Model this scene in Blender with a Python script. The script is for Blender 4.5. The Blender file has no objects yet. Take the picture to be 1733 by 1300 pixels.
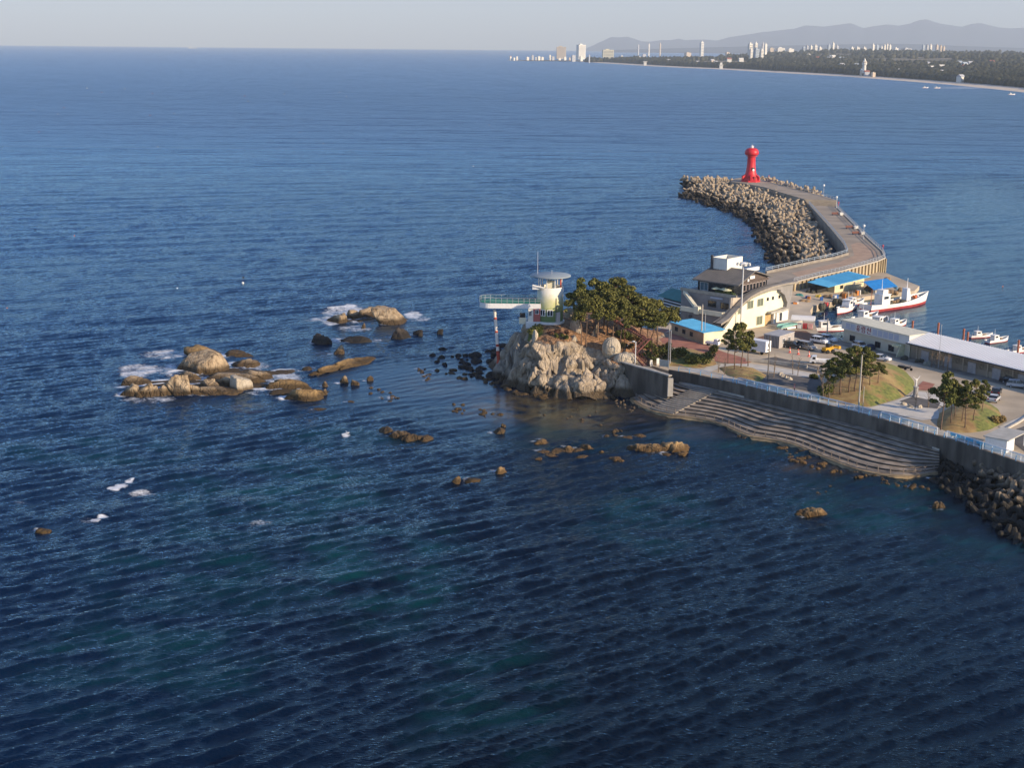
import bpy, math, random
import numpy as np
from mathutils import Vector, Matrix
rnd = random.Random(7)
nrs = np.random.RandomState(11)
scn = bpy.context.scene
COL = scn.collection
# ------------------------------------------------------------------ camera, world, sun, exposure
F, H, ROLL = 2400.0, 75.0, math.radians(-0.53)      # focal length in photo pixels, camera height, roll
P = math.atan((650 - 78.4) / F)                      # pitch below the horizontal
cam = bpy.data.cameras.new('camera'); camo = bpy.data.objects.new('camera', cam); COL.objects.link(camo)
cam.sensor_width = 36; cam.lens = 36 * F / 1733; cam.clip_start = 1; cam.clip_end = 90000
camo.location = (0, 0, H)
camo.rotation_euler = (Matrix.Rotation(math.pi / 2 - P, 3, 'X') @ Matrix.Rotation(-ROLL, 3, 'Z')).to_euler()
scn.camera = camo
SUN_EL, SUN_AZ = math.radians(19), math.radians(121)  # azimuth clockwise from +Y
SUNV = Vector((math.sin(SUN_AZ) * math.cos(SUN_EL), math.cos(SUN_AZ) * math.cos(SUN_EL), math.sin(SUN_EL)))
wd = bpy.data.worlds.new('World'); scn.world = wd; wd.use_nodes = True
nt = wd.node_tree; sky = nt.nodes.new('ShaderNodeTexSky'); sky.sky_type = 'NISHITA'; sky.sun_disc = False
sky.sun_elevation = SUN_EL; sky.sun_rotation = SUN_AZ; sky.altitude = 0
sky.air_density = 1.0; sky.dust_density = 0.4; sky.ozone_density = 4.0
nt.nodes['Background'].inputs[1].default_value = 0.128
wb = nt.nodes.new('ShaderNodeMix'); wb.data_type = 'RGBA'; wb.blend_type = 'MULTIPLY'; wb.inputs[0].default_value = 1; wb.inputs[7].default_value = (.96, .97, 1.11, 1)
nt.links.new(sky.outputs[0], wb.inputs[6]); nt.links.new(wb.outputs[2], nt.nodes['Background'].inputs[0])
sl = bpy.data.lights.new('sun', 'SUN'); sl.energy = 5.0; sl.angle = math.radians(0.5); sl.color = (1, 0.80, 0.56)
so = bpy.data.objects.new('sun', sl); COL.objects.link(so); so.location = (200, -100, 200)
so.rotation_euler = SUNV.to_track_quat('Z', 'Y').to_euler()
vs = scn.view_settings; vs.view_transform = 'Standard'; vs.look = 'None'; vs.exposure = 0.6; vs.gamma = 1; vs.use_curve_mapping = False
scn.cycles.volume_bounces = 0; scn.cycles.max_bounces = 6; scn.cycles.diffuse_bounces = 2; scn.cycles.glossy_bounces = 2
# ------------------------------------------------------------------ photo pixel -> place on the ground
def ray(u, v):
    x = (u - 866.5) / F; y = (650 - v) / F
    c, s = math.cos(-ROLL), math.sin(-ROLL)
    xr, yr = x * c - y * s, x * s + y * c
    return Vector((xr, math.cos(P) + yr * math.sin(P), -math.sin(P) + yr * math.cos(P)))
CAMP = Vector((0, 0, H))
def G(u, v, z=0.0):                       # where the ray meets the level z
    d = ray(u, v); return CAMP + d * ((z - H) / d.z)
def atY(u, v, y):                         # where it meets the depth y
    d = ray(u, v); return CAMP + d * (y / d.y)
def zl(x, y): return max(1.3, 5.5 - 0.033 * ((x - 36) * .78 + (y - 299) * .62))    # gently sloping land
def GL(u, v, dz=0.0):
    d = ray(u, v); a = Vector((-0.033 * .78, -0.033 * .62)); c0 = 5.5 + 0.033 * (36 * .78 + 299 * .62) + dz
    t = (c0 - H) / (d.z - a.x * d.x - a.y * d.y); p = CAMP + d * t
    return p if p.z > 1.3 + dz else G(u, v, 1.3 + dz)
def onplane(u, v, o, e):                  # on the vertical plane through o along e -> (distance along e, height)
    d = ray(u, v); n = Vector((e.y, -e.x, 0)); t = (o - CAMP).dot(n) / d.dot(n); p = CAMP + d * t
    return ((p - o).dot(e), p.z)
# ------------------------------------------------------------------ helpers
def tag(o, label=None, cat=None, group=None, kind=None):
    if label: o['label'] = label
    if cat: o['category'] = cat
    if group: o['group'] = group
    if kind: o['kind'] = kind
    return o
def thing(name, label, cat, loc=(0, 0, 0), rz=0.0, group=None):
    o = bpy.data.objects.new(name, None); COL.objects.link(o); o.location = loc; o.rotation_euler = (0, 0, rz)
    o.empty_display_size = .5
    return tag(o, label, cat, group)
def copy_tree(o, parent=None):
    c = o.copy(); COL.objects.link(c); c.parent = parent
    for ch in KIDS.get(o.name, []): copy_tree(ch, c)
    return c
KIDS = {}
def link_mesh(name, me, parent=None):
    o = bpy.data.objects.new(name, me); COL.objects.link(o)
    if parent is not None: o.parent = parent; KIDS.setdefault(parent.name, []).append(o)
    return o
class MB:
    def __init__(s): s.v = []; s.f = []; s.m = []; s.cur = 0
    def add(s, vs, fs):
        b = len(s.v); s.v += [tuple(p) for p in vs]; s.f += [tuple(b + i for i in f) for f in fs]; s.m += [s.cur] * len(fs); return s
    def box(s, x0, x1, y0, y1, z0, z1):
        return s.add([(x0,y0,z0),(x1,y0,z0),(x1,y1,z0),(x0,y1,z0),(x0,y0,z1),(x1,y0,z1),(x1,y1,z1),(x0,y1,z1)],
                     [(3,2,1,0),(4,5,6,7),(0,1,5,4),(1,2,6,5),(2,3,7,6),(3,0,4,7)])
    def obox(s, c, ax, ay, az):               # centre, three half-axis vectors
        c, ax, ay, az = map(Vector, (c, ax, ay, az)); q = []
        for k in (-1, 1):
            for i, j in ((-1,-1),(1,-1),(1,1),(-1,1)): q.append(c + ax*i + ay*j + az*k)
        return s.add(q, [(3,2,1,0),(4,5,6,7),(0,1,5,4),(1,2,6,5),(2,3,7,6),(3,0,4,7)])
    def bar(s, p, q, w, h=None):              # square bar from p to q
        p, q = Vector(p), Vector(q); d = q - p; h = h or w
        up = Vector((0, 0, 1)) if abs(d.normalized().z) < .95 else Vector((1, 0, 0))
        a = d.cross(up).normalized(); b = a.cross(d).normalized()
        return s.obox((p + q) / 2, d / 2, a * w / 2, b * h / 2)
    def tube(s, pts, rs, n=8, cap=True):
        pts = [Vector(p) for p in pts]
        if not isinstance(rs, (list, tuple)): rs = [rs] * len(pts)
        q = []; N = len(pts)
        for i, p in enumerate(pts):
            d = (pts[min(i + 1, N - 1)] - pts[max(i - 1, 0)]).normalized()
            up = Vector((0, 0, 1)) if abs(d.z) < .9 else Vector((1, 0, 0))
            a = d.cross(up).normalized(); b = a.cross(d)
            for k in range(n):
                t = 2 * math.pi * k / n; q.append(p + (a * math.cos(t) + b * math.sin(t)) * rs[i])
        fs = [(i*n+k, i*n+(k+1)%n, (i+1)*n+(k+1)%n, (i+1)*n+k) for i in range(N-1) for k in range(n)]
        if cap: fs += [tuple(range(n))[::-1], tuple((N-1)*n + k for k in range(n))]
        return s.add(q, [f[::-1] for f in fs])
    def lathe(s, prof, n=20, c=(0, 0, 0), cap=True):     # profile (r, z)
        q = [(c[0] + r*math.cos(2*math.pi*k/n), c[1] + r*math.sin(2*math.pi*k/n), c[2] + z) for r, z in prof for k in range(n)]
        N = len(prof); fs = [(i*n+k, i*n+(k+1)%n, (i+1)*n+(k+1)%n, (i+1)*n+k) for i in range(N-1) for k in range(n)]
        if cap: fs += [tuple(range(n))[::-1], tuple((N-1)*n + k for k in range(n))]
        return s.add(q, fs)
    def prism(s, poly, ext):                  # polygon of 3D points extruded by vector ext
        poly = [Vector(p) for p in poly]; e = Vector(ext); n = len(poly)
        nrm = Vector((0, 0, 0))
        for i in range(n): nrm += poly[i].cross(poly[(i + 1) % n])
        if nrm.dot(e) > 0: poly = poly[::-1]
        return s.add(poly + [p + e for p in poly], [tuple(range(n)), tuple(range(2*n-1, n-1, -1))] +
                     [((i+1) % n, i, n+i, n+(i+1) % n) for i in range(n)])
    def ball(s, c, r, nu=10, nv=6):
        r = r if isinstance(r, (tuple, list)) else (r, r, r)
        q = [(c[0], c[1], c[2] - r[2])]
        for j in range(1, nv):
            t = -math.pi/2 + math.pi*j/nv
            for k in range(nu):
                a = 2*math.pi*k/nu; q.append((c[0]+r[0]*math.cos(t)*math.cos(a), c[1]+r[1]*math.cos(t)*math.sin(a), c[2]+r[2]*math.sin(t)))
        q.append((c[0], c[1], c[2] + r[2])); fs = []
        for k in range(nu): fs.append((0, 1+(k+1) % nu, 1+k))
        for j in range(nv-2):
            for k in range(nu): fs.append((1+j*nu+k, 1+j*nu+(k+1) % nu, 1+(j+1)*nu+(k+1) % nu, 1+(j+1)*nu+k))
        l = len(q)-1
        for k in range(nu): fs.append((1+(nv-2)*nu+k, 1+(nv-2)*nu+(k+1) % nu, l))
        return s.add(q, fs)
    def mesh(s, name, m, smooth=False):
        me = bpy.data.meshes.new(name); me.from_pydata(s.v, [], s.f)
        for x in (m if isinstance(m, (list, tuple)) else [m]): me.materials.append(x)
        if isinstance(m, (list, tuple)): me.polygons.foreach_set('material_index', s.m)
        if smooth: me.polygons.foreach_set('use_smooth', [True] * len(me.polygons))
        me.update(); return me
    def build(s, name, m, parent=None, smooth=False): return link_mesh(name, s.mesh(name, m, smooth), parent)
def npmesh(name, v, f, m, smooth=False):      # numpy verts (n,3), faces (m,k)
    me = bpy.data.meshes.new(name); n, k = f.shape
    me.vertices.add(len(v)); me.vertices.foreach_set('co', np.ascontiguousarray(v, np.float32).ravel())
    me.loops.add(n * k); me.loops.foreach_set('vertex_index', np.ascontiguousarray(f, np.int32).ravel())
    me.polygons.add(n); me.polygons.foreach_set('loop_start', np.arange(0, n * k, k, dtype=np.int32))
    me.update(calc_edges=True); me.materials.append(m)
    if smooth: me.polygons.foreach_set('use_smooth', np.ones(n, bool))
    return me
# ------------------------------------------------------------------ value noise for shaping
_T = nrs.rand(64, 64, 64).astype(np.float32)
def vnoise(p):
    i = np.floor(p).astype(int); f = p - i; f = f * f * (3 - 2 * f); i &= 63; j = (i + 1) & 63
    x0, y0, z0 = i.T; x1, y1, z1 = j.T; fx, fy, fz = f.T
    a = _T[x0,y0,z0]*(1-fx) + _T[x1,y0,z0]*fx; b = _T[x0,y1,z0]*(1-fx) + _T[x1,y1,z0]*fx
    c = _T[x0,y0,z1]*(1-fx) + _T[x1,y0,z1]*fx; d = _T[x0,y1,z1]*(1-fx) + _T[x1,y1,z1]*fx
    return (a*(1-fy) + b*fy)*(1-fz) + (c*(1-fy) + d*fy)*fz
def fbm(p, oct=4):
    r = 0; a = .5
    for k in range(oct): r = r + a * (vnoise(p * 2**k + 13.7*k) - .5) * 2; a *= .5
    return r
def ridged(p, oct=4):
    r = 0; a = .5
    for k in range(oct): r = r + a * (1 - np.abs(vnoise(p * 2**k + 7.1*k) - .5) * 4); a *= .5
    return r
# ------------------------------------------------------------------ materials
MATS = {}
def nodes_of(name):
    m = bpy.data.materials.new(name); m.use_nodes = True; t = m.node_tree; return m, t, t.nodes['Principled BSDF']
def mat(name, col, rough=.7, col2=None, scale=1.0, bump=0.0, bscale=None, metal=0.0, spec=.4, detail=5, coord='Object', contrast=(.35, .65), stretch=(1, 1, 1)):
    if name in MATS: return MATS[name]
    m, t, b = nodes_of(name); N, L = t.nodes, t.links
    b.inputs['Roughness'].default_value = rough; b.inputs['Metallic'].default_value = metal; b.inputs['Specular IOR Level'].default_value = spec
    if col2 is None: col2 = tuple(c * .78 for c in col)
    tc = N.new('ShaderNodeTexCoord'); mp = N.new('ShaderNodeMapping'); L.new(tc.outputs[coord], mp.inputs[0]); mp.inputs['Scale'].default_value = stretch
    n = N.new('ShaderNodeTexNoise'); n.inputs['Scale'].default_value = scale; n.inputs['Detail'].default_value = detail; L.new(mp.outputs[0], n.inputs['Vector'])
    r = N.new('ShaderNodeValToRGB'); L.new(n.outputs[0], r.inputs[0])
    r.color_ramp.elements[0].position, r.color_ramp.elements[1].position = contrast
    r.color_ramp.elements[0].color = (*col2, 1); r.color_ramp.elements[1].color = (*col, 1)
    L.new(r.outputs[0], b.inputs['Base Color'])
    if bump:
        n2 = N.new('ShaderNodeTexNoise'); n2.inputs['Scale'].default_value = bscale or scale * 4; n2.inputs['Detail'].default_value = 6; L.new(mp.outputs[0], n2.inputs['Vector'])
        bp = N.new('ShaderNodeBump'); bp.inputs['Strength'].default_value = 1; bp.inputs['Distance'].default_value = bump
        L.new(n2.outputs[0], bp.inputs['Height']); L.new(bp.outputs[0], b.inputs['Normal'])
    MATS[name] = m; return m
def flat(name, col, rough=.6, metal=0.0, spec=.4): return mat(name, col, rough, tuple(c * .9 for c in col), 2.0, metal=metal, spec=spec)
# ------------------------------------------------------------------ sea
def sea_material():
    m, t, b = nodes_of('sea_water'); N, L = t.nodes, t.links
    at = N.new('ShaderNodeAttribute'); at.attribute_name = 'tint'; sp = N.new('ShaderNodeSeparateColor'); L.new(at.outputs['Color'], sp.inputs[0])
    ge = N.new('ShaderNodeNewGeometry')
    def noise(scale, detail=3, stretch=(1, 1, 1), rot=0.0, rough=.5):
        mp = N.new('ShaderNodeMapping'); L.new(ge.outputs['Position'], mp.inputs[0]); mp.inputs['Rotation'].default_value = (0, 0, rot); mp.inputs['Scale'].default_value = stretch
        n = N.new('ShaderNodeTexNoise'); n.inputs['Scale'].default_value = scale; n.inputs['Detail'].default_value = detail; n.inputs['Roughness'].default_value = rough
        L.new(mp.outputs[0], n.inputs['Vector']); return n.outputs[0]
    def mix(f, a, c):
        x = N.new('ShaderNodeMix'); x.data_type = 'RGBA'
        for s, k in ((f, 0), (a, 6), (c, 7)):
            if hasattr(s, 'links'): L.new(s, x.inputs[k])
            else: x.inputs[k].default_value = s if k == 0 else (*s, 1)
        return x.outputs[2]
    def math_(op, a, c=0.0, clamp=False):
        x = N.new('ShaderNodeMath'); x.operation = op; x.use_clamp = clamp
        for s, k in ((a, 0), (c, 1)):
            if hasattr(s, 'links'): L.new(s, x.inputs[k])
            else: x.inputs[k].default_value = s
        return x.outputs[0]
    def ramp(s, lo, hi):
        x = N.new('ShaderNodeMapRange'); x.interpolation_type = 'SMOOTHSTEP'; L.new(s, x.inputs[0]); x.inputs[1].default_value = lo; x.inputs[2].default_value = hi; return x.outputs[0]
    big = noise(.012, 3, (1, .6, 1), .5)
    tn = N.new('ShaderNodeAttribute'); tn.attribute_name = 'tone'
    deep = mix(math_('ADD', tn.outputs['Fac'], math_('MULTIPLY', math_('SUBTRACT', big, .5), .5), True), WATER_NEAR, WATER_FAR)
    teal = math_('MULTIPLY', sp.outputs[1], ramp(noise(.09, 6, (1, 1.5, 1), .4), .36, .66))
    c = mix(teal, deep, TEAL)
    brown = math_('MULTIPLY', sp.outputs[0], ramp(noise(.25, 5), .28, .6))
    c = mix(brown, c, SHALLOW)
    fn = math_('ADD', math_('MULTIPLY', noise(.2, 4, (1, 1.6, 1), .5), .35), math_('MULTIPLY', noise(1.0, 9, (1, 1.5, 1), .5, .8), .65)); fo = math_('ADD', fn, math_('MULTIPLY', sp.outputs[2], .56)); foam = math_('MULTIPLY', ramp(fo, .68, .90), .9)
    foam = math_('MULTIPLY', foam, ramp(sp.outputs[2], .02, .25))
    c = mix(foam, c, (.78, .80, .82))
    df = N.new('ShaderNodeBsdfDiffuse'); gl = N.new('ShaderNodeBsdfGlossy'); gl.inputs['Color'].default_value = (.64, .88, 1.0, 1); fr = N.new('ShaderNodeFresnel'); fr.inputs['IOR'].default_value = 1.235; ms = N.new('ShaderNodeMixShader')
    L.new(c, df.inputs['Color']); L.new(math_('MULTIPLY', fr.outputs[0], math_('SUBTRACT', 1.0, foam)), ms.inputs[0]); L.new(df.outputs[0], ms.inputs[1]); L.new(gl.outputs[0], ms.inputs[2]); L.new(ms.outputs[0], N['Material Output'].inputs['Surface'])
    ro = N.new('ShaderNodeMix'); L.new(foam, ro.inputs[0]); ro.inputs[2].default_value = .12; ro.inputs[3].default_value = .8; L.new(ro.outputs[0], gl.inputs['Roughness'])
    hs = None
    for sc, dt, st, rt, am in ((.5, 3, (1, 2.4, 1), .62, .09), (1.5, 4, (1, 2.4, 1), .62, .12), (4.6, 4, (1, 1.9, 1), .62, .032)):
        x = math_('MULTIPLY', noise(sc, dt, st, -rt), am); hs = x if hs is None else math_('ADD', hs, x)
    calm = N.new('ShaderNodeMapRange'); L.new(at.outputs['Alpha'], calm.inputs[0]); calm.inputs[2].default_value = 3.0; calm.inputs[3].default_value = 0.16; calm.inputs[4].default_value = 3.0
    hs = math_('MULTIPLY', hs, calm.outputs[0])
    far = ramp(at.outputs['Alpha'], 1.02, 1.9)
    fb = math_('MULTIPLY', math_('ADD', math_('MULTIPLY', noise(.022, 4, (1, 2.6, 1), .35), 5.0), math_('MULTIPLY', noise(.006, 4, (1, 3.2, 1), .2), 12.0)), far)
    hs = math_('ADD', hs, fb)
    r2 = N.new('ShaderNodeMix'); L.new(far, r2.inputs[0]); r2.inputs[2].default_value = .10; r2.inputs[3].default_value = .36; L.new(r2.outputs[0], ro.inputs[2])
    bp = N.new('ShaderNodeBump'); bp.inputs['Strength'].default_value = 1; bp.inputs['Distance'].default_value = BUMPD; L.new(hs, bp.inputs['Height']); 
    for q in (df, gl, fr): L.new(bp.outputs[0], q.inputs['Normal'])
    N.remove(b); return m
WATER_NEAR, WATER_FAR, TEAL, SHALLOW, BUMPD = (.0005, .0025, .008), (.0015, .021, .078), (.002, .036, .043), (.075, .055, .028), 1.0
def blob(X, Y, lst, z=0.0):                    # soft patches given where they lie in the photo (u, v, half width, half height in pixels, strength)
    r = np.zeros_like(X)
    for u, v, hu, hv, k in lst:
        c = G(u, v, z); a = (G(u + hu, v, z) - c); bv = (G(u, v - hv, z) - c)
        M = np.linalg.inv(np.array([[a.x, bv.x], [a.y, bv.y]])); dx, dy = X - c.x, Y - c.y
        q = (M[0, 0]*dx + M[0, 1]*dy)**2 + (M[1, 0]*dx + M[1, 1]*dy)**2
        r = np.maximum(r, k * np.clip(1.35 - q, 0, 1) ** 1.2)
    return r
BROWN = [(900, 690, 130, 26, 1), (990, 700, 80, 30, .9), (760, 650, 100, 24, .35), (1090, 700, 60, 16, .5), (1180, 730, 90, 14, .35), (420, 690, 40, 10, .5), (680, 556, 50, 8, .5), (1420, 790, 120, 14, .4), (560, 600, 40, 9, .3)]
TEALS = [(480, 830, 210, 60, .8), (650, 960, 160, 90, .8), (330, 960, 200, 90, .55), (1090, 880, 130, 55, .6), (1480, 850, 170, 50, .7), (1650, 930, 110, 40, .5), (820, 1180, 150, 120, .45), (180, 760, 200, 30, .55), (600, 740, 120, 22, .5),
         (1330, 755, 160, 24, .6), (1000, 740, 200, 25, .4), (250, 1120, 240, 90, .55), (1500, 175, 260, 30, .9), (1250, 140, 220, 12, .9), (1690, 165, 120, 14, 1.0), (1050, 125, 140, 8, .7), (1640, 420, 110, 90, .35)]
FOAM = [(236, 626, 46, 12, .85), (280, 600, 52, 10, .8), (225, 634, 30, 8, 1), (250, 676, 60, 9, .7), (430, 618, 40, 9, .75), (478, 640, 42, 14, .85), (520, 625, 22, 8, .6), (585, 530, 52, 18, .85), (560, 543, 24, 9, .9), (592, 519, 14, 6, 1), (600, 556, 40, 7, .75),
        (700, 533, 20, 9, .95), (712, 540, 22, 6, .7), (636, 576, 16, 5, .6), (192, 827, 14, 4, 1.05), (205, 823, 14, 4, 1.05), (218, 817, 9, 4, 1.05), (224, 812, 4, 3, 1.2), (240, 834, 30, 7, .8), (160, 881, 14, 3, 1.1), (174, 876, 12, 4, 1.1), (150, 882, 20, 5, .7), (68, 896, 16, 4, 1.0), (440, 886, 30, 8, .6), (30, 850, 40, 4, .45), (110, 870, 30, 6, .4),
        (586, 737, 10, 4, .8), (838, 798, 16, 7, .7), (912, 745, 14, 6, .65), (1640, 835, 30, 7, .55), (1382, 826, 14, 5, .5), (1590, 862, 12, 4, .5), (1710, 890, 16, 6, .5), (1700, 890, 10, 4, .5), (395, 597, 20, 5, .6), (745, 600, 50, 6, .38), (700, 570, 40, 5, .4), (1146, 336, 10, 3, .6),
        (1500, 530, 60, 5, .0), (1430, 124, 130, 2, .7), (1640, 148, 100, 2, .75), (1320, 118, 60, 1.5, .6)]
CALM = [(760, 650, 250, 50, .9), (900, 700, 200, 40, .95), (1100, 720, 200, 30, .7), (1650, 430, 200, 130, .55), (1600, 520, 150, 60, .8)]
def build_sea():
    rows = np.concatenate([np.linspace(50, 125, 8)[:-1], np.geomspace(125, 1700, 1050), np.geomspace(1700, 31500, 90)[1:]])
    t = np.concatenate([np.linspace(-1.6, -.45, 24)[:-1], np.linspace(-.45, .45, 660), np.linspace(.45, 1.6, 24)[1:]])
    R, C = len(rows), len(t); X = rows[:, None] * t[None, :]; Y = np.repeat(rows[:, None], C, 1)
    damp = np.clip((1700 - Y) / 900, 0, 1); Z = np.zeros_like(X); DX = np.zeros_like(X); DY = np.zeros_like(X)
    calm = blob(X, Y, CALM); rs = np.random.RandomState(5)
    gust = fbm(np.stack([X.ravel()*.018, Y.ravel()*.011, np.zeros(X.size)], 1), 3).reshape(X.shape)
    for k in range(84):
        lam = .7 * (4.6/.7) ** (k / 77.0) if k < 78 else 9 + (k - 78)*2.6; th = math.radians(-53 + rs.normal(0, 10 if k % 5 else 45)) if k < 78 else math.radians(-74 + rs.normal(0, 12)); kx, ky = math.cos(th), math.sin(th)
        amp = .0066 * lam * (.5 + rs.rand()) * (.9 if lam < 1.6 else 1.0 if lam < 5.5 else .45); w = 2*math.pi/lam; ph = w*(X*kx + Y*ky) + rs.rand()*6.28
        lim = np.clip((lam - Y * .0022) / (lam * .6), 0, 1)
        a = amp * lim; s = np.sin(ph); Z += a*np.cos(ph); DX -= .34*a*kx*s; DY -= .34*a*ky*s
    g = (1 + .55*gust) * damp * (1 - .86*calm)
    X2, Y2, Z2 = X + DX*g, Y + DY*g, Z*g
    v = np.stack([X2, Y2, Z2], 2).reshape(-1, 3); i = np.arange(R*C).reshape(R, C)
    f = np.stack([i[:-1, :-1], i[:-1, 1:], i[1:, 1:], i[1:, :-1]], 2).reshape(-1, 4)
    me = npmesh('sea', v, f, sea_material(), True)
    tint = np.stack([blob(X, Y, BROWN), blob(X, Y, TEALS), blob(X, Y, FOAM)*.62, 1 - calm + 1.5*np.clip((Y - 420) / 1700, 0, 1)], 2).reshape(-1, 4)
    ca = me.color_attributes.new('tint', 'FLOAT_COLOR', 'POINT'); ca.data.foreach_set('color', tint.astype(np.float32).ravel())
    tone = np.clip((Y - 170) / 420, 0, 1) * .9 + np.clip(-X / (Y*.36 + 1), -.6, 1) * .22; ta = me.attributes.new('tone', 'FLOAT', 'POINT'); ta.data.foreach_set('value', np.clip(tone, 0, 1).astype(np.float32).ravel())  # near water darker, far bluer: change in sky reflection put into the colour
    o = link_mesh('sea', me); tag(o, kind='structure')
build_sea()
# ------------------------------------------------------------------ haze: one closed box of thin air round everything
def build_haze():
    m = bpy.data.materials.new('thin_air'); m.use_nodes = True; t = m.node_tree; t.nodes.remove(t.nodes['Principled BSDF'])
    v = t.nodes.new('ShaderNodeVolumePrincipled'); v.inputs['Color'].default_value = (.79, .90, 1, 1); v.inputs['Density'].default_value = HAZE; v.inputs['Anisotropy'].default_value = 0.0
    t.links.new(v.outputs[0], t.nodes['Material Output'].inputs['Volume'])
    o = MB().box(-60000, 60000, -2500, 46000, -90, 1700).build('haze', m); tag(o, kind='stuff')
HAZE = 4.2e-5
build_haze()
# ------------------------------------------------------------------ land: one sheet sloping gently from the promenade to the harbour quay
def rockmat(name, dry, dry2, wet, zwet=.7, bump=.12, scale=.8, streak=(1, 1, .35), contrast=(.33, .62)):
    m, t, b = nodes_of(name); N, L = t.nodes, t.links; b.inputs['Roughness'].default_value = .85; b.inputs['Specular IOR Level'].default_value = .25
    ge = N.new('ShaderNodeNewGeometry'); mp = N.new('ShaderNodeMapping'); L.new(ge.outputs['Position'], mp.inputs[0]); mp.inputs['Scale'].default_value = streak
    n = N.new('ShaderNodeTexNoise'); n.inputs['Scale'].default_value = scale; n.inputs['Detail'].default_value = 8; n.inputs['Roughness'].default_value = .62; L.new(mp.outputs[0], n.inputs['Vector'])
    r = N.new('ShaderNodeValToRGB'); L.new(n.outputs[0], r.inputs[0]); e = r.color_ramp.elements
    e[0].position, e[1].position = contrast; e[0].color = (*dry2, 1); e[1].color = (*dry, 1)
    sp = N.new('ShaderNodeSeparateXYZ'); L.new(ge.outputs['Position'], sp.inputs[0])
    ad = N.new('ShaderNodeMath'); ad.operation = 'MULTIPLY_ADD'; L.new(n.outputs[0], ad.inputs[0]); ad.inputs[1].default_value = -1.6; L.new(sp.outputs[2], ad.inputs[2])
    mr = N.new('ShaderNodeMapRange'); L.new(ad.outputs[0], mr.inputs[0]); mr.inputs[1].default_value = zwet - 1.1; mr.inputs[2].default_value = zwet - .25
    mx = N.new('ShaderNodeMix'); mx.data_type = 'RGBA'; L.new(mr.outputs[0], mx.inputs[0]); mx.inputs[6].default_value = (*wet, 1); L.new(r.outputs[0], mx.inputs[7])
    L.new(mx.outputs[2], b.inputs['Base Color'])
    v = N.new('ShaderNodeTexVoronoi'); v.feature = 'DISTANCE_TO_EDGE'; v.inputs['Scale'].default_value = .7; L.new(mp.outputs[0], v.inputs['Vector'])
    mv = N.new('ShaderNodeMapRange'); L.new(v.outputs[0], mv.inputs[0]); mv.inputs[2].default_value = .08
    n2 = N.new('ShaderNodeTexNoise'); n2.inputs['Scale'].default_value = 2.6; n2.inputs['Detail'].default_value = 9; L.new(ge.outputs['Position'], n2.inputs['Vector'])
    a2 = N.new('ShaderNodeMath'); a2.operation = 'MULTIPLY_ADD'; L.new(mv.outputs[0], a2.inputs[0]); a2.inputs[1].default_value = .5; L.new(n2.outputs[0], a2.inputs[2])
    bp = N.new('ShaderNodeBump'); bp.inputs['Distance'].default_value = bump * 2; L.new(a2.outputs[0], bp.inputs['Height']); L.new(bp.outputs[0], b.inputs['Normal'])
    MATS[name] = m; return m
R_TAN = rockmat('tan_granite', (.46, .345, .215), (.17, .12, .07), (.075, .05, .026), 1.1, .16, .9, contrast=(.36, .57))
R_GOLD = rockmat('golden_rock', (.50, .335, .155), (.24, .15, .07), (.10, .06, .025), .8)
R_PALE = rockmat('pale_granite', (.50, .43, .325), (.33, .275, .20), (.12, .085, .05))
R_BROWN = rockmat('brown_algae_rock', (.36, .235, .10), (.16, .10, .045), (.07, .045, .02), 1.0)
R_DARK = rockmat('dark_wet_rock', (.10, .078, .056), (.045, .036, .028), (.028, .024, .02), 1.3)
R_CLIFF = rockmat('cliff_granite', (.43, .35, .255), (.20, .158, .11), (.085, .062, .038), 1.6, .14)
CONC = mat('weathered_concrete', (.30, .265, .215), .9, (.19, .17, .145), .35, .02, 3.0, coord='Object')
CONC_L = mat('pale_concrete', (.50, .46, .39), .9, (.36, .33, .28), .5, .015, 3.0)
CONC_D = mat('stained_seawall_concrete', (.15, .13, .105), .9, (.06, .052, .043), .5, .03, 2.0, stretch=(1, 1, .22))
YARD = mat('yard_concrete', (.54, .44, .31), .92, (.36, .295, .21), .09, .01, 2.0)
BRICK = mat('red_paving', (.40, .17, .11), .9, (.29, .115, .075), .5, .01, 3.0)
WHITEPAVE = mat('white_paving', (.60, .56, .49), .9, (.48, .45, .39), .4)
ASPH = mat('asphalt', (.13, .12, .11), .95, (.085, .08, .075), .4, .01, 5.0)
def poly_sheet(name, pts, m, kind='structure', dz=0.0):
    o = MB().add([GL(u, v, dz) for u, v in pts], [tuple(range(len(pts)))]).build(name, m)
    me = o.data
    if me.polygons[0].normal.z < 0: me.flip_normals()
    return tag(o, kind=kind)
WALLTOP = [(1131.5, 626), (1168, 632), (1191.5, 637), (1244.6, 649), (1284, 658.5), (1330, 670), (1376, 680), (1430, 693), (1471.5, 704), (1517.7, 717), (1563.8, 731), (1610, 744.6), (1656, 759.7), (1702, 774.7), (1733, 785), (1830, 817), (1960, 862)]
WT = [G(u, v, 5.7) for u, v in WALLTOP]
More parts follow.
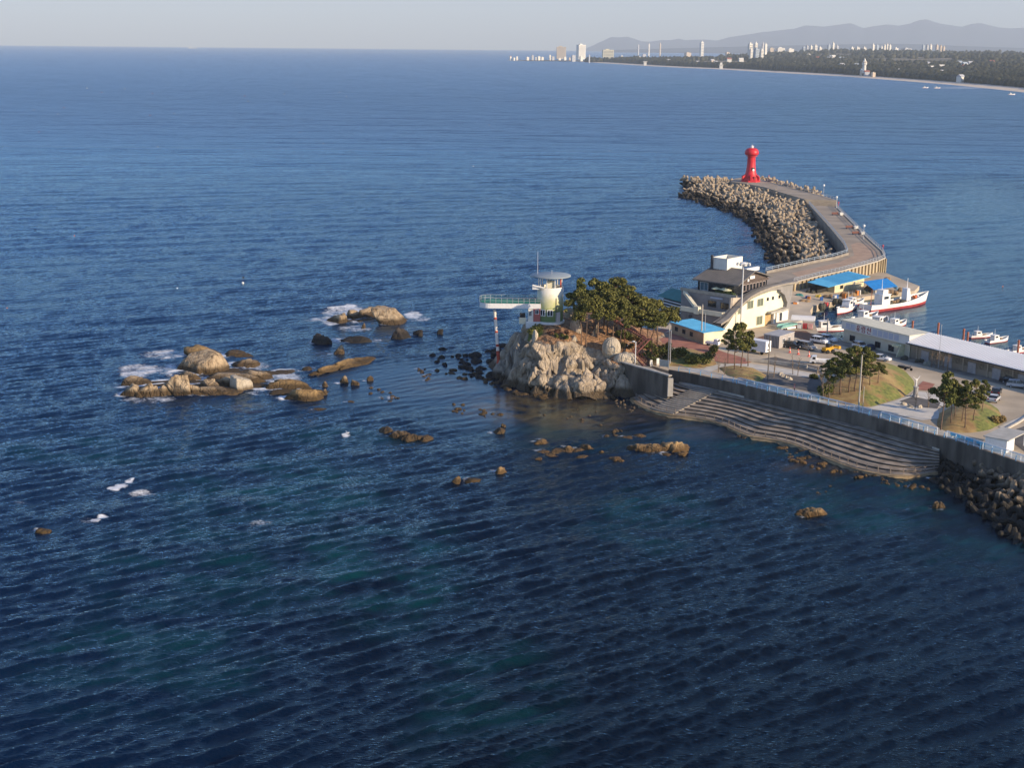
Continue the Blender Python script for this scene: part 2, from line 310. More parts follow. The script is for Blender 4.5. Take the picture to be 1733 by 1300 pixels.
def land():
    front = [Vector((p.x + .25, p.y + .25, 0)) for p in WT]
    far = [Vector((112, 140, 0)), Vector((260, 120, 0)), Vector((260, 240, 0)), Vector((150, 265, 0))]
    mq = lambda t, d: Vector((83.1 + .508*t - .0 + .861*d, 351.1 - .861*t + .508*d, 0))
    mid = [mq(95, 12.6), mq(23, 12.6), mq(23, 8), mq(-1.5, 8), mq(-1.5, 1.5)] + [GL(u, v) for u, v in [(1384, 562), (1371, 526), (1376, 518), (1425, 507), (1470, 501), (1548, 492), (1556, 484), (1500, 462), (1440, 455), (1300, 480), (1235, 500), (1150, 512), (1112, 522)]]
    pts = front + far + mid + [Vector((36, 350, 0)), Vector((32, 330, 0)), Vector((31, 312, 0))]
    top = [Vector((p.x, p.y, zl(p.x, p.y))) for p in pts]; n = len(top)
    m = MB(); m.add(top + [Vector((p.x, p.y, -4)) for p in top], [tuple(range(n))] + [((i+1) % n, i, n+i, n+(i+1) % n) for i in range(n)])
    o = m.build('ground', YARD); tag(o, kind='structure')
    if o.data.polygons[0].normal.z < 0: o.data.flip_normals()
land()
# paved areas on it
poly_sheet('red_path', [(1096, 572), (1104, 560), (1122, 556), (1142, 561), (1160, 573), (1192, 583), (1226, 596), (1262, 606.5), (1276, 611), (1262, 616), (1222, 614), (1196, 608), (1160, 588), (1122, 588)], BRICK, dz=.06)
poly_sheet('path', [(1160, 622), (1190, 625), (1196, 621), (1222, 616), (1262, 615), (1296, 619), (1352, 628), (1386, 634), (1388, 639), (1360, 638), (1300, 629), (1262, 627), (1232, 622), (1215, 624), (1200, 631), (1170, 630)], WHITEPAVE, dz=.05)
poly_sheet('promenade', [(1140, 625), (1192, 634), (1245, 646.5), (1330, 667), (1430, 690), (1518, 714), (1610, 741.5), (1733, 782), (1830, 813), (1830, 800), (1733, 770), (1640, 742), (1560, 715), (1470, 690), (1380, 666), (1300, 650), (1230, 637), (1170, 625)], CONC_L, dz=.03)
poly_sheet('white_terrace', [(1470, 691), (1516, 678), (1540, 670), (1548, 662), (1570, 664), (1636, 676), (1610, 684), (1586, 690), (1592, 708), (1560, 712), (1515, 702)], WHITEPAVE, dz=.06)
poly_sheet('asphalt_terrace', [(1522, 679), (1546, 671), (1592, 681), (1586, 692), (1548, 688)], ASPH, dz=.075)
poly_sheet('red_pavement', [(1551, 656), (1562, 645), (1582, 650), (1574, 661), (1556, 660)], BRICK, dz=.066)
poly_sheet('side_pavement', [(1690, 722), (1708, 714), (1733, 703), (1745, 700), (1722, 715), (1700, 728)], WHITEPAVE, dz=.064)
poly_sheet('asphalt', [(1696, 735), (1760, 712), (1840, 740), (1830, 795), (1735, 765)], ASPH, dz=.045)
poly_sheet('asphalt_court', [(1238, 634), (1262, 629), (1300, 631), (1386, 641), (1396, 650), (1400, 664), (1380, 664), (1300, 648)], ASPH, dz=.044)
poly_sheet('parking_ground', [(1262, 611), (1312, 604), (1392, 622), (1392, 633), (1300, 616)], ASPH, dz=.043)
poly_sheet('brown_ramp', [(1278, 572), (1300, 566), (1330, 559), (1364, 560), (1404, 581), (1372, 582), (1346, 570), (1300, 575)], mat('brown_deck', (.20, .105, .065), .9, (.14, .075, .05), 1.0), dz=.05)
poly_sheet('quay_apron', [(1385, 563), (1425, 576), (1520, 600), (1733, 650), (1760, 660), (1760, 668), (1733, 660), (1520, 608), (1430, 586), (1375, 570)], CONC, dz=.04)
# low white kerb walls that edge the court
def kerb_wall(name, pts, h, w, m, label):
    b = MB(); p = [GL(u, v) for u, v in pts]
    for a, c in zip(p[:-1], p[1:]): b.bar(a + Vector((0, 0, h/2 - .1)), c + Vector((0, 0, h/2 - .1)), w, h + .2)
    tag(b.build(name, m), label, 'low wall')
kerb_wall('low_wall', [(1262, 611.5), (1300, 615), (1340, 620), (1366, 624)], .8, .35, CONC_L, 'low pale concrete wall between the parking area and the curving white path')
kerb_wall('kerb', [(1367, 625), (1392, 631)], .5, .3, CONC_L, 'short pale kerb continuing the low wall beside the white truck')
kerb_wall('low_wall', [(1700, 729), (1724, 716), (1745, 702)], .35, .4, CONC_L, 'curving pale kerb round the second knoll beside the road')
# ------------------------------------------------------------------ seawall with its seating steps
def resample(pts, n):
    pts = [Vector(p) for p in pts]; d = [0.0]
    for a, b in zip(pts[:-1], pts[1:]): d.append(d[-1] + (b - a).length)
    out = []
    for i in range(n):
        s = d[-1] * i / (n - 1); k = 0
        while k < len(d) - 2 and d[k+1] < s: k += 1
        out.append(pts[k].lerp(pts[k+1], (s - d[k]) / max(1e-6, d[k+1] - d[k])))
    return out
def smooth(p, it=2):
    for _ in range(it): p = [p[0]] + [(p[i-1] + p[i]*2 + p[i+1]) / 4 for i in range(1, len(p)-1)] + [p[-1]]
    return p
ZT, ZB, NROW = 3.4, .45, 8
T_ = smooth(resample([G(u, v, ZT) for u, v in [(1131.5, 641), (1168.5, 652), (1214.6, 660), (1260.8, 671), (1307, 682), (1353, 693), (1399, 704), (1430, 712), (1471.5, 722), (1517.7, 736), (1552, 747), (1590, 760)]], 120))
B_ = smooth(resample([G(u, v, ZB) for u, v in [(1072, 672), (1080, 681), (1092, 688), (1110.8, 695), (1140.8, 701.5), (1173, 705), (1203, 710), (1226, 716.5), (1249, 728), (1272, 737), (1307, 742), (1330, 746), (1353, 753), (1399, 773), (1425, 782.7), (1448, 790.8), (1471.5, 797), (1494.6, 801), (1517.7, 803.5), (1541, 804), (1563.8, 801), (1590, 796)]], 120))
def strip(m, a, b, za, zb, flip=False):        # faces between two polylines
    n = len(a); q = [Vector((p.x, p.y, za)) for p in a] + [Vector((p.x, p.y, zb)) for p in b]
    m.add(q, [((i, n+i, n+i+1, i+1) if not flip else (i, i+1, n+i+1, n+i)) for i in range(n-1)])
def steps():
    root = thing('seating_steps', 'long curving concrete seating steps going down from the seawall to the water', 'steps', tuple(B_[60]))
    off = Vector(B_[60])
    sh = lambda P: [p - off for p in P]
    T, B = sh(T_), sh(B_); z0 = -off.z
    lines = [[a.lerp(b, k / NROW) for a, b in zip(T, B)] for k in range(NROW + 1)]
    land_in = [Vector((p.x, p.y, 0)) for p in resample([w - off for w in WT[:11]], 120)]
    m = MB(); strip(m, land_in, lines[0], ZT + z0, ZT + z0); strip(m, lines[0], lines[0], ZT + z0, ZT + z0 - .37); m.build('landing', CONC_L, root)
    for k in range(NROW):
        z = ZT + z0 - (k + 1) * (ZT - ZB) / NROW + .0
        m = MB(); nose = [a.lerp(b, .06) for a, b in zip(lines[k+1], lines[min(k+2, NROW)])]
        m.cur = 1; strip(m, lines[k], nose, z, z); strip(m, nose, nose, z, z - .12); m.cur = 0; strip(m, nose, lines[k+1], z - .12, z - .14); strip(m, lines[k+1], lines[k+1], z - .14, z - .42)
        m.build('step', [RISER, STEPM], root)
    out = [a + (a - t).normalized() * .9 for a, t in zip(B, T)]; out2 = [a + (a - t).normalized() * 1.5 for a, t in zip(B, T)]
    m = MB(); strip(m, lines[NROW], out, ZB + z0 - .05, ZB + z0 - .05); strip(m, out, out, ZB + z0 - .05, ZB + z0 - .25); strip(m, out, out2, ZB + z0 - .25, ZB + z0 - .8); strip(m, out2, out2, ZB + z0 - .8, ZB + z0 - 3)
    m.build('apron', mat('algae_concrete', (.33, .24, .13), .9, (.15, .11, .065), .5, .02, 2.0), root)
    # the narrow flight of half-height steps and its side kerbs
    i0, i1 = 15, 25; m = MB()
    for j in range(NROW * 2):
        f0, f1 = j / (NROW * 2), (j + 1) / (NROW * 2); z = ZT + z0 - (j + .5) * (ZT - ZB) / (NROW * 2) + .06
        a = [T[i].lerp(B[i], f0) for i in range(i0, i1)]; b = [T[i].lerp(B[i], f1) for i in range(i0, i1)]
        strip(m, a, b, z, z); strip(m, b, b, z, z - .28)
        for i, fl in ((0, 0), (-1, 1)):
            m.add([Vector((a[i].x, a[i].y, z)), Vector((b[i].x, b[i].y, z)), Vector((b[i].x, b[i].y, z - .5)), Vector((a[i].x, a[i].y, z - .5))], [(0, 1, 2, 3) if fl else (3, 2, 1, 0)])
    m.build('stair', CONC, root)
    return lines
RISER = mat('dim_dirty_riser', (.085, .07, .055), .95, (.04, .034, .028), .8, .02, 3.0)  # dirt plus the weaker light on the risers, both put into the colour
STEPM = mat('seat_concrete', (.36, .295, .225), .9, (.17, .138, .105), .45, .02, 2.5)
steps()
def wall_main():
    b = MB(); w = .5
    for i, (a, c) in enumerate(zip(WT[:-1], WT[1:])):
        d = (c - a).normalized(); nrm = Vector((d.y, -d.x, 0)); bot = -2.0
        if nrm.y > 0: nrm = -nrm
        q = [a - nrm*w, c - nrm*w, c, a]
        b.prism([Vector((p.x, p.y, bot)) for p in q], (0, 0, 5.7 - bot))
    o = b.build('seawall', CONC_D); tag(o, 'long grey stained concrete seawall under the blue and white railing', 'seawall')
wall_main()
def wall_left():
    top = [G(u, v, 6.6) for u, v in [(1031, 600), (1036, 607), (1048, 613), (1070, 619.5), (1090, 625), (1112, 631), (1131, 637)]]
    top = smooth(resample(top, 20)); b = MB()
    root = thing('curved_seawall', 'curved grey concrete retaining wall below the boulder, at the left end of the seating steps', 'seawall', tuple(top[10]))
    o = top[10]
    for a, c in zip(top[:-1], top[1:]):
        d = (c - a).normalized(); n = Vector((-d.y, d.x, 0)); n = n if n.x > 0 else -n
        b.prism([Vector((p.x, p.y, -2)) - o for p in (a, c, c + n*.7, a + n*.7)], (0, 0, 8.6))
    b.build('wall_face', CONC_D, root)
    e = top[-1]; MB().box(e.x - o.x - .1, e.x - o.x + 1.0, e.y - o.y - 1.0, e.y - o.y + .05, -4.2, -.35).build('end_pier', CONC_L, root)
    c = MB()
    for a, d in zip(top[4:-1], top[5:]): c.bar(a - o + Vector((.45, .1, .12)), d - o + Vector((.45, .1, .12)), .9, .24)
    c.build('coping', CONC_L, root)
    # walkway behind it
    back = [p + Vector((6, 2, 0)) * (1 - .93*(k/19)**2) for k, p in enumerate(top)]; m = MB(); strip(m, [p + Vector((.5, .1, 0)) for p in top], back, 6.1, 5.9)
    ow = m.build('walkway', CONC); tag(ow, kind='structure')
    if ow.data.polygons[0].normal.z < 0: ow.data.flip_normals()
wall_left()
# ------------------------------------------------------------------ rocky headland
def tps(px, pz, q, lam=.02):
    def U(r2): return r2 * np.log(r2 + 1e-9)
    n = len(px); K = U(((px[:, None] - px[None])**2).sum(2)) + lam * n * np.eye(n) * 10; A = np.zeros((n+3, n+3)); A[:n, :n] = K
    A[:n, n] = 1; A[:n, n+1:] = px; A[n, :n] = 1; A[n+1:, :n] = px.T; w = np.linalg.solve(A, np.concatenate([pz, np.zeros(3)]))
    out = np.zeros(len(q))
    for i in range(0, len(q), 8000):
        qq = q[i:i+8000]; out[i:i+8000] = U(((qq[:, None] - px[None])**2).sum(2)) @ w[:n] + w[n] + qq @ w[n+1:]
    return out
HEADPTS = [(790, 634, -.6), (812, 642, -.4), (838, 648, -.4), (862, 656, -.5), (885, 664, -.5), (910, 671, -.5), (940, 671, -.5), (975, 667, -.5), (1005, 664, -.4), (1036, 672, -.5), (1062, 676, -.6),
    (845, 634, -.7), (822, 628, -.6), (874, 642, -.2), (885, 628, 4.4), (905, 630, 4.6), (940, 636, 4.2), (965, 634, 4.6), (995, 640, 3.2), (1022, 652, 1.6),
    (882, 596, 7.6), (900, 584, 9.4), (925, 580, 10.2), (950, 588, 9.6), (972, 600, 8.4), (997, 620, 6.2), (1016, 637, 4.0),
    (898, 556, 11.6), (915, 553, 12.1), (940, 552, 12.2), (965, 553, 12.0), (985, 563, 11.0), (1000, 577, 9.8), (1018, 595, 8.2), (1027, 615, 6.4), (1045, 572, 9.4), (1075, 592, 7.4), (1100, 612, 6.1), (1060, 558, 9.6), (1090, 582, 7.0), (1130, 604, 5.6), (1128, 575, 5.4), (1000, 545, 12.2), (1035, 543, 11.2), (1046, 620, 6.1), (1058, 612, 6.2),
    (882, 566, 9.0), (873, 592, 2.0), (862, 612, -.6)]
def headland():
    P3 = [(G(*c) if c[0] < 1099 or c[2] < 2 else (lambda q: Vector((q.x, q.y, q.z - .9)))(GL(c[0], c[1]))) for c in HEADPTS] + [Vector(c) for c in [(-9, 332, -.8), (-6, 342, -.8), (0, 352, -1), (12, 360, -1), (26, 364, -1), (36, 366, 1), (47, 366, 2.2), (47, 350, 3.2), (44, 335, 3.8), (40, 320, 4.4), (41, 345, 3.8), (41, 330, 4.2), (8, 342, 10.5), (18, 348, 9.5), (27, 350, 8), (36, 350, 5.6), (2, 340, 7), (14, 355, 3.5)]]
    px = np.array([(p.x, p.y) for p in P3]); pz = np.array([p.z for p in P3]); st = .3
    xs = np.arange(-14, 47, st); ys = np.arange(301, 367, st); X, Y = np.meshgrid(xs, ys); q = np.stack([X.ravel(), Y.ravel()], 1)
    Z = tps(px / 30, pz, q / 30, .00002).reshape(X.shape)
    Z = np.clip(Z, -2.5, 12.4)
    for ln, wd, dp in (([(952, 588, 9.6), (940, 628, 5), (925, 664, 0)], .95, 3.4), ([(1006, 628, 5.2), (1003, 650, 2), (1000, 664, 0)], .7, 2.2), ([(905, 592, 8.8), (900, 630, 4), (893, 664, 0)], .55, 1.6), ([(972, 606, 7.4), (968, 640, 3), (962, 662, 0)], .45, 1.5)):
        lp = resample([G(*c) for c in ln], 24); dm = np.min([np.hypot(X - p.x, Y - p.y) for p in lp], 0); Z -= dp*np.exp(-(dm/wd)**2)*np.clip((Z + .5)/3, 0, 1)
    gy, gx = np.gradient(Z, st); slope = np.sqrt(gx**2 + gy**2); steep = np.clip((slope - .45) / .5, 0, 1) * np.clip(1.2 - (X - 30) / 10, 0, 1)
    rs = np.random.RandomState(3); sd = np.stack([rs.uniform(-14, 40, 250), rs.uniform(301, 335, 250), rs.uniform(-2, 13, 250)], 1)
    pts = np.stack([X.ravel(), Y.ravel(), Z.ravel()*.8], 1); off = np.zeros(len(pts)); gap = np.zeros(len(pts)); ho = rs.uniform(-1, 1, 250)
    wob = np.stack([fbm(pts*.35, 3), fbm(pts*.35 + 40, 3), fbm(pts*.35 + 90, 3)], 1) * 1.3
    for i in range(0, len(pts), 6000):
        d = np.sqrt((((pts[i:i+6000] + wob[i:i+6000])[:, None] - sd[None])**2).sum(2)); ix = np.argsort(d, 1)[:, :2]; ar = np.arange(len(ix))
        off[i:i+6000] = ho[ix[:, 0]]; gap[i:i+6000] = np.clip(1 - (d[ar, ix[:, 1]] - d[ar, ix[:, 0]]) / .5, 0, 1)**1.5
    rid = ridged(np.stack([X.ravel()*.45, Y.ravel()*.45, Z.ravel()*.16], 1), 4)
    D = (off*1.0 - gap*1.5 + rid*.7).reshape(X.shape) * steep
    nl = np.sqrt(gx**2 + gy**2 + 1); X2 = X - gx/nl*D; Y2 = Y - gy/nl*D; Z2 = Z + D/nl*.7 + fbm(np.stack([X.ravel()*.5, Y.ravel()*.5, X.ravel()*0], 1), 4).reshape(X.shape) * (.35 - .25*np.clip(Z/12, 0, 1))
    v = np.stack([X2, Y2, Z2], 2).reshape(-1, 3); R, C = X.shape; i = np.arange(R*C).reshape(R, C)
    f = np.stack([i[:-1, :-1], i[:-1, 1:], i[1:, 1:], i[1:, :-1]], 2).reshape(-1, 4)
    keep = ((Z2.ravel()[f]).max(1) > -1.6) & ~((X2.ravel()[f].min(1) > 31.5) & (Y2.ravel()[f].mean(1) < 312)); f = f[keep]
    me = npmesh('headland', v, f, None, False)
    soil = np.clip((.95 - slope) / .4, 0, 1) * np.clip((Z - 4.2) / 1.2, 0, 1); c1, c2 = G(903, 566, 11), G(930, 562, 11.6)
    grass = np.clip(1.4 - np.hypot(X - c1.x, (Y - c1.y)*.7) / 2.6, 0, 1)
    a = np.stack([soil, grass, steep, np.ones_like(soil)], 2).reshape(-1, 4)
    ca = me.color_attributes.new('cover', 'FLOAT_COLOR', 'POINT'); ca.data.foreach_set('color', a.astype(np.float32).ravel())
    m = R_CLIFF.copy(); m.name = 'headland_ground'; t = m.node_tree; N, L = t.nodes, t.links; b = N['Principled BSDF']
    src = b.inputs['Base Color'].links[0].from_socket; at = N.new('ShaderNodeAttribute'); at.attribute_name = 'cover'; sp = N.new('ShaderNodeSeparateColor'); L.new(at.outputs['Color'], sp.inputs[0])
    ge = N.new('ShaderNodeNewGeometry'); n = N.new('ShaderNodeTexNoise'); n.inputs['Scale'].default_value = 1.1; n.inputs['Detail'].default_value = 8; L.new(ge.outputs['Position'], n.inputs['Vector'])
    r = N.new('ShaderNodeValToRGB'); L.new(n.outputs[0], r.inputs[0]); e = r.color_ramp.elements; e[0].position, e[1].position = .36, .62; e[0].color = (.15, .085, .045, 1); e[1].color = (.40, .225, .115, 1)
    def thr(k):
        ad = N.new('ShaderNodeMath'); ad.operation = 'ADD'; L.new(sp.outputs[k], ad.inputs[0]); L.new(n.outputs[0], ad.inputs[1])
        mr = N.new('ShaderNodeMapRange'); L.new(ad.outputs[0], mr.inputs[0]); mr.inputs[1].default_value = .95; mr.inputs[2].default_value = 1.1; return mr.outputs[0]
    mx = N.new('ShaderNodeMix'); mx.data_type = 'RGBA'; L.new(thr(0), mx.inputs[0]); L.new(src, mx.inputs[6]); L.new(r.outputs[0], mx.inputs[7])
    m2 = N.new('ShaderNodeMix'); m2.data_type = 'RGBA'; L.new(thr(1), m2.inputs[0]); L.new(mx.outputs[2], m2.inputs[6]); m2.inputs[7].default_value = (.10, .13, .025, 1)
    L.new(m2.outputs[2], b.inputs['Base Color']); me.materials[0] = m
    o = link_mesh('rocky_headland', me); tag(o, kind='structure')
    global headz
    def headz(x, y):
        j = int(np.clip(round((x + 14) / st), 0, C - 1)); k = int(np.clip(round((y - 301) / st), 0, R - 1)); return float(Z[k, j])
headland()
def onhead(u, v):                         # where a photo pixel lands on the headland
    d = ray(u, v); 
    for k in range(900):
        p = CAMP + d * (290 + k * .12)
        if p.z <= headz(p.x, p.y): return p
    return CAMP + d * 340
# ------------------------------------------------------------------ rocks in the sea
def ico(sub):
    import bmesh
    bm = bmesh.new(); bmesh.ops.create_icosphere(bm, subdivisions=sub, radius=1); v = np.array([p.co[:] for p in bm.verts]); f = np.array([[q.index for q in g.verts] for g in bm.faces]); bm.free(); return v, f
ICO = {k: ico(k) for k in (2, 3, 4, 5)}
def rock(name, p, w, d, h, m, seed, sub=4, rz=0.0, planes=8, rough=.09, cracks=3, lean=(0, 0), boxy=.62, flat_top=None, smooth_=False, rot=None):
    """one boulder: a convex block of fracture planes, worn by noise and split by joints"""
    rs = np.random.RandomState(seed); v, f = ICO[sub]; r = np.ones(len(v)) * 1.08
    for k in range(planes):
        n = rs.normal(size=3); n[2] = abs(n[2]) * .9 if k % 3 else n[2]; n /= np.linalg.norm(n); hgt = rs.uniform(boxy - .16, boxy + .2); c = v @ n
        r = np.minimum(r, np.where(c > .05, hgt / np.maximum(c, .05), 9))
    if flat_top: r = np.minimum(r, np.where(v[:, 2] > .05, flat_top / np.maximum(v[:, 2], .05), 9))
    o = rs.uniform(0, 60, 3); sc = np.array([w, d, h]) / max(w, d, h)
    q = v * r[:, None]; r = r * (1 + rough * fbm(q * sc * 1.7 + o, 4) + rough * .6 * ridged(q * sc * 4 + o, 3)); q = v * r[:, None]; q = q / np.array([np.abs(q[:, 0]).max(), np.abs(q[:, 1]).max(), max(.55, q[:, 2].max())])
    if cracks:
        wob = .12 * fbm(q * 2 + o + 9, 3)
        for k in range(cracks):
            n = np.array([rs.normal(), rs.normal() * .5, rs.normal() * .35]); n /= np.linalg.norm(n); c = rs.uniform(-.55, .55)
            q = q * (1 - .17 * np.exp(-((q @ n - c + wob) / .05)**2))[:, None]
    q = q * np.array([w/2, d/2, h]); q[:, 0] += lean[0] * q[:, 2]; q[:, 1] += lean[1] * q[:, 2]
    me = npmesh(name, q, f, m, smooth_); ob = link_mesh(name, me); ob.location = p; ob.rotation_euler = rot or (0, 0, rz); return ob
SEED = [100]; WETS = []
ISL_ = 'boulders of the big offshore rock island'
FLAT = {'segments of the caterpillar rock': (1.45, .72), 'blocks of the golden reef': (1.5, .62), 'rocks of the golden cluster': (1.5, .68), ISL_: (1.14, 1.0)}
def prock(u, v, w, h, m, label=None, group=None, deep=.8, sub=4, sink=.30, z=0.0, name='rock', **k):
    """w, h: size in photo pixels; (u, v): middle of its waterline"""
    fw, fh = FLAT.get(group, (1, 1)); w *= fw; h *= fh
    p = G(u, v, z); s = p.y / math.cos(P) / F * 1.0; W = w * s * 1.12; D = W * deep; Hh = max(.22, (h * s - D * .20) * .92)
    SEED[0] += 1; tot = Hh * (1 + sink); seed = k.pop('seed', SEED[0])
    o = rock(name, (p.x, p.y + D * .42, z - Hh * sink * .5), W, D, tot, m, seed, sub=sub, **k)
    if label: tag(o, label, 'rock', group)
    if u < 740 or v > 700: WETS.append((p.x, p.y + D*.42, W/2, D/2, 1.0 if (u < 740 and v < 690) else .62))
    return o
ISL = 'boulders of the big offshore rock island'
for u, v, w, h, m, lab, kw in [
  (342, 604, 66, 27, R_BROWN, 'brown weedy rock at the back of the big island, behind the dome', dict(deep=.7)),
  (396, 606, 58, 16, R_BROWN, 'low brown weedy rock at the back right of the big island', dict(deep=.7)),
  (404, 623, 52, 22, R_TAN, 'grey-topped round boulder at the right of the island dome, across a pool', dict(deep=.8)),
  (323, 632, 92, 47, R_TAN, 'big smooth tan dome, the highest boulder of the offshore island', dict(deep=.62, cracks=2, planes=6, sub=5, seed=31, lean=(.12, 0))),
  (390, 648, 104, 24, R_TAN, 'long low slab across the back right of the island', dict(deep=.5, flat_top=.6)),
  (436, 645, 40, 22, R_TAN, 'tan slab at the right end of the island, before the foam gap', dict(deep=.8)),
  (228, 655, 44, 22, R_TAN, 'tan block behind the leftmost corner of the island', dict(deep=.8)),
  (224, 672, 42, 27, R_TAN, 'leftmost weed-streaked block of the offshore island', dict(deep=.9)),
  (248, 671, 34, 27, R_TAN, 'second split block from the left end of the island', dict(deep=1)),
  (267, 671, 32, 25, R_TAN, 'third wedge-shaped block from the left end of the island', dict(deep=1)),
  (297, 671, 54, 44, R_TAN, 'tall cracked block in the middle of the island front, below the dome', dict(deep=.9, cracks=5, sub=5)),
  (318, 646, 46, 20, R_TAN, 'small jointed block between the dome and the cracked front block', dict(deep=.8)),
  (331, 670, 34, 24, R_TAN, 'small upright block right of the tall cracked block', dict(deep=1, cracks=4)),
  (351, 662, 36, 24, R_TAN, 'rounded boulder perched on the island front, among narrow fins', dict(deep=.9)),
  (366, 669, 66, 22, R_TAN, 'long fluted front ledge at the foot of the island', dict(deep=.6, cracks=6)),
  (372, 655, 46, 24, R_TAN, 'shaded boulder leaning against the white dome', dict(deep=.8)),
  (398, 664, 42, 32, R_PALE, 'round whitish boulder at the right of the island front', dict(deep=.9, planes=5, cracks=1)),
  (432, 657, 36, 8, R_BROWN, 'purplish brown ledge awash right of the whitish boulder', dict(deep=1)),
  (486, 661, 68, 25, R_BROWN, 'dark-topped slanting slab right of the big island', dict(deep=.7, lean=(.2, 0))),
  (480, 634, 40, 9, R_TAN, 'flat tan shelf in the foam right of the big island', dict(deep=1)),
  (513, 678, 68, 30, R_BROWN, 'grooved round-ended boulder with dark weed, the right end of the island', dict(deep=.75, cracks=6)),
  (548, 669, 9, 11, R_TAN, 'small tan knob at the right tip of the grooved boulder', dict(sub=3)),
  (518, 628, 20, 9, R_TAN, 'small flat rock at the left end of the long ridge', dict(sub=3)),
]: prock(u, v, w, h, m, lab, ISL, **kw)
for u, v, w, h, dp, lab in [(318, 664, 190, 10, .42, 'broad low tan shelf of rock under the front of the big island'), (372, 640, 150, 12, .55, 'wide weedy base under the back right of the big island'), (492, 668, 110, 9, .4, 'low dark shelf joining the right-hand boulders of the island'), (612, 546, 130, 5, .35, 'low weedy base awash under the farther reef')]: prock(u, v, w, h + 4, R_BROWN, lab, ISL, deep=dp, flat_top=.35, sub=5, rough=.2, cracks=6)
a, b = G(524, 637), G(636, 606); mid = (a + b) / 2
o = rock('rock', (mid.x, mid.y, -.2), (b - a).length * 1.02, 5.5, 1.9, R_BROWN, 77, sub=5, rz=math.atan2(b.y - a.y, b.x - a.x), cracks=5, rough=.22, boxy=.8)
tag(o, 'long narrow brown ridge of rock pointing away from the big island', 'rock')
for u, v, w, h, m, lab, kw in [
  (571, 548, 40, 24, R_TAN, 'split brown block at the left of the farther reef, ringed by foam', dict(deep=.9, cracks=4)),
  (594, 541, 32, 20, R_TAN, 'dark-topped block in the middle of the farther reef', dict(deep=.9)),
  (622, 537, 42, 21, R_TAN, 'arched tan slab with a shaded hollow on the farther reef', dict(deep=.8, lean=(.3, 0))),
  (610, 545, 36, 6, R_BROWN, 'low ledge awash in front of the farther reef', dict()),
  (668, 549, 56, 34, R_TAN, 'peaked tan rock standing alone right of the farther reef', dict(deep=.75, planes=5, lean=(-.45, 0), sub=5, cracks=1, seed=523)),
  (615, 556, 10, 11, R_TAN, 'tiny upright rock in the foam before the farther reef', dict(sub=3)),
  (543, 583, 34, 22, R_DARK, 'round black wet boulder left of a long black back', dict(deep=.9)),
  (592, 580, 64, 15, R_DARK, 'long low black rock like a whale back', dict(deep=.5, planes=4)),
  (571, 600, 21, 19, R_TAN, 'small tan pyramid rock below the black whale back', dict(sub=3, planes=5)),
  (677, 573, 34, 22, R_DARK, 'black wet boulder below the peaked rock', dict(deep=.9)),
  (707, 568, 17, 11, R_DARK, 'smaller black rock right of the black boulder', dict(sub=3)),
  (745, 566, 11, 10, R_DARK, 'two-headed small black rock farthest right of the reef', dict(sub=3)),
  (580, 650, 17, 16, R_TAN, 'grey-sided tan cube of rock right of the grooved boulder', dict(sub=3, planes=6)),
  (600, 653, 15, 12, R_TAN, 'pale wedge of rock beside the tan cube', dict(sub=3)),
  (551, 655, 12, 11, R_TAN, 'small pale rock between the ridge and the grooved boulder', dict(sub=3)),
  (624, 645, 14, 11, R_TAN, 'pair of pale stones right of the pale wedge', dict(sub=3)),
  (593, 682, 14, 5, R_TAN, 'flat stone just awash below the pale wedge', dict(sub=3)),
  (540, 696, 30, 7, R_BROWN, 'purplish rock just under the surface below the grooved boulder', dict(sub=3)),
  (843, 734, 24, 12, R_TAN, 'smooth rounded boulder like a duck in the middle of the bay', dict(deep=.8)),
  (852, 724, 8, 8, R_TAN, 'small round stone behind the duck-like boulder', dict(sub=3)),
  (772, 819, 22, 15, R_BROWN, 'orange-brown rock left of the dark pair in the lower bay', dict(sub=3)),
  (800, 819, 32, 11, R_BROWN, 'dark double rock in the lower bay', dict(sub=3, cracks=4)),
  (847, 804, 26, 16, R_GOLD, 'orange rock breaking the swell in the lower bay', dict(sub=3)),
  (1378, 874, 60, 17, R_GOLD, 'flat tan rock alone in the dark water below the seating steps', dict(deep=.5, cracks=6, flat_top=.55)),
  (1583, 861, 14, 14, R_TAN, 'left half of the split round rock near the tetrapods', dict(sub=3)),
  (1594, 861, 13, 13, R_TAN, 'right half of the split round rock near the tetrapods', dict(sub=3)),
  (70, 902, 26, 10, R_BROWN, 'reddish rock in the foam at the far left', dict(sub=3)),
]: prock(u, v, w, h, m, lab, None, **kw)
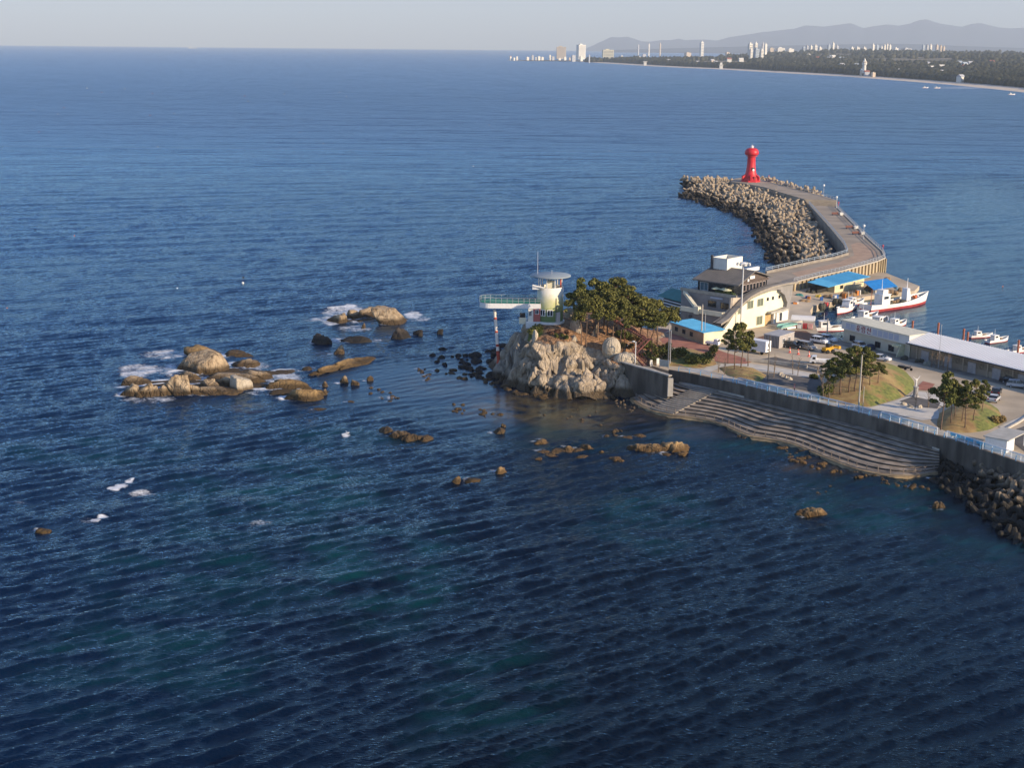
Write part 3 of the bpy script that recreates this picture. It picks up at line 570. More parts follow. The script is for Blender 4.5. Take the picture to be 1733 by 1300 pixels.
# caterpillar rock: joined segments, each a boulder
for i, (u, v, w, h) in enumerate([(657, 737, 27, 24), (668, 742, 22, 22), (680, 743, 22, 22), (693, 745, 20, 20), (705, 744, 15, 15), (718, 746, 24, 17)]):
    prock(u, v, w, h, R_TAN, ['leftmost fluted segment of the caterpillar rock', 'second segment of the caterpillar rock', 'third segment of the caterpillar rock', 'smooth lit segment of the caterpillar rock', 'small saddle segment of the caterpillar rock', 'rounded right-hand end of the caterpillar rock'][i], 'segments of the caterpillar rock', deep=1.0, sub=4, cracks=3)
for i, (u, v, w, h) in enumerate([(1090, 764, 34, 30), (1086, 742, 18, 15), (1110, 766, 30, 30), (1128, 764, 28, 32), (1142, 766, 34, 38), (1118, 770, 14, 10), (1130, 772, 14, 9), (1155, 771, 14, 15), (1060, 744, 17, 11)]):
    prock(u, v, w, h, R_GOLD, ['left shoulder of the jagged golden reef below the steps', 'small cap behind the left of the golden reef', 'weedy middle block of the golden reef', 'rough lit block of the golden reef', 'tallest right-hand block of the golden reef', 'small stone at the front foot of the golden reef', 'second small stone at the front foot of the golden reef', 'knob at the right tip of the golden reef', 'small brown rock just left of the golden reef'][i], 'blocks of the golden reef', deep=.9, sub=4, rough=.34, cracks=3, planes=10, boxy=.7)
for i, (u, v, w, h) in enumerate([(917, 754, 22, 20), (922, 767, 16, 10), (938, 772, 20, 12), (952, 766, 26, 14), (962, 766, 16, 18), (978, 765, 20, 12), (994, 762, 18, 18), (985, 776, 16, 10), (1040, 780, 20, 14), (1053, 783, 10, 10), (1018, 766, 6, 7), (913, 778, 10, 6)]):
    prock(u, v, w, h, R_GOLD, ['orange rock with a foam edge, left of the golden cluster', 'low stone under the foam-edged orange rock', 'lowest left stone of the golden cluster', 'wide stone of the golden cluster', 'round lit stone in the middle of the golden cluster', 'flat link stone of the golden cluster', 'upright right-hand stone of the golden cluster', 'flat pale stone before the golden cluster', 'double-humped stone right of the golden cluster', 'round stone touching the double-humped one', 'single tiny stone above the double-humped one', 'reddish stone awash below the golden cluster'][i], 'rocks of the golden cluster', deep=.9, sub=4, rough=.3, planes=10)
# small scattered stones, told apart only by the cluster they lie in
def scatter(n, poly, lab, grp, m, wr=(5, 12), sub=2, hz=.42, z=0.0):
    us = [p[0] for p in poly]; vs_ = [p[1] for p in poly]; k = 0
    while k < n:
        u, v = rnd.uniform(min(us), max(us)), rnd.uniform(min(vs_), max(vs_)); c = False
        for i in range(len(poly)):
            (x1, y1), (x2, y2) = poly[i], poly[i-1]
            if (y1 > v) != (y2 > v) and u < (x2-x1)*(v-y1)/(y2-y1)+x1: c = not c
        if not c: continue
        w = rnd.uniform(*wr); prock(u, v, w, w*hz, m if not isinstance(m, list) else rnd.choice(m), lab, grp, sub=sub, deep=rnd.uniform(.7, 1.1), cracks=0, planes=7, rough=.15, z=z, rz=rnd.uniform(0, 3)); k += 1
scatter(16, [(622, 656), (650, 660), (682, 676), (660, 682), (626, 668)], 'small tan stone in the bay cluster right of the pale wedge', 'stones of the bay cluster', R_TAN, (4, 11))
scatter(14, [(704, 624), (728, 622), (728, 648), (708, 646)], 'small stone in the upright row in the middle of the lagoon', 'stones of the lagoon row', R_TAN, (4, 10))
scatter(22, [(726, 622), (760, 624), (812, 634), (836, 646), (880, 664), (850, 660), (790, 646), (740, 632)], 'brown stone in the chain running out from the headland foot', 'stones of the headland chain', [R_BROWN, R_TAN], (6, 15))
scatter(10, [(760, 684), (786, 684), (786, 704), (764, 700)], 'small brown stone in the cluster below the headland chain', 'stones below the headland chain', R_BROWN, (4, 11))
scatter(9, [(800, 694), (850, 694), (850, 706), (800, 706)], 'flat brown stone awash below the headland', 'flat stones awash', R_BROWN, (5, 14), hz=.4)
scatter(14, [(700, 600), (760, 590), (790, 600), (800, 626), (770, 622), (720, 612)], 'black weedy stone on the shaded side of the headland', 'black stones of the shaded shallows', R_DARK, (5, 15), hz=.5)
scatter(30, [(800, 606), (850, 584), (856, 634), (842, 648), (806, 640), (776, 634)], 'dark boulder heaped on the shaded foot of the headland', 'dark boulders at the headland foot', R_DARK, (10, 28), sub=3, hz=.42)
scatter(46, [(826, 644), (870, 660), (905, 668), (940, 668), (980, 662), (1010, 660), (1045, 670), (1050, 676), (980, 672), (930, 678), (880, 672), (830, 652)], 'weedy brown boulder on the tide line below the headland cliff', 'boulders at the foot of the cliff', [R_BROWN, R_BROWN, R_TAN], (8, 20), sub=3)
scatter(22, [(1040, 672), (1074, 680), (1082, 696), (1060, 700), (1044, 690)], 'small pale stone between the cliff and the seating steps', 'pale stones beside the steps', R_PALE, (3, 8))
scatter(10, [(900, 684), (1010, 690), (1040, 724), (920, 712)], 'single stone on the shallow brown sandy bed', 'stones on the brown shallows', R_TAN, (3, 10), hz=.4)
scatter(8, [(1020, 728), (1055, 726), (1058, 738), (1020, 742)], 'low pale stone behind the golden reef', 'stones behind the golden reef', R_TAN, (6, 15), hz=.55)
scatter(18, [(1320, 760), (1366, 764), (1372, 786), (1330, 784)], 'golden stone in the heap below the middle of the steps', 'golden stones at the steps foot', R_GOLD, (6, 18), sub=3)
scatter(40, [(1366, 776), (1450, 800), (1530, 814), (1580, 812), (1575, 832), (1500, 824), (1430, 806), (1370, 790)], 'brown stone along the foot of the seating steps', 'stones along the steps foot', [R_GOLD, R_BROWN], (5, 15), sub=2)
scatter(5, [(1246, 735), (1276, 742), (1270, 748), (1250, 742)], 'small stone at the first bend of the steps', 'stones at the steps bend', R_TAN, (6, 11))
scatter(4, [(1376, 826), (1420, 824), (1420, 842), (1380, 842)], 'pale stone nearly awash above the flat tan rock', 'stones awash off the steps', R_TAN, (5, 10), hz=.35)
# surf: broken foam in the water round those rocks, heavier on the side the swell comes from
def surf():
    me = bpy.data.objects['sea'].data; n = len(me.vertices); co = np.empty(n*3, np.float32); me.vertices.foreach_get('co', co); co = co.reshape(-1, 3); ca = me.color_attributes['tint']; t = np.empty(n*4, np.float32); ca.data.foreach_get('color', t); t = t.reshape(-1, 4)
    for x, y, w, d, k in WETS:
        R = max(w, d)*1.5 + 2.5; ix = np.nonzero((np.abs(co[:, 0] - x) < R) & (np.abs(co[:, 1] - y) < R))[0]
        if not len(ix): continue
        dx, dy = co[ix, 0] - x, co[ix, 1] - y; q = np.hypot(dx/w, dy/d); far_ = (q - 1)*min(w, d); side = (-dx*.62 + dy*.5)/np.maximum(.3, np.hypot(dx, dy))
        f = k*np.exp(-np.maximum(0, far_)/(.7 + .35*max(w, d)**.5))*(.52 + .38*np.clip(side, -1, 1)) * (.75 + .6*fbm(np.stack([co[ix, 0]*.5, co[ix, 1]*.5, co[ix, 0]*0 + 5], 1), 3))
        t[ix, 2] = np.maximum(t[ix, 2], np.clip(f, 0, .95))
    ca.data.foreach_set('color', t.ravel())
surf()
# boulders lying on the headland
for u, v, w, h, m, lab, kw in [
  (1035, 603, 33, 33, R_PALE, 'huge smooth egg-shaped pale boulder on the headland slope above the curved wall', dict(planes=2, rough=.03, cracks=1, boxy=.95, sub=5, smooth_=True)),
  (1060, 620, 44, 24, R_PALE, 'big half-buried rounded slab right of the egg-shaped boulder', dict(planes=2, rough=.03, cracks=2, boxy=.95, deep=.6, smooth_=True)),
  (975, 562, 26, 28, R_CLIFF, 'mottled grey boulder standing right of the round tower', dict(cracks=2)),
  (966, 540, 20, 20, R_PALE, 'pale lit boulder behind the mottled one beside the tower', dict()),
  (1008, 570, 14, 24, R_CLIFF, 'tall narrow slab leaning among the pine trunks', dict(lean=(.2, 0))),
  (905, 578, 12, 22, R_PALE, 'upright pale stone on the cliff edge below the tower', dict(planes=5)),
  (972, 577, 14, 9, R_PALE, 'low pale stone in the brown soil below the pines', dict(sub=3)),
]:
    p = onhead(u, v); s = p.y / F; W = w * s; D = W * kw.pop('deep', .85); SEED[0] += 1; sub = kw.pop('sub', 4)
    o = rock('boulder', (p.x, p.y + D * .4, p.z - .2), W, D, h * s, m, SEED[0], sub=sub, **kw); o.location.z = p.z + h * s * .35; o.scale = (1, 1, .62); tag(o, lab, 'boulder')
# blocks of the cliff itself, each its own part of the headland
R_FLANK = rockmat('shade_toned_flank', (.36, .31, .245), (.17, .145, .115), (.06, .045, .03), 1.6, .14)  # cliff granite toned down, carrying the flank's shade in its colour
HEAD = bpy.data.objects['rocky_headland']
rb = random.Random(21)
for k in range(52):
    u = rb.uniform(880, 1030); top = 584 + max(0, (u - 960)) * .62; v = rb.uniform(top + 8, 664 - abs(u - 950) * .06)
    if abs(u - (950 - (v - 590)*.33)) < 9 or abs(u - 1004) < 5: continue
    p = onhead(u, v); w = rb.uniform(1.8, 5.0) * (1.15 if v > 640 else 1)
    o = rock('cliff_block', p + Vector((0, .4, -.2)), w, w * rb.uniform(.6, .9), w * rb.uniform(.35, .6), R_CLIFF, 900 + k, sub=4, planes=7, rough=.07, cracks=2, boxy=.55, smooth_=False, rot=(rb.uniform(-.5, .5), rb.uniform(-.5, .5), rb.uniform(0, 3)))
    o.parent = HEAD
for k, (x, y, w, d, h) in enumerate([(1.6, 314.5, 5.5, 5, 9.5), (-.2, 317.5, 5, 5, 7.4), (2.4, 319, 5, 6, 11), (-1.8, 321, 4.5, 4.5, 4.6), (.4, 322, 5, 5, 8.6), (3.6, 312.2, 4, 3.6, 6.0), (.2, 313.4, 3.6, 3.2, 3.6), (-2.2, 318.0, 3.2, 3.2, 2.6)]):
    o = rock('cliff_block', (x, y, -1), w, d, h + 1, R_FLANK, 1500 + k, sub=4, planes=8, rough=.06, cracks=4, boxy=.6, rot=(0, 0, .45 + .12*k)); o.parent = HEAD
# ------------------------------------------------------------------ breakwater
def line(pts, z): return [G(u, v, z) for u, v in pts]
BW_OUT = [(1296, 463), (1336, 454), (1374, 445.5), (1412, 438), (1434.8, 431), (1428.5, 416.6), (1407, 390), (1386.6, 367), (1368.8, 347)]
BW_HARB = [(1343.5, 478), (1386.6, 467), (1419.6, 460), (1450, 452), (1485.6, 442), (1498, 436.5), (1493, 425.5), (1470.4, 405), (1447.6, 382), (1424.7, 359.5), (1415, 349.5)]
UP_OUT = [(1361, 336.6), (1343.5, 331.6), (1318, 324), (1292.7, 316), (1262, 310.5), (1236.8, 307)]
UP_BACK = [(1243, 302), (1262, 299), (1285, 302), (1297.7, 306), (1323, 312.5), (1348.5, 320), (1374, 326.5), (1389, 330), (1402, 334), (1417, 339)]
Z1, Z2 = 5.0, 6.6
def breakwater():
    lo = line(BW_OUT, Z1); hi = line(BW_HARB, Z1); uo = line(UP_OUT, Z2); ub = line(UP_BACK, Z2)
    DECK = mat('breakwater_deck', (.38, .31, .23), .9, (.28, .23, .17), .12, .01, 2.0)
    root = thing('breakwater', 'long bent concrete breakwater with a raised outer end carrying the red lighthouse', 'breakwater', tuple(hi[0]))
    of = Vector(hi[0])
    def deck(name, pts, z, m):
        q = [Vector((p.x, p.y, z)) - of for p in pts]; b = MB(); n = len(q)
        ar = sum(q[i].x*q[(i+1) % n].y - q[(i+1) % n].x*q[i].y for i in range(n))
        if ar < 0: q = q[::-1]
        b.add(q + [Vector((p.x, p.y, -4 - of.z)) for p in q], [tuple(range(n))] + [((i+1) % n, i, n+i, n+(i+1) % n) for i in range(n)])
        b.build(name, m, root)
    back = [G(1262, 472, Z1), G(1235, 492, Z1), G(1290, 488, Z1)]
    deck('lower_deck', lo[::-1] + [back[0], back[1], back[2]] + hi, Z1, DECK)
    deck('upper_deck', uo + ub, Z2, DECK)
    # sloping face between the two levels
    b = MB(); A, B = uo[0], ub[-1]; C, D = Vector(lo[-1]), Vector(hi[-1]); q = [Vector((p.x, p.y, z)) - of for p, z in ((A, Z2), (B, Z2), (D, Z1 + .02), (C, Z1 + .02))]
    n = 8
    for i in range(n):
        a0, b0, a1, b1 = (q[0].lerp(q[3], i/n), q[1].lerp(q[2], i/n), q[0].lerp(q[3], (i+1)/n), q[1].lerp(q[2], (i+1)/n)); t = Z2 - of.z - i*(Z2-Z1)/n - .06
        b.add([Vector((p.x, p.y, z)) for p, z in ((a0, t), (b0, t), (b1, t), (a1, t), (a1, t - .25), (b1, t - .25), (a0, -6), (b0, -6), (a1, -6), (b1, -6))], [(0, 3, 2, 1), (3, 4, 5, 2), (0, 6, 8, 3), (1, 2, 9, 7)])
    b.build('stair', mat('stair_stone', (.45, .36, .24), .9, (.34, .27, .18), .4), root)
    # parapet along the sea side
    b = MB()
    for a, c in zip(lo[:-1], lo[1:]): b.bar(Vector(a) - of + Vector((0, 0, .35)), Vector(c) - of + Vector((0, 0, .35)), .7, .9)
    b.build('parapet', CONC, root)
    b = MB()
    for a, c in zip(hi[:-1], hi[1:]):
        d = (c - a).normalized(); nn = Vector((d.y, -d.x, 0)); nn = nn if nn.y < 0 or nn.x > 0 else -nn
        b.bar(Vector(a) - of + Vector((0, 0, .1)), Vector(c) - of + Vector((0, 0, .1)), .5, .3)
    b.build('kerb', CONC_L, root)
    # warm paving on the near half
    o = MB().add([Vector((p.x, p.y, Z1 + .012)) - of for p in [G(u, v, Z1) for u, v in [(1340, 462), (1380, 453), (1420, 444), (1446, 432), (1440, 414), (1452, 410), (1474, 416), (1486, 430), (1478, 437), (1440, 447), (1400, 457), (1350, 469)]]], [tuple(range(12))]).build('paving', mat('orange_paving', (.46, .315, .21), .9, (.36, .245, .165), .3), root)
    if o.data.polygons[0].normal.z < 0: o.data.flip_normals()
    # harbour face buttresses and stained wall
    b = MB(); pts = resample(hi[:6], 26)
    for i, p in enumerate(pts):
        q = pts[min(i+1, 25)]; d = (q - pts[max(i-1, 0)]).normalized(); nn = Vector((d.y, -d.x, 0)); nn = nn if nn.y < 0 else -nn
        c = p - of + nn*.28; b.obox(c + Vector((0, 0, -2.6)), d*.35, nn*.25, Vector((0, 0, 2.4)))
    b.build('buttresses', mat('ochre_wall', (.50, .40, .24), .9, (.36, .28, .16), .6, stretch=(1, 1, .3)), root)['kind'] = 'stuff'
    return lo, hi, uo, ub
LO, HI, UO, UB = breakwater()
def railing(name, pts, label, m_post, m_rail, h=1.1, gap=2.0, rails=(1.1, .6), w=.07, cat='railing', base=0.0, pw=None):
    n = max(2, int(sum((b - a).length for a, b in zip(pts[:-1], pts[1:])) / gap)); q = resample(pts, n + 1); o = q[len(q)//2].copy()
    root = thing(name, label, cat, tuple(o)); pm = None
    for p in q:
        if pm is None: pm = MB().box(-(pw or w)*.6, (pw or w)*.6, -(pw or w)*.6, (pw or w)*.6, base, h).mesh('post', m_post)
        e = link_mesh('post', pm, root); e.location = p - o
    for z in rails:
        b = MB()
        for a, c in zip(q[:-1], q[1:]): b.bar(a - o + Vector((0, 0, z)), c - o + Vector((0, 0, z)), w)
        b.build('rail', m_rail, root)
    return root
STEEL = flat('galvanised_steel', (.42, .43, .44), .5, .3); BLUEG = flat('grey_blue_paint', (.30, .36, .42), .5)
up = lambda L, z: [p + Vector((0, 0, z)) for p in L]
railing('railing', up(LO, .8), 'grey-blue railing along the sea parapet of the breakwater', BLUEG, BLUEG, gap=4.0, w=.14)
railing('railing', up(HI[:7], .25), 'pale railing along the harbour edge of the breakwater bend', STEEL, STEEL, gap=2.4, w=.12)
railing('railing', up(HI[6:], .25), 'railing along the harbour edge beside the breakwater benches', STEEL, STEEL, gap=4.5, w=.12)
railing('railing', UB[3:], 'railing along the far edge of the raised breakwater end', STEEL, STEEL, gap=5, w=.13)
# ------------------------------------------------------------------ lighthouse
RED = mat('red_lighthouse_paint', (.62, .025, .035), .45, (.50, .02, .03), .8)
WHITE = flat('white_paint', (.78, .77, .74), .5); DARKGLASS = flat('dark_glass', (.02, .025, .03), .12, spec=.8); BLACK = flat('black_rubber', (.02, .02, .02), .7)
def lighthouse():
    p = G(1270, 307, Z2); r = thing('lighthouse', 'red lighthouse with a mushroom-shaped head at the end of the breakwater', 'lighthouse', p, .4)
    MB().lathe([(5.2, 0), (5.2, .9), (4.7, 1.0), (4.5, 2.0)], 8).build('plinth', RED, r)
    MB().lathe([(4.2, 1.9), (3.5, 3.0), (2.9, 4.4), (2.5, 6.2), (2.25, 8.5), (2.05, 13.6), (2.2, 13.9)], 28).build('shaft', RED, r, True)
    MB().lathe([(2.1, 13.8), (3.2, 13.95), (3.65, 14.6), (3.7, 15.4), (3.3, 16.6), (2.5, 17.3), (1.6, 17.6), (1.2, 17.65)], 28).build('head', RED, r, True)
    MB().lathe([(1.9, 13.2), (3.0, 13.3), (3.0, 13.5), (2.1, 13.6)], 28).build('collar', RED, r)
    for k in range(6):
        a = k * math.pi / 3; MB().obox((3.6*math.cos(a), 3.6*math.sin(a), 2.7), Vector((math.cos(a), math.sin(a), -.55))*1.5, Vector((-math.sin(a), math.cos(a), 0))*.35, Vector((0, 0, .9))).build('buttress', RED, r)
    MB().lathe([(.75, 17.6), (.75, 18.5), (.9, 18.55), (.2, 19.0)], 12).build('lantern', WHITE, r)
    MB().tube([(0, 0, 18.9), (0, 0, 20.3)], .07, 6).build('finial', STEEL, r); MB().tube([(1.5, .4, 17.5), (1.5, .4, 19.3)], .06, 6).build('aerial', STEEL, r)
    d = MB(); d.tube([(-.15, -2.32, 6.3), (-.15, -2.75, 6.3)], .62, 14); d.build('porthole', WHITE, r); MB().box(-.9, .6, -2.62, -2.2, 6.4, 7.5).build('opening', BLACK, r)
    MB().box(-.6, .6, -4.6, -3.9, .9, 3.0).build('door', flat('dark_red', (.30, .015, .02)), r)
lighthouse()
# ------------------------------------------------------------------ tetrapods
def tetra_mesh():
    b = MB(); dirs = [Vector((0, 0, 1))] + [Vector((math.cos(a)*.943, math.sin(a)*.943, -.333)) for a in (.3, 2.394, 4.489)]
    for d in dirs: b.tube([d * .0, d * .85, d * 1.0], [.40, .27, .20], 7, True)
    return b.v, b.f
TV, TF = tetra_mesh(); TV = np.array(TV)
TETM = rockmat('tetrapod_concrete', (.47, .375, .26), (.22, .17, .115), (.04, .034, .027), 2.8, .05, 1.2)
TET = None
def tetrapods(spots, R, label, group, m):
    me = bpy.data.meshes.new('tetrapod'); me.from_pydata([tuple(p * R) for p in TV], [], TF); me.materials.append(m); me.polygons.foreach_set('use_smooth', [False]*len(me.polygons))
    for p in spots:
        o = link_mesh('tetrapod', me); o.location = p; o.rotation_euler = (rnd.uniform(0, 6.28), rnd.uniform(0, 6.28), rnd.uniform(0, 6.28)); o.scale = (rnd.uniform(.88, 1.1),)*3; tag(o, label, 'tetrapod', group)
def tetra_mass(name, spots, R, m):
    V, Fq, n = [], [], 0
    for p in spots:
        M = Matrix.Rotation(rnd.uniform(0, 6.28), 3, 'X') @ Matrix.Rotation(rnd.uniform(0, 6.28), 3, 'Y') @ Matrix.Rotation(rnd.uniform(0, 6.28), 3, 'Z')
        V.append(TV @ np.array(M).T * R * rnd.uniform(.88, 1.1) + np.array(p)); Fq += [tuple(i + n for i in f) for f in TF]; n += len(TV)
    me = bpy.data.meshes.new(name); me.from_pydata([tuple(x) for x in np.concatenate(V)], [], Fq); me.materials.append(m); o = link_mesh(name, me); tag(o, kind='stuff'); return o
W_ = resample(line([(1146, 333), (1170.8, 340), (1203.8, 350), (1234, 360.5), (1259.7, 373), (1277.5, 388), (1279, 404), (1292.7, 422), (1303, 442), (1316, 456)], 0), 60)
I_ = resample([G(u, v, 4.6) for u, v in [(1216, 302), (1240, 308), (1262, 312), (1292, 318), (1318, 326)]] + [G(u, v, 4.2) for u, v in [(1343, 334), (1362, 342), (1368, 358)]] + [G(u, v, 2.9) for u, v in [(1378, 380), (1394, 405), (1404, 425), (1396, 440)]], 60)
def heap():
    out = []; seen = {}
    tries = 0
    while tries < 9000:
        tries += 1; t = rnd.random(); f = rnd.random()**.9; i = t*58; k = int(i); a = W_[k].lerp(W_[k+1], i-k); b = I_[k].lerp(I_[k+1], i-k); p = a.lerp(b, f)
        p = Vector((p.x, p.y, b.z * min(1, f*1.5)**.8 - .9 + rnd.uniform(-1.3, 1.3)))
        c = (int(p.x//2.5), int(p.y//2.5)); ok = True
        for dx in (-1, 0, 1):
            for dy in (-1, 0, 1):
                for q in seen.get((c[0]+dx, c[1]+dy), ()):
                    if (q - p).length < 2.6: ok = False
        if ok: seen.setdefault(c, []).append(p); out.append(p)
    return out
hp = sorted(heap(), key=lambda p: p.y)
NB = 190
tetrapods(hp[:NB], 2.2, 'tan concrete tetrapod on the sea slope at the near bend of the breakwater', 'tetrapods of the breakwater slope', TETM)
tip = []
for k in range(150):
    t = rnd.random(); a = G(1284, 302, Z2).lerp(G(1380, 327, Z2), t); q = rnd.uniform(1, 16); tip.append(Vector((a.x + q*.55 + rnd.uniform(-1, 1), a.y + q*.8, 7.4 - q*.42 + rnd.uniform(-.6, .6))))
for k in range(70):
    a = G(rnd.uniform(1158, 1250), rnd.uniform(308, 312), 2); tip.append(Vector((a.x, a.y + rnd.uniform(-4, 14), rnd.uniform(.5, 4))))
o = tetra_mass('tetrapod_slope', hp[NB:] + tip, 2.2, TETM)
core = MB()
for k in range(0, 58):
    a, b, c, d = W_[k], W_[k+1], I_[k+1], I_[k]; z = lambda p, q: Vector((p.x, p.y, q))
    core.add([z(a, -1.6), z(b, -1.6), z(c, c.z - 1.2), z(d, d.z - 1.2)], [(3, 2, 1, 0)])
tag(core.build('rubble_core', R_DARK), kind='structure')
near = []; tries = 0
E_ = resample([G(u, v, 0) for u, v in [(1585, 816), (1612, 836), (1640, 858), (1664, 880), (1690, 904), (1720, 918), (1760, 940), (1820, 980)]], 40)
J_ = resample([Vector((p.x, p.y, 0)) for p in [G(1596, 760, 2.0), G(1640, 776, 2.6), G(1690, 795, 3.0), G(1733, 808, 3.4), G(1800, 830, 3.6), G(1880, 858, 3.6)]], 40)
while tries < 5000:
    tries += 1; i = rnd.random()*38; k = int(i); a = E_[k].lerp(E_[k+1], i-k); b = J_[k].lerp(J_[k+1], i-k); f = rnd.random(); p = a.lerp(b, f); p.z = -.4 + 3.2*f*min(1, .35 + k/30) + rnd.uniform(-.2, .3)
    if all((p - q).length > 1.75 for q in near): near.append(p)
tetrapods(near[:115], 1.75, 'grey concrete tetrapod in the shaded pile under the right end of the seawall', 'tetrapods below the seawall', rockmat('shade_toned_tetrapod', (.27, .21, .14), (.10, .08, .06), (.03, .027, .022), 2.4, .05, 1.2))  # darker tetrapod concrete: the shade on this pile is put into its colour
# ------------------------------------------------------------------ observatory tower
CREAM = mat('cream_render', (.74, .68, .50), .85, (.66, .60, .43), .5); GREYW = mat('grey_cladding', (.27, .255, .245), .8, (.22, .21, .20), .6); DGREY = flat('dark_frame', (.07, .065, .065), .5)
GREY_ROOF = mat('grey_roof', (.17, .155, .135), .7, (.13, .12, .105), .5); PALEW = mat('pale_wall', (.78, .75, .66), .8, (.68, .65, .56), .5)
def mural():
    m, t, b = nodes_of('painted_mural'); N, L = t.nodes, t.links; b.inputs['Roughness'].default_value = .75
    tc = N.new('ShaderNodeTexCoord'); sp = N.new('ShaderNodeSeparateXYZ'); L.new(tc.outputs['Object'], sp.inputs[0])
    n = N.new('ShaderNodeTexNoise'); n.inputs['Scale'].default_value = .9; n.inputs['Detail'].default_value = 6; L.new(tc.outputs['Object'], n.inputs['Vector'])
    a = N.new('ShaderNodeMath'); a.operation = 'MULTIPLY_ADD'; L.new(n.outputs[0], a.inputs[0]); a.inputs[1].default_value = 3.4; L.new(sp.outputs[2], a.inputs[2])
    r = N.new('ShaderNodeValToRGB'); mr = N.new('ShaderNodeMapRange'); mr.inputs[1].default_value = 2.6; mr.inputs[2].default_value = 12.5; L.new(a.outputs[0], mr.inputs[0]); L.new(mr.outputs[0], r.inputs[0])
    e = r.color_ramp.elements; e[0].position, e[0].color = 0.0, (.10, .17, .06, 1); e[1].position, e[1].color = .72, (.80, .76, .66, 1)
    for p, c in ((.22, (.16, .22, .08, 1)), (.34, (.42, .44, .17, 1)), (.5, (.60, .57, .34, 1))): q = e.new(p); q.color = c
    L.new(r.outputs[0], b.inputs['Base Color']); return m
def window(parent, cx, z, w, h, face, y=0.0, frame=None, dark=None, t=.12, mull=1):
    """framed window on the local plane: face 'x-' / 'y-' gives the outward normal"""
    b = MB(); fr = .09
    def bx(m, a0, a1, z0, z1, d0, d1):
        if face == 'y-': m.box(a0, a1, y - d1, y - d0, z0, z1)
        else: m.box(y - d1, y - d0, a0, a1, z0, z1)
    bx(b, cx - w/2, cx + w/2, z, z + fr, -.05, t); bx(b, cx - w/2, cx + w/2, z + h - fr, z + h, -.05, t); bx(b, cx - w/2, cx - w/2 + fr, z + fr, z + h - fr, -.05, t); bx(b, cx + w/2 - fr, cx + w/2, z + fr, z + h - fr, -.05, t)
    for k in range(mull): xx = cx - w/2 + w*(k+1)/(mull+1); bx(b, xx - fr*.4, xx + fr*.4, z + fr, z + h - fr, -.05, t*.8)
    f = b.build('window', frame or WHITE, parent); g = MB(); bx(g, cx - w/2 + fr, cx + w/2 - fr, z + fr, z + h - fr, .0, .05); g.build('pane', dark or DARKGLASS, f); return f
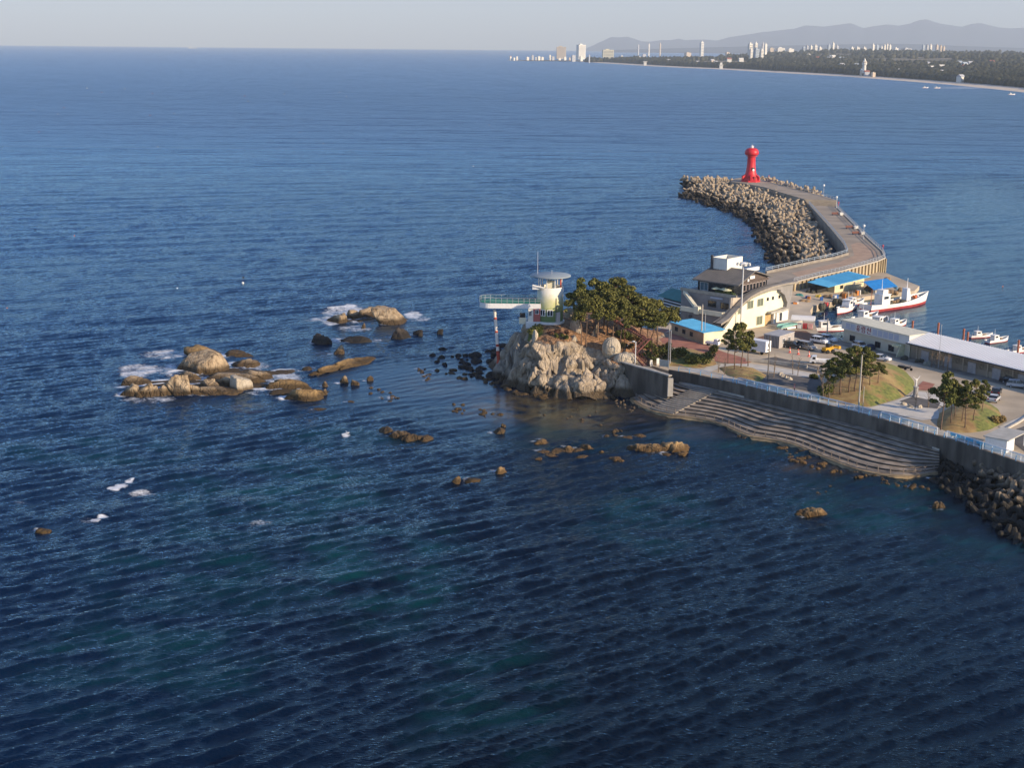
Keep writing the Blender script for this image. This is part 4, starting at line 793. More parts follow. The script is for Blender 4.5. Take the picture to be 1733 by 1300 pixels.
def tower():
    r = thing('observatory_tower', 'round observatory tower with a painted green mural and a flat disc roof on the headland', 'tower', (8.7, 325.5, 12.0), 0)
    RT = 3.05
    MB().lathe([(RT, .9), (RT, 8.9), (RT - .3, 8.9), (RT - .3, 8.0), (.01, 8.0)], 40, cap=False).build('tower_wall', mural(), r, True)
    b = MB(); b.lathe([(RT + .35, -.6), (RT + .35, .9), (RT - .1, .95)], 40); b.box(-5.6, -1.5, -2.5, 2.0, -.6, .9); b.build('base_slab', WHITE, r)
    MB().box(-5.1, -2.4, -2.2, 2.0, .9, 4.3).build('side_room', PALEW, r); MB().box(-3.9, -2.3, -2.32, -2.2, .95, 3.9).build('pink_panel', flat('pink_paint', (.44, .13, .11)), r)
    MB().box(-7.2, -5.65, -2.0, -.6, .3, 1.8).build('store_box', CREAM, r); MB().box(-7.0, -5.8, -1.8, -.6, 1.8, 2.7).build('water_tank', BLACK, r)
    window(r, -4.6, 2.2, .7, 1.3, 'y-', -2.2); window(r, -3.1, 2.7, .9, 1.1, 'y-', -2.32, dark=DARKGLASS)
    for a in (-.60, -.02):
        w = MB(); c, s = math.cos(a), math.sin(a); o = Vector((s*RT, -c*RT, 3.1)); ax, ay = Vector((c, s, 0)), Vector((s, -c, 0))
        for sx in (-.62, 0, .62): w.obox(o + ax*sx + ay*.03, ax*.07, ay*.09, Vector((0, 0, .75)))
        for sz in (-.7, .7): w.obox(o + ay*.03 + Vector((0, 0, sz)), ax*.62, ay*.085, Vector((0, 0, .07)))
        wo = w.build('window', WHITE, r); MB().obox(o + ay*.02, ax*.6, ay*.04, Vector((0, 0, .68))).build('pane', DARKGLASS, wo)
    a = .62; c, s = math.cos(a), math.sin(a); MB().obox((s*RT, -c*RT, 2.1), Vector((c, s, 0))*.62, Vector((s, -c, 0))*.08, (0, 0, 1.15)).build('door', flat('pale_grey_door', (.55, .56, .58)), r)
    a = .44; MB().tube([(math.sin(a)*(RT + .1), -math.cos(a)*(RT + .1), .6), (math.sin(a)*(RT + .1), -math.cos(a)*(RT + .1), 6.6)], .07, 6).build('drain_pipe', DGREY, r)
    for k in range(9):
        a = k*2*math.pi/9 + .2; MB().box(-.1, .1, -.1, .1, 0, 2.4).build('column', WHITE, r).location = (2.75*math.cos(a), 2.75*math.sin(a), 8.9)
    MB().box(-.9, 1.1, -.6, .9, 8.0, 10.2).build('stair_head', CREAM, r)
    MB().box(2.2, 2.5, -1.7, -1.3, 8.9, 11.0).build('red_post', flat('orange_red_paint', (.55, .10, .05)), r)
    MB().lathe([(.1, 11.25), (4.7, 11.3), (4.75, 11.45), (4.6, 11.62), (.05, 11.8)], 48, cap=False).build('roof_disc', mat('disc_roof', (.26, .30, .32), .5, (.21, .25, .27), .6), r, True)
    b = MB(); b.box(-4.2, -2.4, -2.6, .6, 8.55, 8.9); b.tube([(-4.2, -2.6, 9.5), (-2.9, -2.7, 9.2), (-1.6, -2.9, 8.95)], .22, 8); b.build('balcony', WHITE, r)
    MB().tube([(-3.0, .3, 11.5), (-3.0, .3, 16.9)], [.08, .04], 6).build('antenna', flat('grey_metal', (.45, .45, .45)), r); MB().tube([(.3, 0, 11.7), (.3, 0, 12.7)], .06, 6).build('vent', STEEL, r)
    # cantilevered viewing deck
    yf, yb, x0, x1, z0, z1 = -2.4, 2.6, -16.4, -2.2, 4.0, 5.15; yc, rr = (yf + yb)/2, (yb - yf)/2; out = [(x1, yf), (x0 + rr, yf)] + [(x0 + rr - rr*math.sin(t), yc - rr*math.cos(t)) for t in [math.pi*k/14 for k in range(1, 14)]] + [(x0 + rr, yb), (x1, yb)]
    MB().prism([(x, y, z0) for x, y in out], (0, 0, z1 - z0)).build('deck_slab', WHITE, r)
    GREEN = mat('green_deck', (.03, .30, .20), .7, (.02, .22, .15), .8); MB().prism([(x0 + rr + (x - x0 - rr)*.97, yc + (y - yc)*.95, z1 + .01) for x, y in out], (0, 0, .06)).build('deck_floor', GREEN, r)
    q = resample([(x, y, z1) for x, y in out], 25); pm = MB().box(-.05, .05, -.05, .05, 0, 1.25).mesh('post', STEEL)
    for p in q: link_mesh('post', pm, r).location = p + Vector((0, 0, .0))
    for z in (1.22, .65):
        b = MB()
        for a, c in zip(q[:-1], q[1:]): b.bar(a + Vector((0, 0, z)), c + Vector((0, 0, z)), .07)
        b.build('rail', STEEL, r)
    NET = flat('green_net', (.03, .16, .11), .8)
    b = MB()
    for a, c in zip(q[:-1], q[1:]):
        for k in range(7): b.bar(a + Vector((0, 0, .12 + .16*k)), c + Vector((0, 0, .12 + .16*k)), .035)
    b.build('rail_wires', NET, r)['kind'] = 'stuff'
    # leaning red and white pillar under the deck
    top = atY(837, 524, 325.2) - r.location; bot = G(846, 637, .3) - r.location; PR = flat('pillar_red', (.42, .05, .02)); PWH = flat('pillar_white', (.74, .66, .56))
    for f0, f1, r0, r1, m in ((0, .12, .34, .35, PWH), (.12, .15, .35, .35, PR), (.15, .32, .35, .35, PWH), (.32, .35, .35, .35, PR), (.35, .52, .35, .36, PWH), (.52, .56, .36, .37, PR), (.56, .62, .37, .38, PWH), (.62, .76, .38, .42, PR), (.76, .86, .42, .82, PR), (.86, 1.0, .82, .9, flat('dark_red', (.30, .015, .02)))):
        MB().tube([top.lerp(bot, f0), top.lerp(bot, f1)], [r0, r1], 12).build('pillar_ring', m, r)
tower()
# ------------------------------------------------------------------ ship-shaped building
def ship_building():
    C = Vector((58.0, 361.0, 0)); e2 = Vector((.68, .733, 0)); rz = math.atan2(.733, .68); r = thing('ship_shaped_building', 'ship-like building with a sweeping grey curve, cream side wall and dark top floor', 'building', C, rz)
    z2 = lambda x, y: (1100 + x/5.776, 400 + y/5.776)
    def pts(L): return [onplane(*z2(x, y), C, e2) for x, y in L]
    white = [(-6.5, 2.5), (-6.5, 4.2)] + pts([(770, 850), (800, 800), (830, 760), (900, 690), (1000, 610), (1100, 565), (1190, 535), (1240, 530), (1280, 560), (1310, 640), (1300, 690), (1230, 715)]) + [(13.3, 6.6), (13.3, 2.5)]
    MB().prism([(s, 0, z) for s, z in white], (0, .6, 0)).build('cream_wall', mat('cream_wall', (.80, .75, .56), .85, (.74, .68, .48), .25), r)
    outer = pts([(665, 850), (740, 800), (830, 705), (900, 630), (960, 580), (1050, 530), (1170, 485), (1300, 455), (1425, 435)])
    fin = outer + [(27.3, 11.4), (26.6, 8.1), (26, 2.5), (13.3, 2.5), (13.3, 6.5), (-6.4, 6.5)]
    MB().prism([(s, .62, z) for s, z in fin], (0, .7, 0)).build('curved_wall', GREYW, r)
    b = MB()
    for (s0, a0), (s1, a1) in zip(outer[:-1], outer[1:]): b.add([(s0, -1.0, a0), (s1, -1.0, a1), (s1, 1.6, a1), (s0, 1.6, a0), (s0, -1.0, a0 - .5), (s1, -1.0, a1 - .5), (s1, 1.6, a1 - .5), (s0, 1.6, a0 - .5)], [(0, 1, 2, 3), (4, 7, 6, 5), (0, 4, 5, 1), (3, 2, 6, 7)])
    b.build('eave', mat('hood_grey', (.33, .29, .235), .8), r)
    i0 = pts([(1240, 530), (1280, 560), (1310, 640), (1300, 690)]); b = MB()
    for (s0, a0), (s1, a1) in zip(i0[:-1], i0[1:]): b.bar((s0 + .15, -.5, a0 + .1), (s1 + .15, -.5, a1), 1.2, .35)
    b.build('hood', GREYW, r)
    MB().box(1.5, 20, 1.3, 19, 2.5, 11.9).build('main_block', GREYW, r); MB().box(20, 26, 1.4, 14, 2.5, 8.0).build('rear_block', GREYW, r)
    MB().box(-3.6, 1.5, 2.2, 15, 2.5, 7.6).build('terrace_block', mat('brownish_cladding', (.22, .20, .185), .8), r)
    b = MB(); b.box(-3.9, -3.55, 2.0, 15.2, 7.6, 8.8); b.box(-3.55, 1.5, 1.75, 2.1, 7.6, 8.8); b.build('parapet', CREAM, r)
    MB().bar((-3.7, 9.7, 8.4), (1.6, 18.0, 11.6), .9, .8).build('sloping_parapet', CREAM, r)
    MB().box(-4.3, -3.0, 9.2, 10.6, 7.4, 9.4).build('corner_block', CREAM, r)
    MB().box(1.3, 1.55, 1.3, 19.2, 11.9, 12.7).build('roof_parapet', mat('parapet_concrete', (.40, .37, .30), .85), r)
    for y, w, z, h in ((8.9, 2.6, 8.7, 1.7), (4.4, 3.6, 8.6, 1.7)): window(r, y, z, w, h, 'x-', 1.5, DGREY, DARKGLASS)
    MB().box(1.3, 1.5, 5.6, 9.4, 11.0, 11.4).build('sign_strip', flat('pale_sign', (.45, .47, .52)), r); MB().tube([(-3.9, 12.0, 6.4), (-3.6, 12.0, 6.4)], .5, 14).build('porthole', DGREY, r)
    prow = [(-1.4, 1.2, 7.6), (-1.2, 1.2, 12.4), (2.5, 1.2, 12.0), (4.2, 1.2, 11.6), (2.0, 1.2, 9.4)]; MB().prism(prow, (0, .5, 0)).build('prow_plate', mat('prow_tan', (.50, .42, .33), .8), r)
    # top floor
    MB().box(4, 19.6, 4, 15.5, 11.9, 15.2).build('glass_floor', mat('dark_glazing', (.022, .026, .03), .18, (.014, .016, .02), .8, spec=.7), r)
    BR = mat('brown_cladding', (.115, .085, .07), .7); gx = 12.0; MB().prism([(4, 3.9, 15.1), (19.6, 3.9, 15.1), (19.6, 3.9, 15.6), (gx, 3.9, 17.6), (4, 3.9, 15.6)], (0, .3, 0)).build('gable', BR, r)
    b = MB(); b.box(7.2, 19.6, 3.55, 3.9, 14.6, 15.1); b.build('lintel', BR, r)
    for k in range(7):
        x = 8.6 + k * 1.55; b = MB()
        for xx in (x - .6, x + .6): b.box(xx - .05, xx + .05, 3.75, 3.98, 12.6, 14.4)
        b.box(x - .6, x + .6, 3.75, 3.98, 12.5, 12.65); b.box(x - .6, x + .6, 3.75, 3.98, 14.3, 14.45); b.build('window', flat('pinkish_frame', (.45, .37, .33)), r)
    window(r, 13.4, 12.3, 2.6, 2.2, 'x-', 4.0, WHITE, flat('reflective_glass', (.10, .16, .19), .1, spec=.8), mull=1)
    b = MB(); zr, ze = 17.9, 15.5
    for xa, xb, za, zb in ((2.6, gx, ze - .3, zr), (gx, 20.6, zr, ze)): b.add([(xa, 1.6 if xa < 5 else 2.8, za), (xb, 2.8, zb), (xb, 16.4, zb), (xa, 16.4, za), (xa, 1.6 if xa < 5 else 2.8, za - .3), (xb, 2.8, zb - .3), (xb, 16.4, zb - .3), (xa, 16.4, za - .3)], [(0, 1, 2, 3), (4, 7, 6, 5), (0, 4, 5, 1), (1, 5, 6, 2), (2, 6, 7, 3), (3, 7, 4, 0)])
    ro = b.build('roof', GREY_ROOF, r); b = MB()
    for k in range(1, 17): y = 2.8 + k*.8; b.bar((2.8, y, ze - .22), (gx - .1, y, zr + .04), .06, .07)
    b.build('seam', GREY_ROOF, ro)
    b = MB(); x0, x1, y0, y1, zb, zt = 10, 17.2, 10.5, 15.5, 16.6, 20.4
    for a in ((x0, x0 + .25, y0, y1), (x1 - .25, x1, y0, y1), (x0 + .25, x1 - .25, y0, y0 + .25), (x0 + .25, x1 - .25, y1 - .25, y1)): b.box(*a, zb, zt)
    b.box(x0 + .2, x1 - .2, y0 + .2, y1 - .2, zb, 18.6); b.build('roof_box', PALEW, r); MB().box(13, 19, 6.2, 7.0, 17.0, 17.9).build('roof_duct', WHITE, r)
    MB().box(9.6, 9.99, 15.0, 15.6, 17, 21).build('chimney', DGREY, r)
    for px in ((1000, 400), (960, 432)): s, z = onplane(*z2(*px), C + Vector((-.733, .68, 0))*3.7, e2); MB().box(s - (1.1 if px[0] == 1000 else .35), s + (1.1 if px[0] == 1000 else .35), 3.6, 3.85, z - .4, z + .4).build('wall_sign', WHITE, r)
    # windows of the cream wall
    OL = flat('olive_glass', (.17, .19, .13), .2, spec=.7); FR = flat('cream_frame', (.55, .52, .40))
    for s, z, w, h in ((5.9, 8.8, 2.8, 2.2), (10.6, 8.9, 2.8, 2.1), (10.6, 3.9, 2.8, 2.4), (1.2, 8.0, 1.8, 1.8)): window(r, s, z, w, h, 'y-', 0, FR, OL)
    for s in (14.1, 16.6, 19.8): window(r, s, 9.9, .9, .9, 'y-', 0, DGREY, DARKGLASS, mull=0)
    b = MB(); b.box(16.6, 17.4, -.6, .2, 2.5, 6.6); b.build('porch_column', PALEW, r); MB().box(14, 22.4, -1.4, .6, 6.5, 7.0).build('porch_roof', mat('porch_grey', (.42, .40, .35), .8), r)
    MB().box(13.4, 16.4, .2, .7, 2.5, 6.4).build('porch_wall', mat('ochre_panel', (.52, .36, .16), .8), r); MB().box(18.6, 24.4, -.2, 1.2, 2.5, 6.4).build('shop_front', PALEW, r)
    window(r, 20.6, 3.6, 1.3, 2.4, 'y-', -.2, WHITE, DARKGLASS, mull=0); MB().box(14, 26.5, -3.6, -.2, 2.6, 3.5).build('forecourt', CONC_L, r)
    b = MB(); b.lathe([(.05, 0), (1.0, -.12), (1.05, -.18)], 10, (2.6, 9.0, 14.2)); 
    for k, (x, y) in enumerate(((2.6, 8.6), (3.0, 6.4), (2.4, 5.0))):
        u = MB().lathe([(1.35, 0), (.05, .45)], 8, (0, 0, 0), cap=False); u.tube([(0, 0, .4), (0, 0, -1.6)], .04, 5); o = u.build('parasol', flat('cream_cloth', (.70, .68, .42)), None); o.location = C + e2*x + Vector((-.733, .68, 0))*y + Vector((0, 0, 13.5)); tag(o, ['cream parasol farthest left on the roof terrace of the ship-shaped building', 'cream parasol in the middle of the roof terrace of the ship-shaped building', 'cream parasol nearest the prow plate on the roof terrace'][k], 'parasol', 'terrace parasols')
    hedge = MB()
    for k in range(60): hedge.ball((rnd.uniform(1.7, 2.2), rnd.uniform(2, 8.5), 12.5 + rnd.uniform(0, .5)), rnd.uniform(.2, .4), 5, 4)
    o = hedge.build('planter_greenery', mat('leaf_green', (.06, .09, .02), .8, (.03, .05, .012), 3), r); o['kind'] = 'stuff'
ship_building()
# ------------------------------------------------------------------ sheds, market, container
SKYB = mat('sky_blue_sheet', (.10, .42, .66), .55, (.08, .36, .58), .4); OCHRE = mat('ochre_render', (.50, .37, .22), .85, (.42, .30, .17), .5)
def gable_box(name, label, cat, A, B, depth, h, m_wall, m_roof, roofh=.5, over=.4, mono=False, rib=True, base=0.0):
    """shed whose front wall runs from A to B (world points), going back by depth"""
    A, B = Vector(A), Vector(B); L = (B - A).to_2d().length; rz = math.atan2(B.y - A.y, B.x - A.x); r = thing(name, label, cat, (A.x, A.y, min(A.z, B.z) + base), rz)
    MB().box(0, L, 0, depth, -1, h).build('wall', m_wall, r); b = MB()
    if mono: b.obox((L/2, depth/2, h + roofh/2 + .02), Vector((L/2 + over, 0, 0)), Vector((0, depth/2 + over, roofh/2)), (0, 0, .06))
    else: b.prism([(-over, -over, h + .01), (-over, depth + over, h + .01), (-over, depth/2, h + roofh)], (L + 2*over, 0, 0))
    o = b.build('roof', m_roof, r)
    if rib:
        n = int(L/.9); b = MB()
        for k in range(n): 
            x = (k + .5)*L/n
            if mono: b.obox((x, depth/2, h + roofh/2 + .1), Vector((.05, 0, 0)), Vector((0, depth/2 + over, roofh/2)), (0, 0, .04))
            else: b.bar((x, -over, h + .05), (x, depth/2, h + roofh + .04), .09, .06)
        b.build('rib', m_roof, o)
    return r, L
r, L = gable_box('shed', 'small tan shed with a sky-blue roof below the ship-shaped building', 'shed', GL(1136, 564), GL(1190, 582), 6.0, 2.9, OCHRE, SKYB, .35, .35, True)
for x in (2.5, 6, 9.5): window(r, x, 1.0, 1.3, 1.1, 'y-', 0, DGREY, DARKGLASS)
MB().box(L, L + .05, .1, 5.9, -1, 2.9).build('end_wall', CREAM, r)
r, L = gable_box('shed', 'cream fishing shed with a blue roof against the breakwater wall', 'shed', G(1412, 497, 1.3), G(1462, 484, 1.3), 5.0, 3.0, mat('shed_cream', (.72, .62, .40), .85), SKYB, .9, 1.4, True)
window(r, 4.5, 1.0, 2.0, 1.1, 'y-', 0, DGREY, DARKGLASS); window(r, 13, 1.0, 1.0, 1.3, 'y-', 0, WHITE, DARKGLASS)
MB().box(-6.5, -.05, 2.5, 5, -.5, 2.7).build('lean_to', BLACK, r); MB().obox((-3.5, 1.9, 3.5), (4.0, 0, 0), (0, 3.6, .4), (0, 0, .06)).build('roof', SKYB, r)
A = GL(1318, 590); r = thing('site_office', 'grey prefabricated site office with two white windows beside the parked van', 'cabin', A, math.atan2(.78, .63))
MB().box(0, 7.6, 0, 4.2, -.2, 2.9).build('wall', mat('corrugated_grey', (.40, .37, .34), .6, (.36, .33, .31), .6), r); b = MB().box(-.12, 7.7, -.12, 4.3, 2.9, 3.1); b.build('roof', mat('flat_roof', (.44, .43, .42), .7), r); b = MB()
for k in range(10): b.box(-.05, .0, .2 + .41*k, .32 + .41*k, -.1, 2.8)
b.build('ribs', DGREY, r)['kind'] = 'stuff'
for x in (2.2, 5.0): window(r, x, 1.0, 1.2, 1.2, 'y-', 0, WHITE, DARKGLASS)
MD = (Vector((112.0, 302.0, 0)) - Vector((83.1, 351.1, 0))).normalized(); MN = Vector((-MD.y, MD.x, 0)); MA = Vector((83.1, 351.1, 2.9)); MRZ = math.atan2(MD.y, MD.x)
def market():
    r = thing('ticket_office', 'cream quayside building with a wide sign reading 유람선 in red', 'building', MA, MRZ); L = 22.5
    MB().box(0, L, .6, 6.6, -.6, 3.6).build('wall', mat('office_cream', (.62, .58, .45), .85, (.55, .51, .39), .4), r)
    MB().box(-.3, L + .2, .0, 7.0, 3.6, 5.75).build('fascia', mat('fascia_white', (.66, .66, .62), .7, (.60, .60, .57), .4), r); MB().box(-.5, L + .4, -.2, 7.2, 5.75, 5.95).build('roof', mat('cream_roof', (.74, .70, .54), .8), r)
    SB = flat('sign_blue_grey', (.42, .47, .56)); RD = flat('sign_red', (.36, .015, .015))
    for k, (x, w) in enumerate(((1.2, 1.5), (3.0, 1.5), (10.6, 1.5), (12.4, 1.5), (14.2, 1.5), (16.0, 1.5), (17.8, 1.5))): MB().box(x, x + w, -.05, -.002, 3.95, 5.4).build('sign_panel', SB, r)
    S = lambda m, x0, z0, x1, z1, t=.17: m.bar((x0, -.05, z0), (x1, -.05, z1), t, .08)
    def ring(m, cx, cz, rr):
        for k in range(12): a, c = k*math.pi/6, (k+1)*math.pi/6; S(m, cx + rr*math.cos(a), cz + rr*math.sin(a), cx + rr*math.cos(c), cz + rr*math.sin(c), .16)
    zb = 3.95; m = MB(); x = 4.9; ring(m, x + .7, zb + 1.12, .34); S(m, x, zb + .58, x + 1.4, zb + .58); S(m, x + .42, zb + .55, x + .42, zb); S(m, x + .98, zb + .55, x + .98, zb); m.build('letter', RD, r)
    m = MB(); x = 6.75; S(m, x, zb + 1.45, x + .75, zb + 1.45, .14); S(m, x + .7, zb + 1.45, x + .7, zb + 1.12, .14); S(m, x + .75, zb + 1.12, x, zb + 1.12, .14); S(m, x + .05, zb + 1.12, x + .05, zb + .78, .14); S(m, x, zb + .78, x + .8, zb + .78, .14)
    S(m, x + 1.1, zb + 1.5, x + 1.1, zb + .66); S(m, x + 1.1, zb + 1.1, x + 1.4, zb + 1.1, .14)
    for p in ((.25, .5, 1.2, .5), (.25, 0, 1.2, 0), (.25, .5, .25, 0), (1.2, .5, 1.2, 0)): S(m, x + p[0], zb + p[1], x + p[2], zb + p[3], .14)
    m.build('letter', RD, r)
    m = MB(); x = 8.6; S(m, x + .5, zb + 1.45, x, zb + .65); S(m, x + .4, zb + 1.2, x + .85, zb + .65); S(m, x + 1.25, zb + 1.5, x + 1.25, zb + .45); S(m, x + .9, zb + 1.05, x + 1.25, zb + 1.05, .14); S(m, x + .3, zb + .45, x + .3, zb); S(m, x + .3, zb + .02, x + 1.35, zb + .02); m.build('letter', RD, r)
    for x in (3.2, 12.0, 16.5): window(r, x, .9, 1.8, 1.5, 'y-', .6, DGREY, DARKGLASS)
    MB().prism([(20.6, -2.4, -.5), (20.6, .6, -.5), (20.6, .6, 3.4), (20.6, -.6, 3.4)], (.25, 0, 0)).build('buttress', mat('pale_buttress', (.72, .69, .45), .8), r)  # buttress in a paler yellow than the office wall
    MB().box(18.6, 20.6, -1.4, .6, 2.7, 3.2).build('canopy', mat('pale_canopy', (.70, .70, .45), .8), r)
    # long market hall
    o = MA + MD * 23.0; r = thing('market_hall', 'long low fish market hall with a ribbed silver roof along the quay', 'market hall', o, MRZ); LL = 78
    MB().box(0, LL, .6, 12, -.8, 4.2).build('wall', mat('hall_wall', (.38, .31, .23), .85, (.27, .22, .165), .35, stretch=(1, 1, .4)), r)
    SIL = mat('silver_roof', (.74, .74, .75), .5, (.62, .63, .65), .15, metal=.0); b = MB(); ze, zr, y0, ym, y1 = 4.35, 6.1, -.9, 6.3, 13
    b.add([(-.4, y0, ze), (LL, y0, ze), (LL, ym, zr), (-.4, ym, zr), (LL, y1, ze), (-.4, y1, ze), (-.4, y0, ze - .3), (LL, y0, ze - .3), (-.4, y1, ze - .3), (LL, y1, ze - .3)], [(0, 1, 2, 3), (3, 2, 4, 5), (0, 6, 7, 1), (0, 3, 5, 8, 6), (6, 8, 9, 7)]); ro = b.build('roof', SIL, r)
    rm = MB().bar((0, y0 + .02, ze + .04), (0, ym, zr + .04), .24, .16).mesh('roof_rib', SIL)
    for k in range(104): q = link_mesh('roof_rib', rm, ro); q.location = (.1 + k*.74, 0, 0)
    MB().box(-.4, LL, y0 - .15, y0, ze - .35, ze - .1).build('gutter', DGREY, r)
    dm = MB().box(0, 2.3, .42, .6, -.8, 3.0).mesh('shutter_door', mat('grey_shutter', (.42, .40, .39), .6)); pmm = MB().box(0, 4.6, .5, .6, 1.9, 3.4).mesh('glazed_panel', mat('dusty_glass', (.25, .21, .15), .4, (.14, .12, .09), 1.5))
    for k in range(11): q = link_mesh('shutter_door', dm, r); q.location = (3.4 + k*7.1, 0, 0)
    for k in range(11): q = link_mesh('glazed_panel', pmm, r); q.location = (6.0 + k*7.1, 0, 0)
    cm = MB().box(0, .35, .38, .62, -.8, 4.2).mesh('pilaster', mat('pilaster_tan', (.46, .38, .28), .85))
    for k in range(12): q = link_mesh('pilaster', cm, r); q.location = (1.8 + k*7.1, 0, 0)
market()
# teal canopy with white slats left of the ship-shaped building
A, B = GL(1122, 530), GL(1158, 540); r = thing('slatted_shelter', 'teal-roofed shelter with white slats behind the pines, left of the ship-shaped building', 'shelter', A, math.atan2(B.y - A.y, B.x - A.x)); L = (B - A).to_2d().length
MB().box(-2, L, 1.5, 5, -.5, 4.4).build('wall', DGREY, r); MB().obox((L/2 - 1, 2.2, 5.4), (L/2 + 1.5, 0, 0), (0, 2.4, .9), (0, 0, .08)).build('roof', mat('teal_sheet', (.04, .20, .18), .6), r)
for k in range(4): MB().box(-1, L, .2 - .25*k, .55 - .25*k, 3.6 - .75*k, 3.85 - .75*k).build('slat', WHITE, r)
# kiosk by the road
A, B = GL(1666, 760), GL(1700, 766); r = thing('kiosk', 'white flat-roofed kiosk behind the railing at the right', 'kiosk', A, math.atan2(B.y - A.y, B.x - A.x) - .1); 
MB().box(0, 4.0, 0, 3.4, -.4, 2.3).build('wall', WHITE, r); MB().box(-.3, 4.4, -.3, 8.0, 2.3, 2.48).build('roof', mat('kiosk_roof', (.46, .44, .39), .8, (.36, .35, .31), .5), r); MB().box(-.02, -.0, .4, 3.0, .2, 1.4).build('blue_panel', SKYB, r)
for x, y in ((0, 7.6), (4, 7.6)): MB().box(x, x + .12, y, y + .12, -.4, 2.3).build('post', WHITE, r)
# unseen building added beyond the right edge to cast shade on the tetrapods
r = thing('unseen_shade_building', 'plain unseen building added beyond the right edge to shade the tetrapods', 'building', (112, 200, 4.5), math.atan2(MD.y, MD.x)); MB().box(0, 30, 0, 14, -1, 10).build('wall', CREAM, r); MB().box(-.4, 30.4, -.4, 14.4, 10, 10.6).build('roof', CONC, r)
for k in range(8):
    for z in (1.2, 4.4, 7.4): window(r, 2.5 + 3.6*k, z, 1.8, 1.5, 'y-', 0, DGREY, DARKGLASS)
# ------------------------------------------------------------------ knolls, trees
SOILG = None
def knoll_mat():
    m, t, b = nodes_of('dry_grass_bank'); N, L = t.nodes, t.links; b.inputs['Roughness'].default_value = .95
    ge = N.new('ShaderNodeNewGeometry'); sp = N.new('ShaderNodeSeparateXYZ'); L.new(ge.outputs['Position'], sp.inputs[0])
    at = N.new('ShaderNodeAttribute'); at.attribute_name = 'green'
    def nz(s, d): n = N.new('ShaderNodeTexNoise'); n.inputs['Scale'].default_value = s; n.inputs['Detail'].default_value = d; L.new(ge.outputs['Position'], n.inputs['Vector']); return n
    n = nz(.5, 6); r = N.new('ShaderNodeValToRGB'); L.new(n.outputs[0], r.inputs[0]); e = r.color_ramp.elements; e[0].position, e[1].position = .35, .65; e[0].color = (.27, .165, .065, 1); e[1].color = (.42, .295, .115, 1)
    n2 = nz(1.4, 6); r2 = N.new('ShaderNodeValToRGB'); L.new(n2.outputs[0], r2.inputs[0]); e = r2.color_ramp.elements; e[0].position, e[1].position = .35, .65; e[0].color = (.10, .125, .028, 1); e[1].color = (.23, .235, .055, 1)
    a = N.new('ShaderNodeMath'); a.operation = 'ADD'; L.new(at.outputs['Fac'], a.inputs[0]); L.new(n.outputs[0], a.inputs[1]); mr = N.new('ShaderNodeMapRange'); L.new(a.outputs[0], mr.inputs[0]); mr.inputs[1].default_value = .85; mr.inputs[2].default_value = 1.1
    mx = N.new('ShaderNodeMix'); mx.data_type = 'RGBA'; L.new(mr.outputs[0], mx.inputs[0]); L.new(r.outputs[0], mx.inputs[6]); L.new(r2.outputs[0], mx.inputs[7]); L.new(mx.outputs[2], b.inputs['Base Color'])
    n3 = nz(6, 6); bp = N.new('ShaderNodeBump'); bp.inputs['Distance'].default_value = .25; L.new(n3.outputs[0], bp.inputs['Height']); L.new(bp.outputs[0], b.inputs['Normal']); return m
KM = knoll_mat(); KN = []
def knoll(pts, c, h, greens):
    out = smooth(resample([GL(u, v) for u, v in pts + [pts[0]]], 64)[:-1], 1); C = GL(*c); V = [(C.x, C.y, C.z + h)]; n = len(out); fs = []; rings = 14; g = []
    for k in range(1, rings + 1):
        s = k / rings; z = h * (1 - s**2.2)
        for p in out: q = C.lerp(p, s); V.append((q.x, q.y, zl(q.x, q.y) - .06 + z + .18*fbm(np.array([[q.x*.4, q.y*.4, 3.]]), 3)[0]*(1 - s**6)))
    for i in range(n): fs.append((0, 1 + i, 1 + (i+1) % n))
    for k in range(rings - 1):
        for i in range(n): a = 1 + k*n; fs.append((a + i, a + n + i, a + n + (i+1) % n, a + (i+1) % n))
    me = bpy.data.meshes.new('grass_knoll'); me.from_pydata(V, [], fs); me.materials.append(KM); me.polygons.foreach_set('use_smooth', [True]*len(fs))
    if me.polygons[0].normal.z < 0: me.flip_normals()
    X = np.array(V); gr = np.zeros(len(V))
    for u, v, ru, k in greens: p = GL(u, v); gr = np.maximum(gr, k*np.clip(1.3 - np.hypot(X[:, 0] - p.x, (X[:, 1] - p.y)*.55)/ru, 0, 1))
    a = me.attributes.new('green', 'FLOAT', 'POINT'); a.data.foreach_set('value', gr.astype(np.float32)); o = link_mesh('grass_knoll', me); tag(o, kind='structure'); KN.append((C, h, out))
knoll([(1384, 676), (1394, 650), (1420, 636), (1470, 618), (1500, 614), (1530, 625), (1548, 645), (1547, 660), (1530, 672), (1505, 680), (1470, 690), (1430, 686)], (1462, 650), 3.6, [(1505, 618, 7, .7), (1530, 640, 6, .7), (1545, 660, 5, .8), (1510, 676, 5, .7), (1480, 686, 5, .6), (1395, 668, 4, .5)])
knoll([(1588, 700), (1610, 688), (1640, 678), (1668, 678), (1690, 692), (1698, 708), (1694, 718), (1676, 728), (1640, 734), (1600, 732), (1584, 722)], (1640, 706), 2.0, [(1686, 690, 5, .7), (1690, 715, 5, .8), (1670, 727, 4, .7)])
knoll([(1214, 622), (1240, 618), (1275, 622), (1300, 636), (1290, 646), (1262, 646), (1230, 636)], (1256, 632), .9, [(1232, 634, 5, .4), (1282, 642, 4, .5)])
knoll([(1098, 606), (1130, 594), (1172, 590), (1210, 604), (1214, 618), (1180, 624), (1140, 620), (1105, 620)], (1160, 606), 1.2, [(1160, 612, 7, .6)])
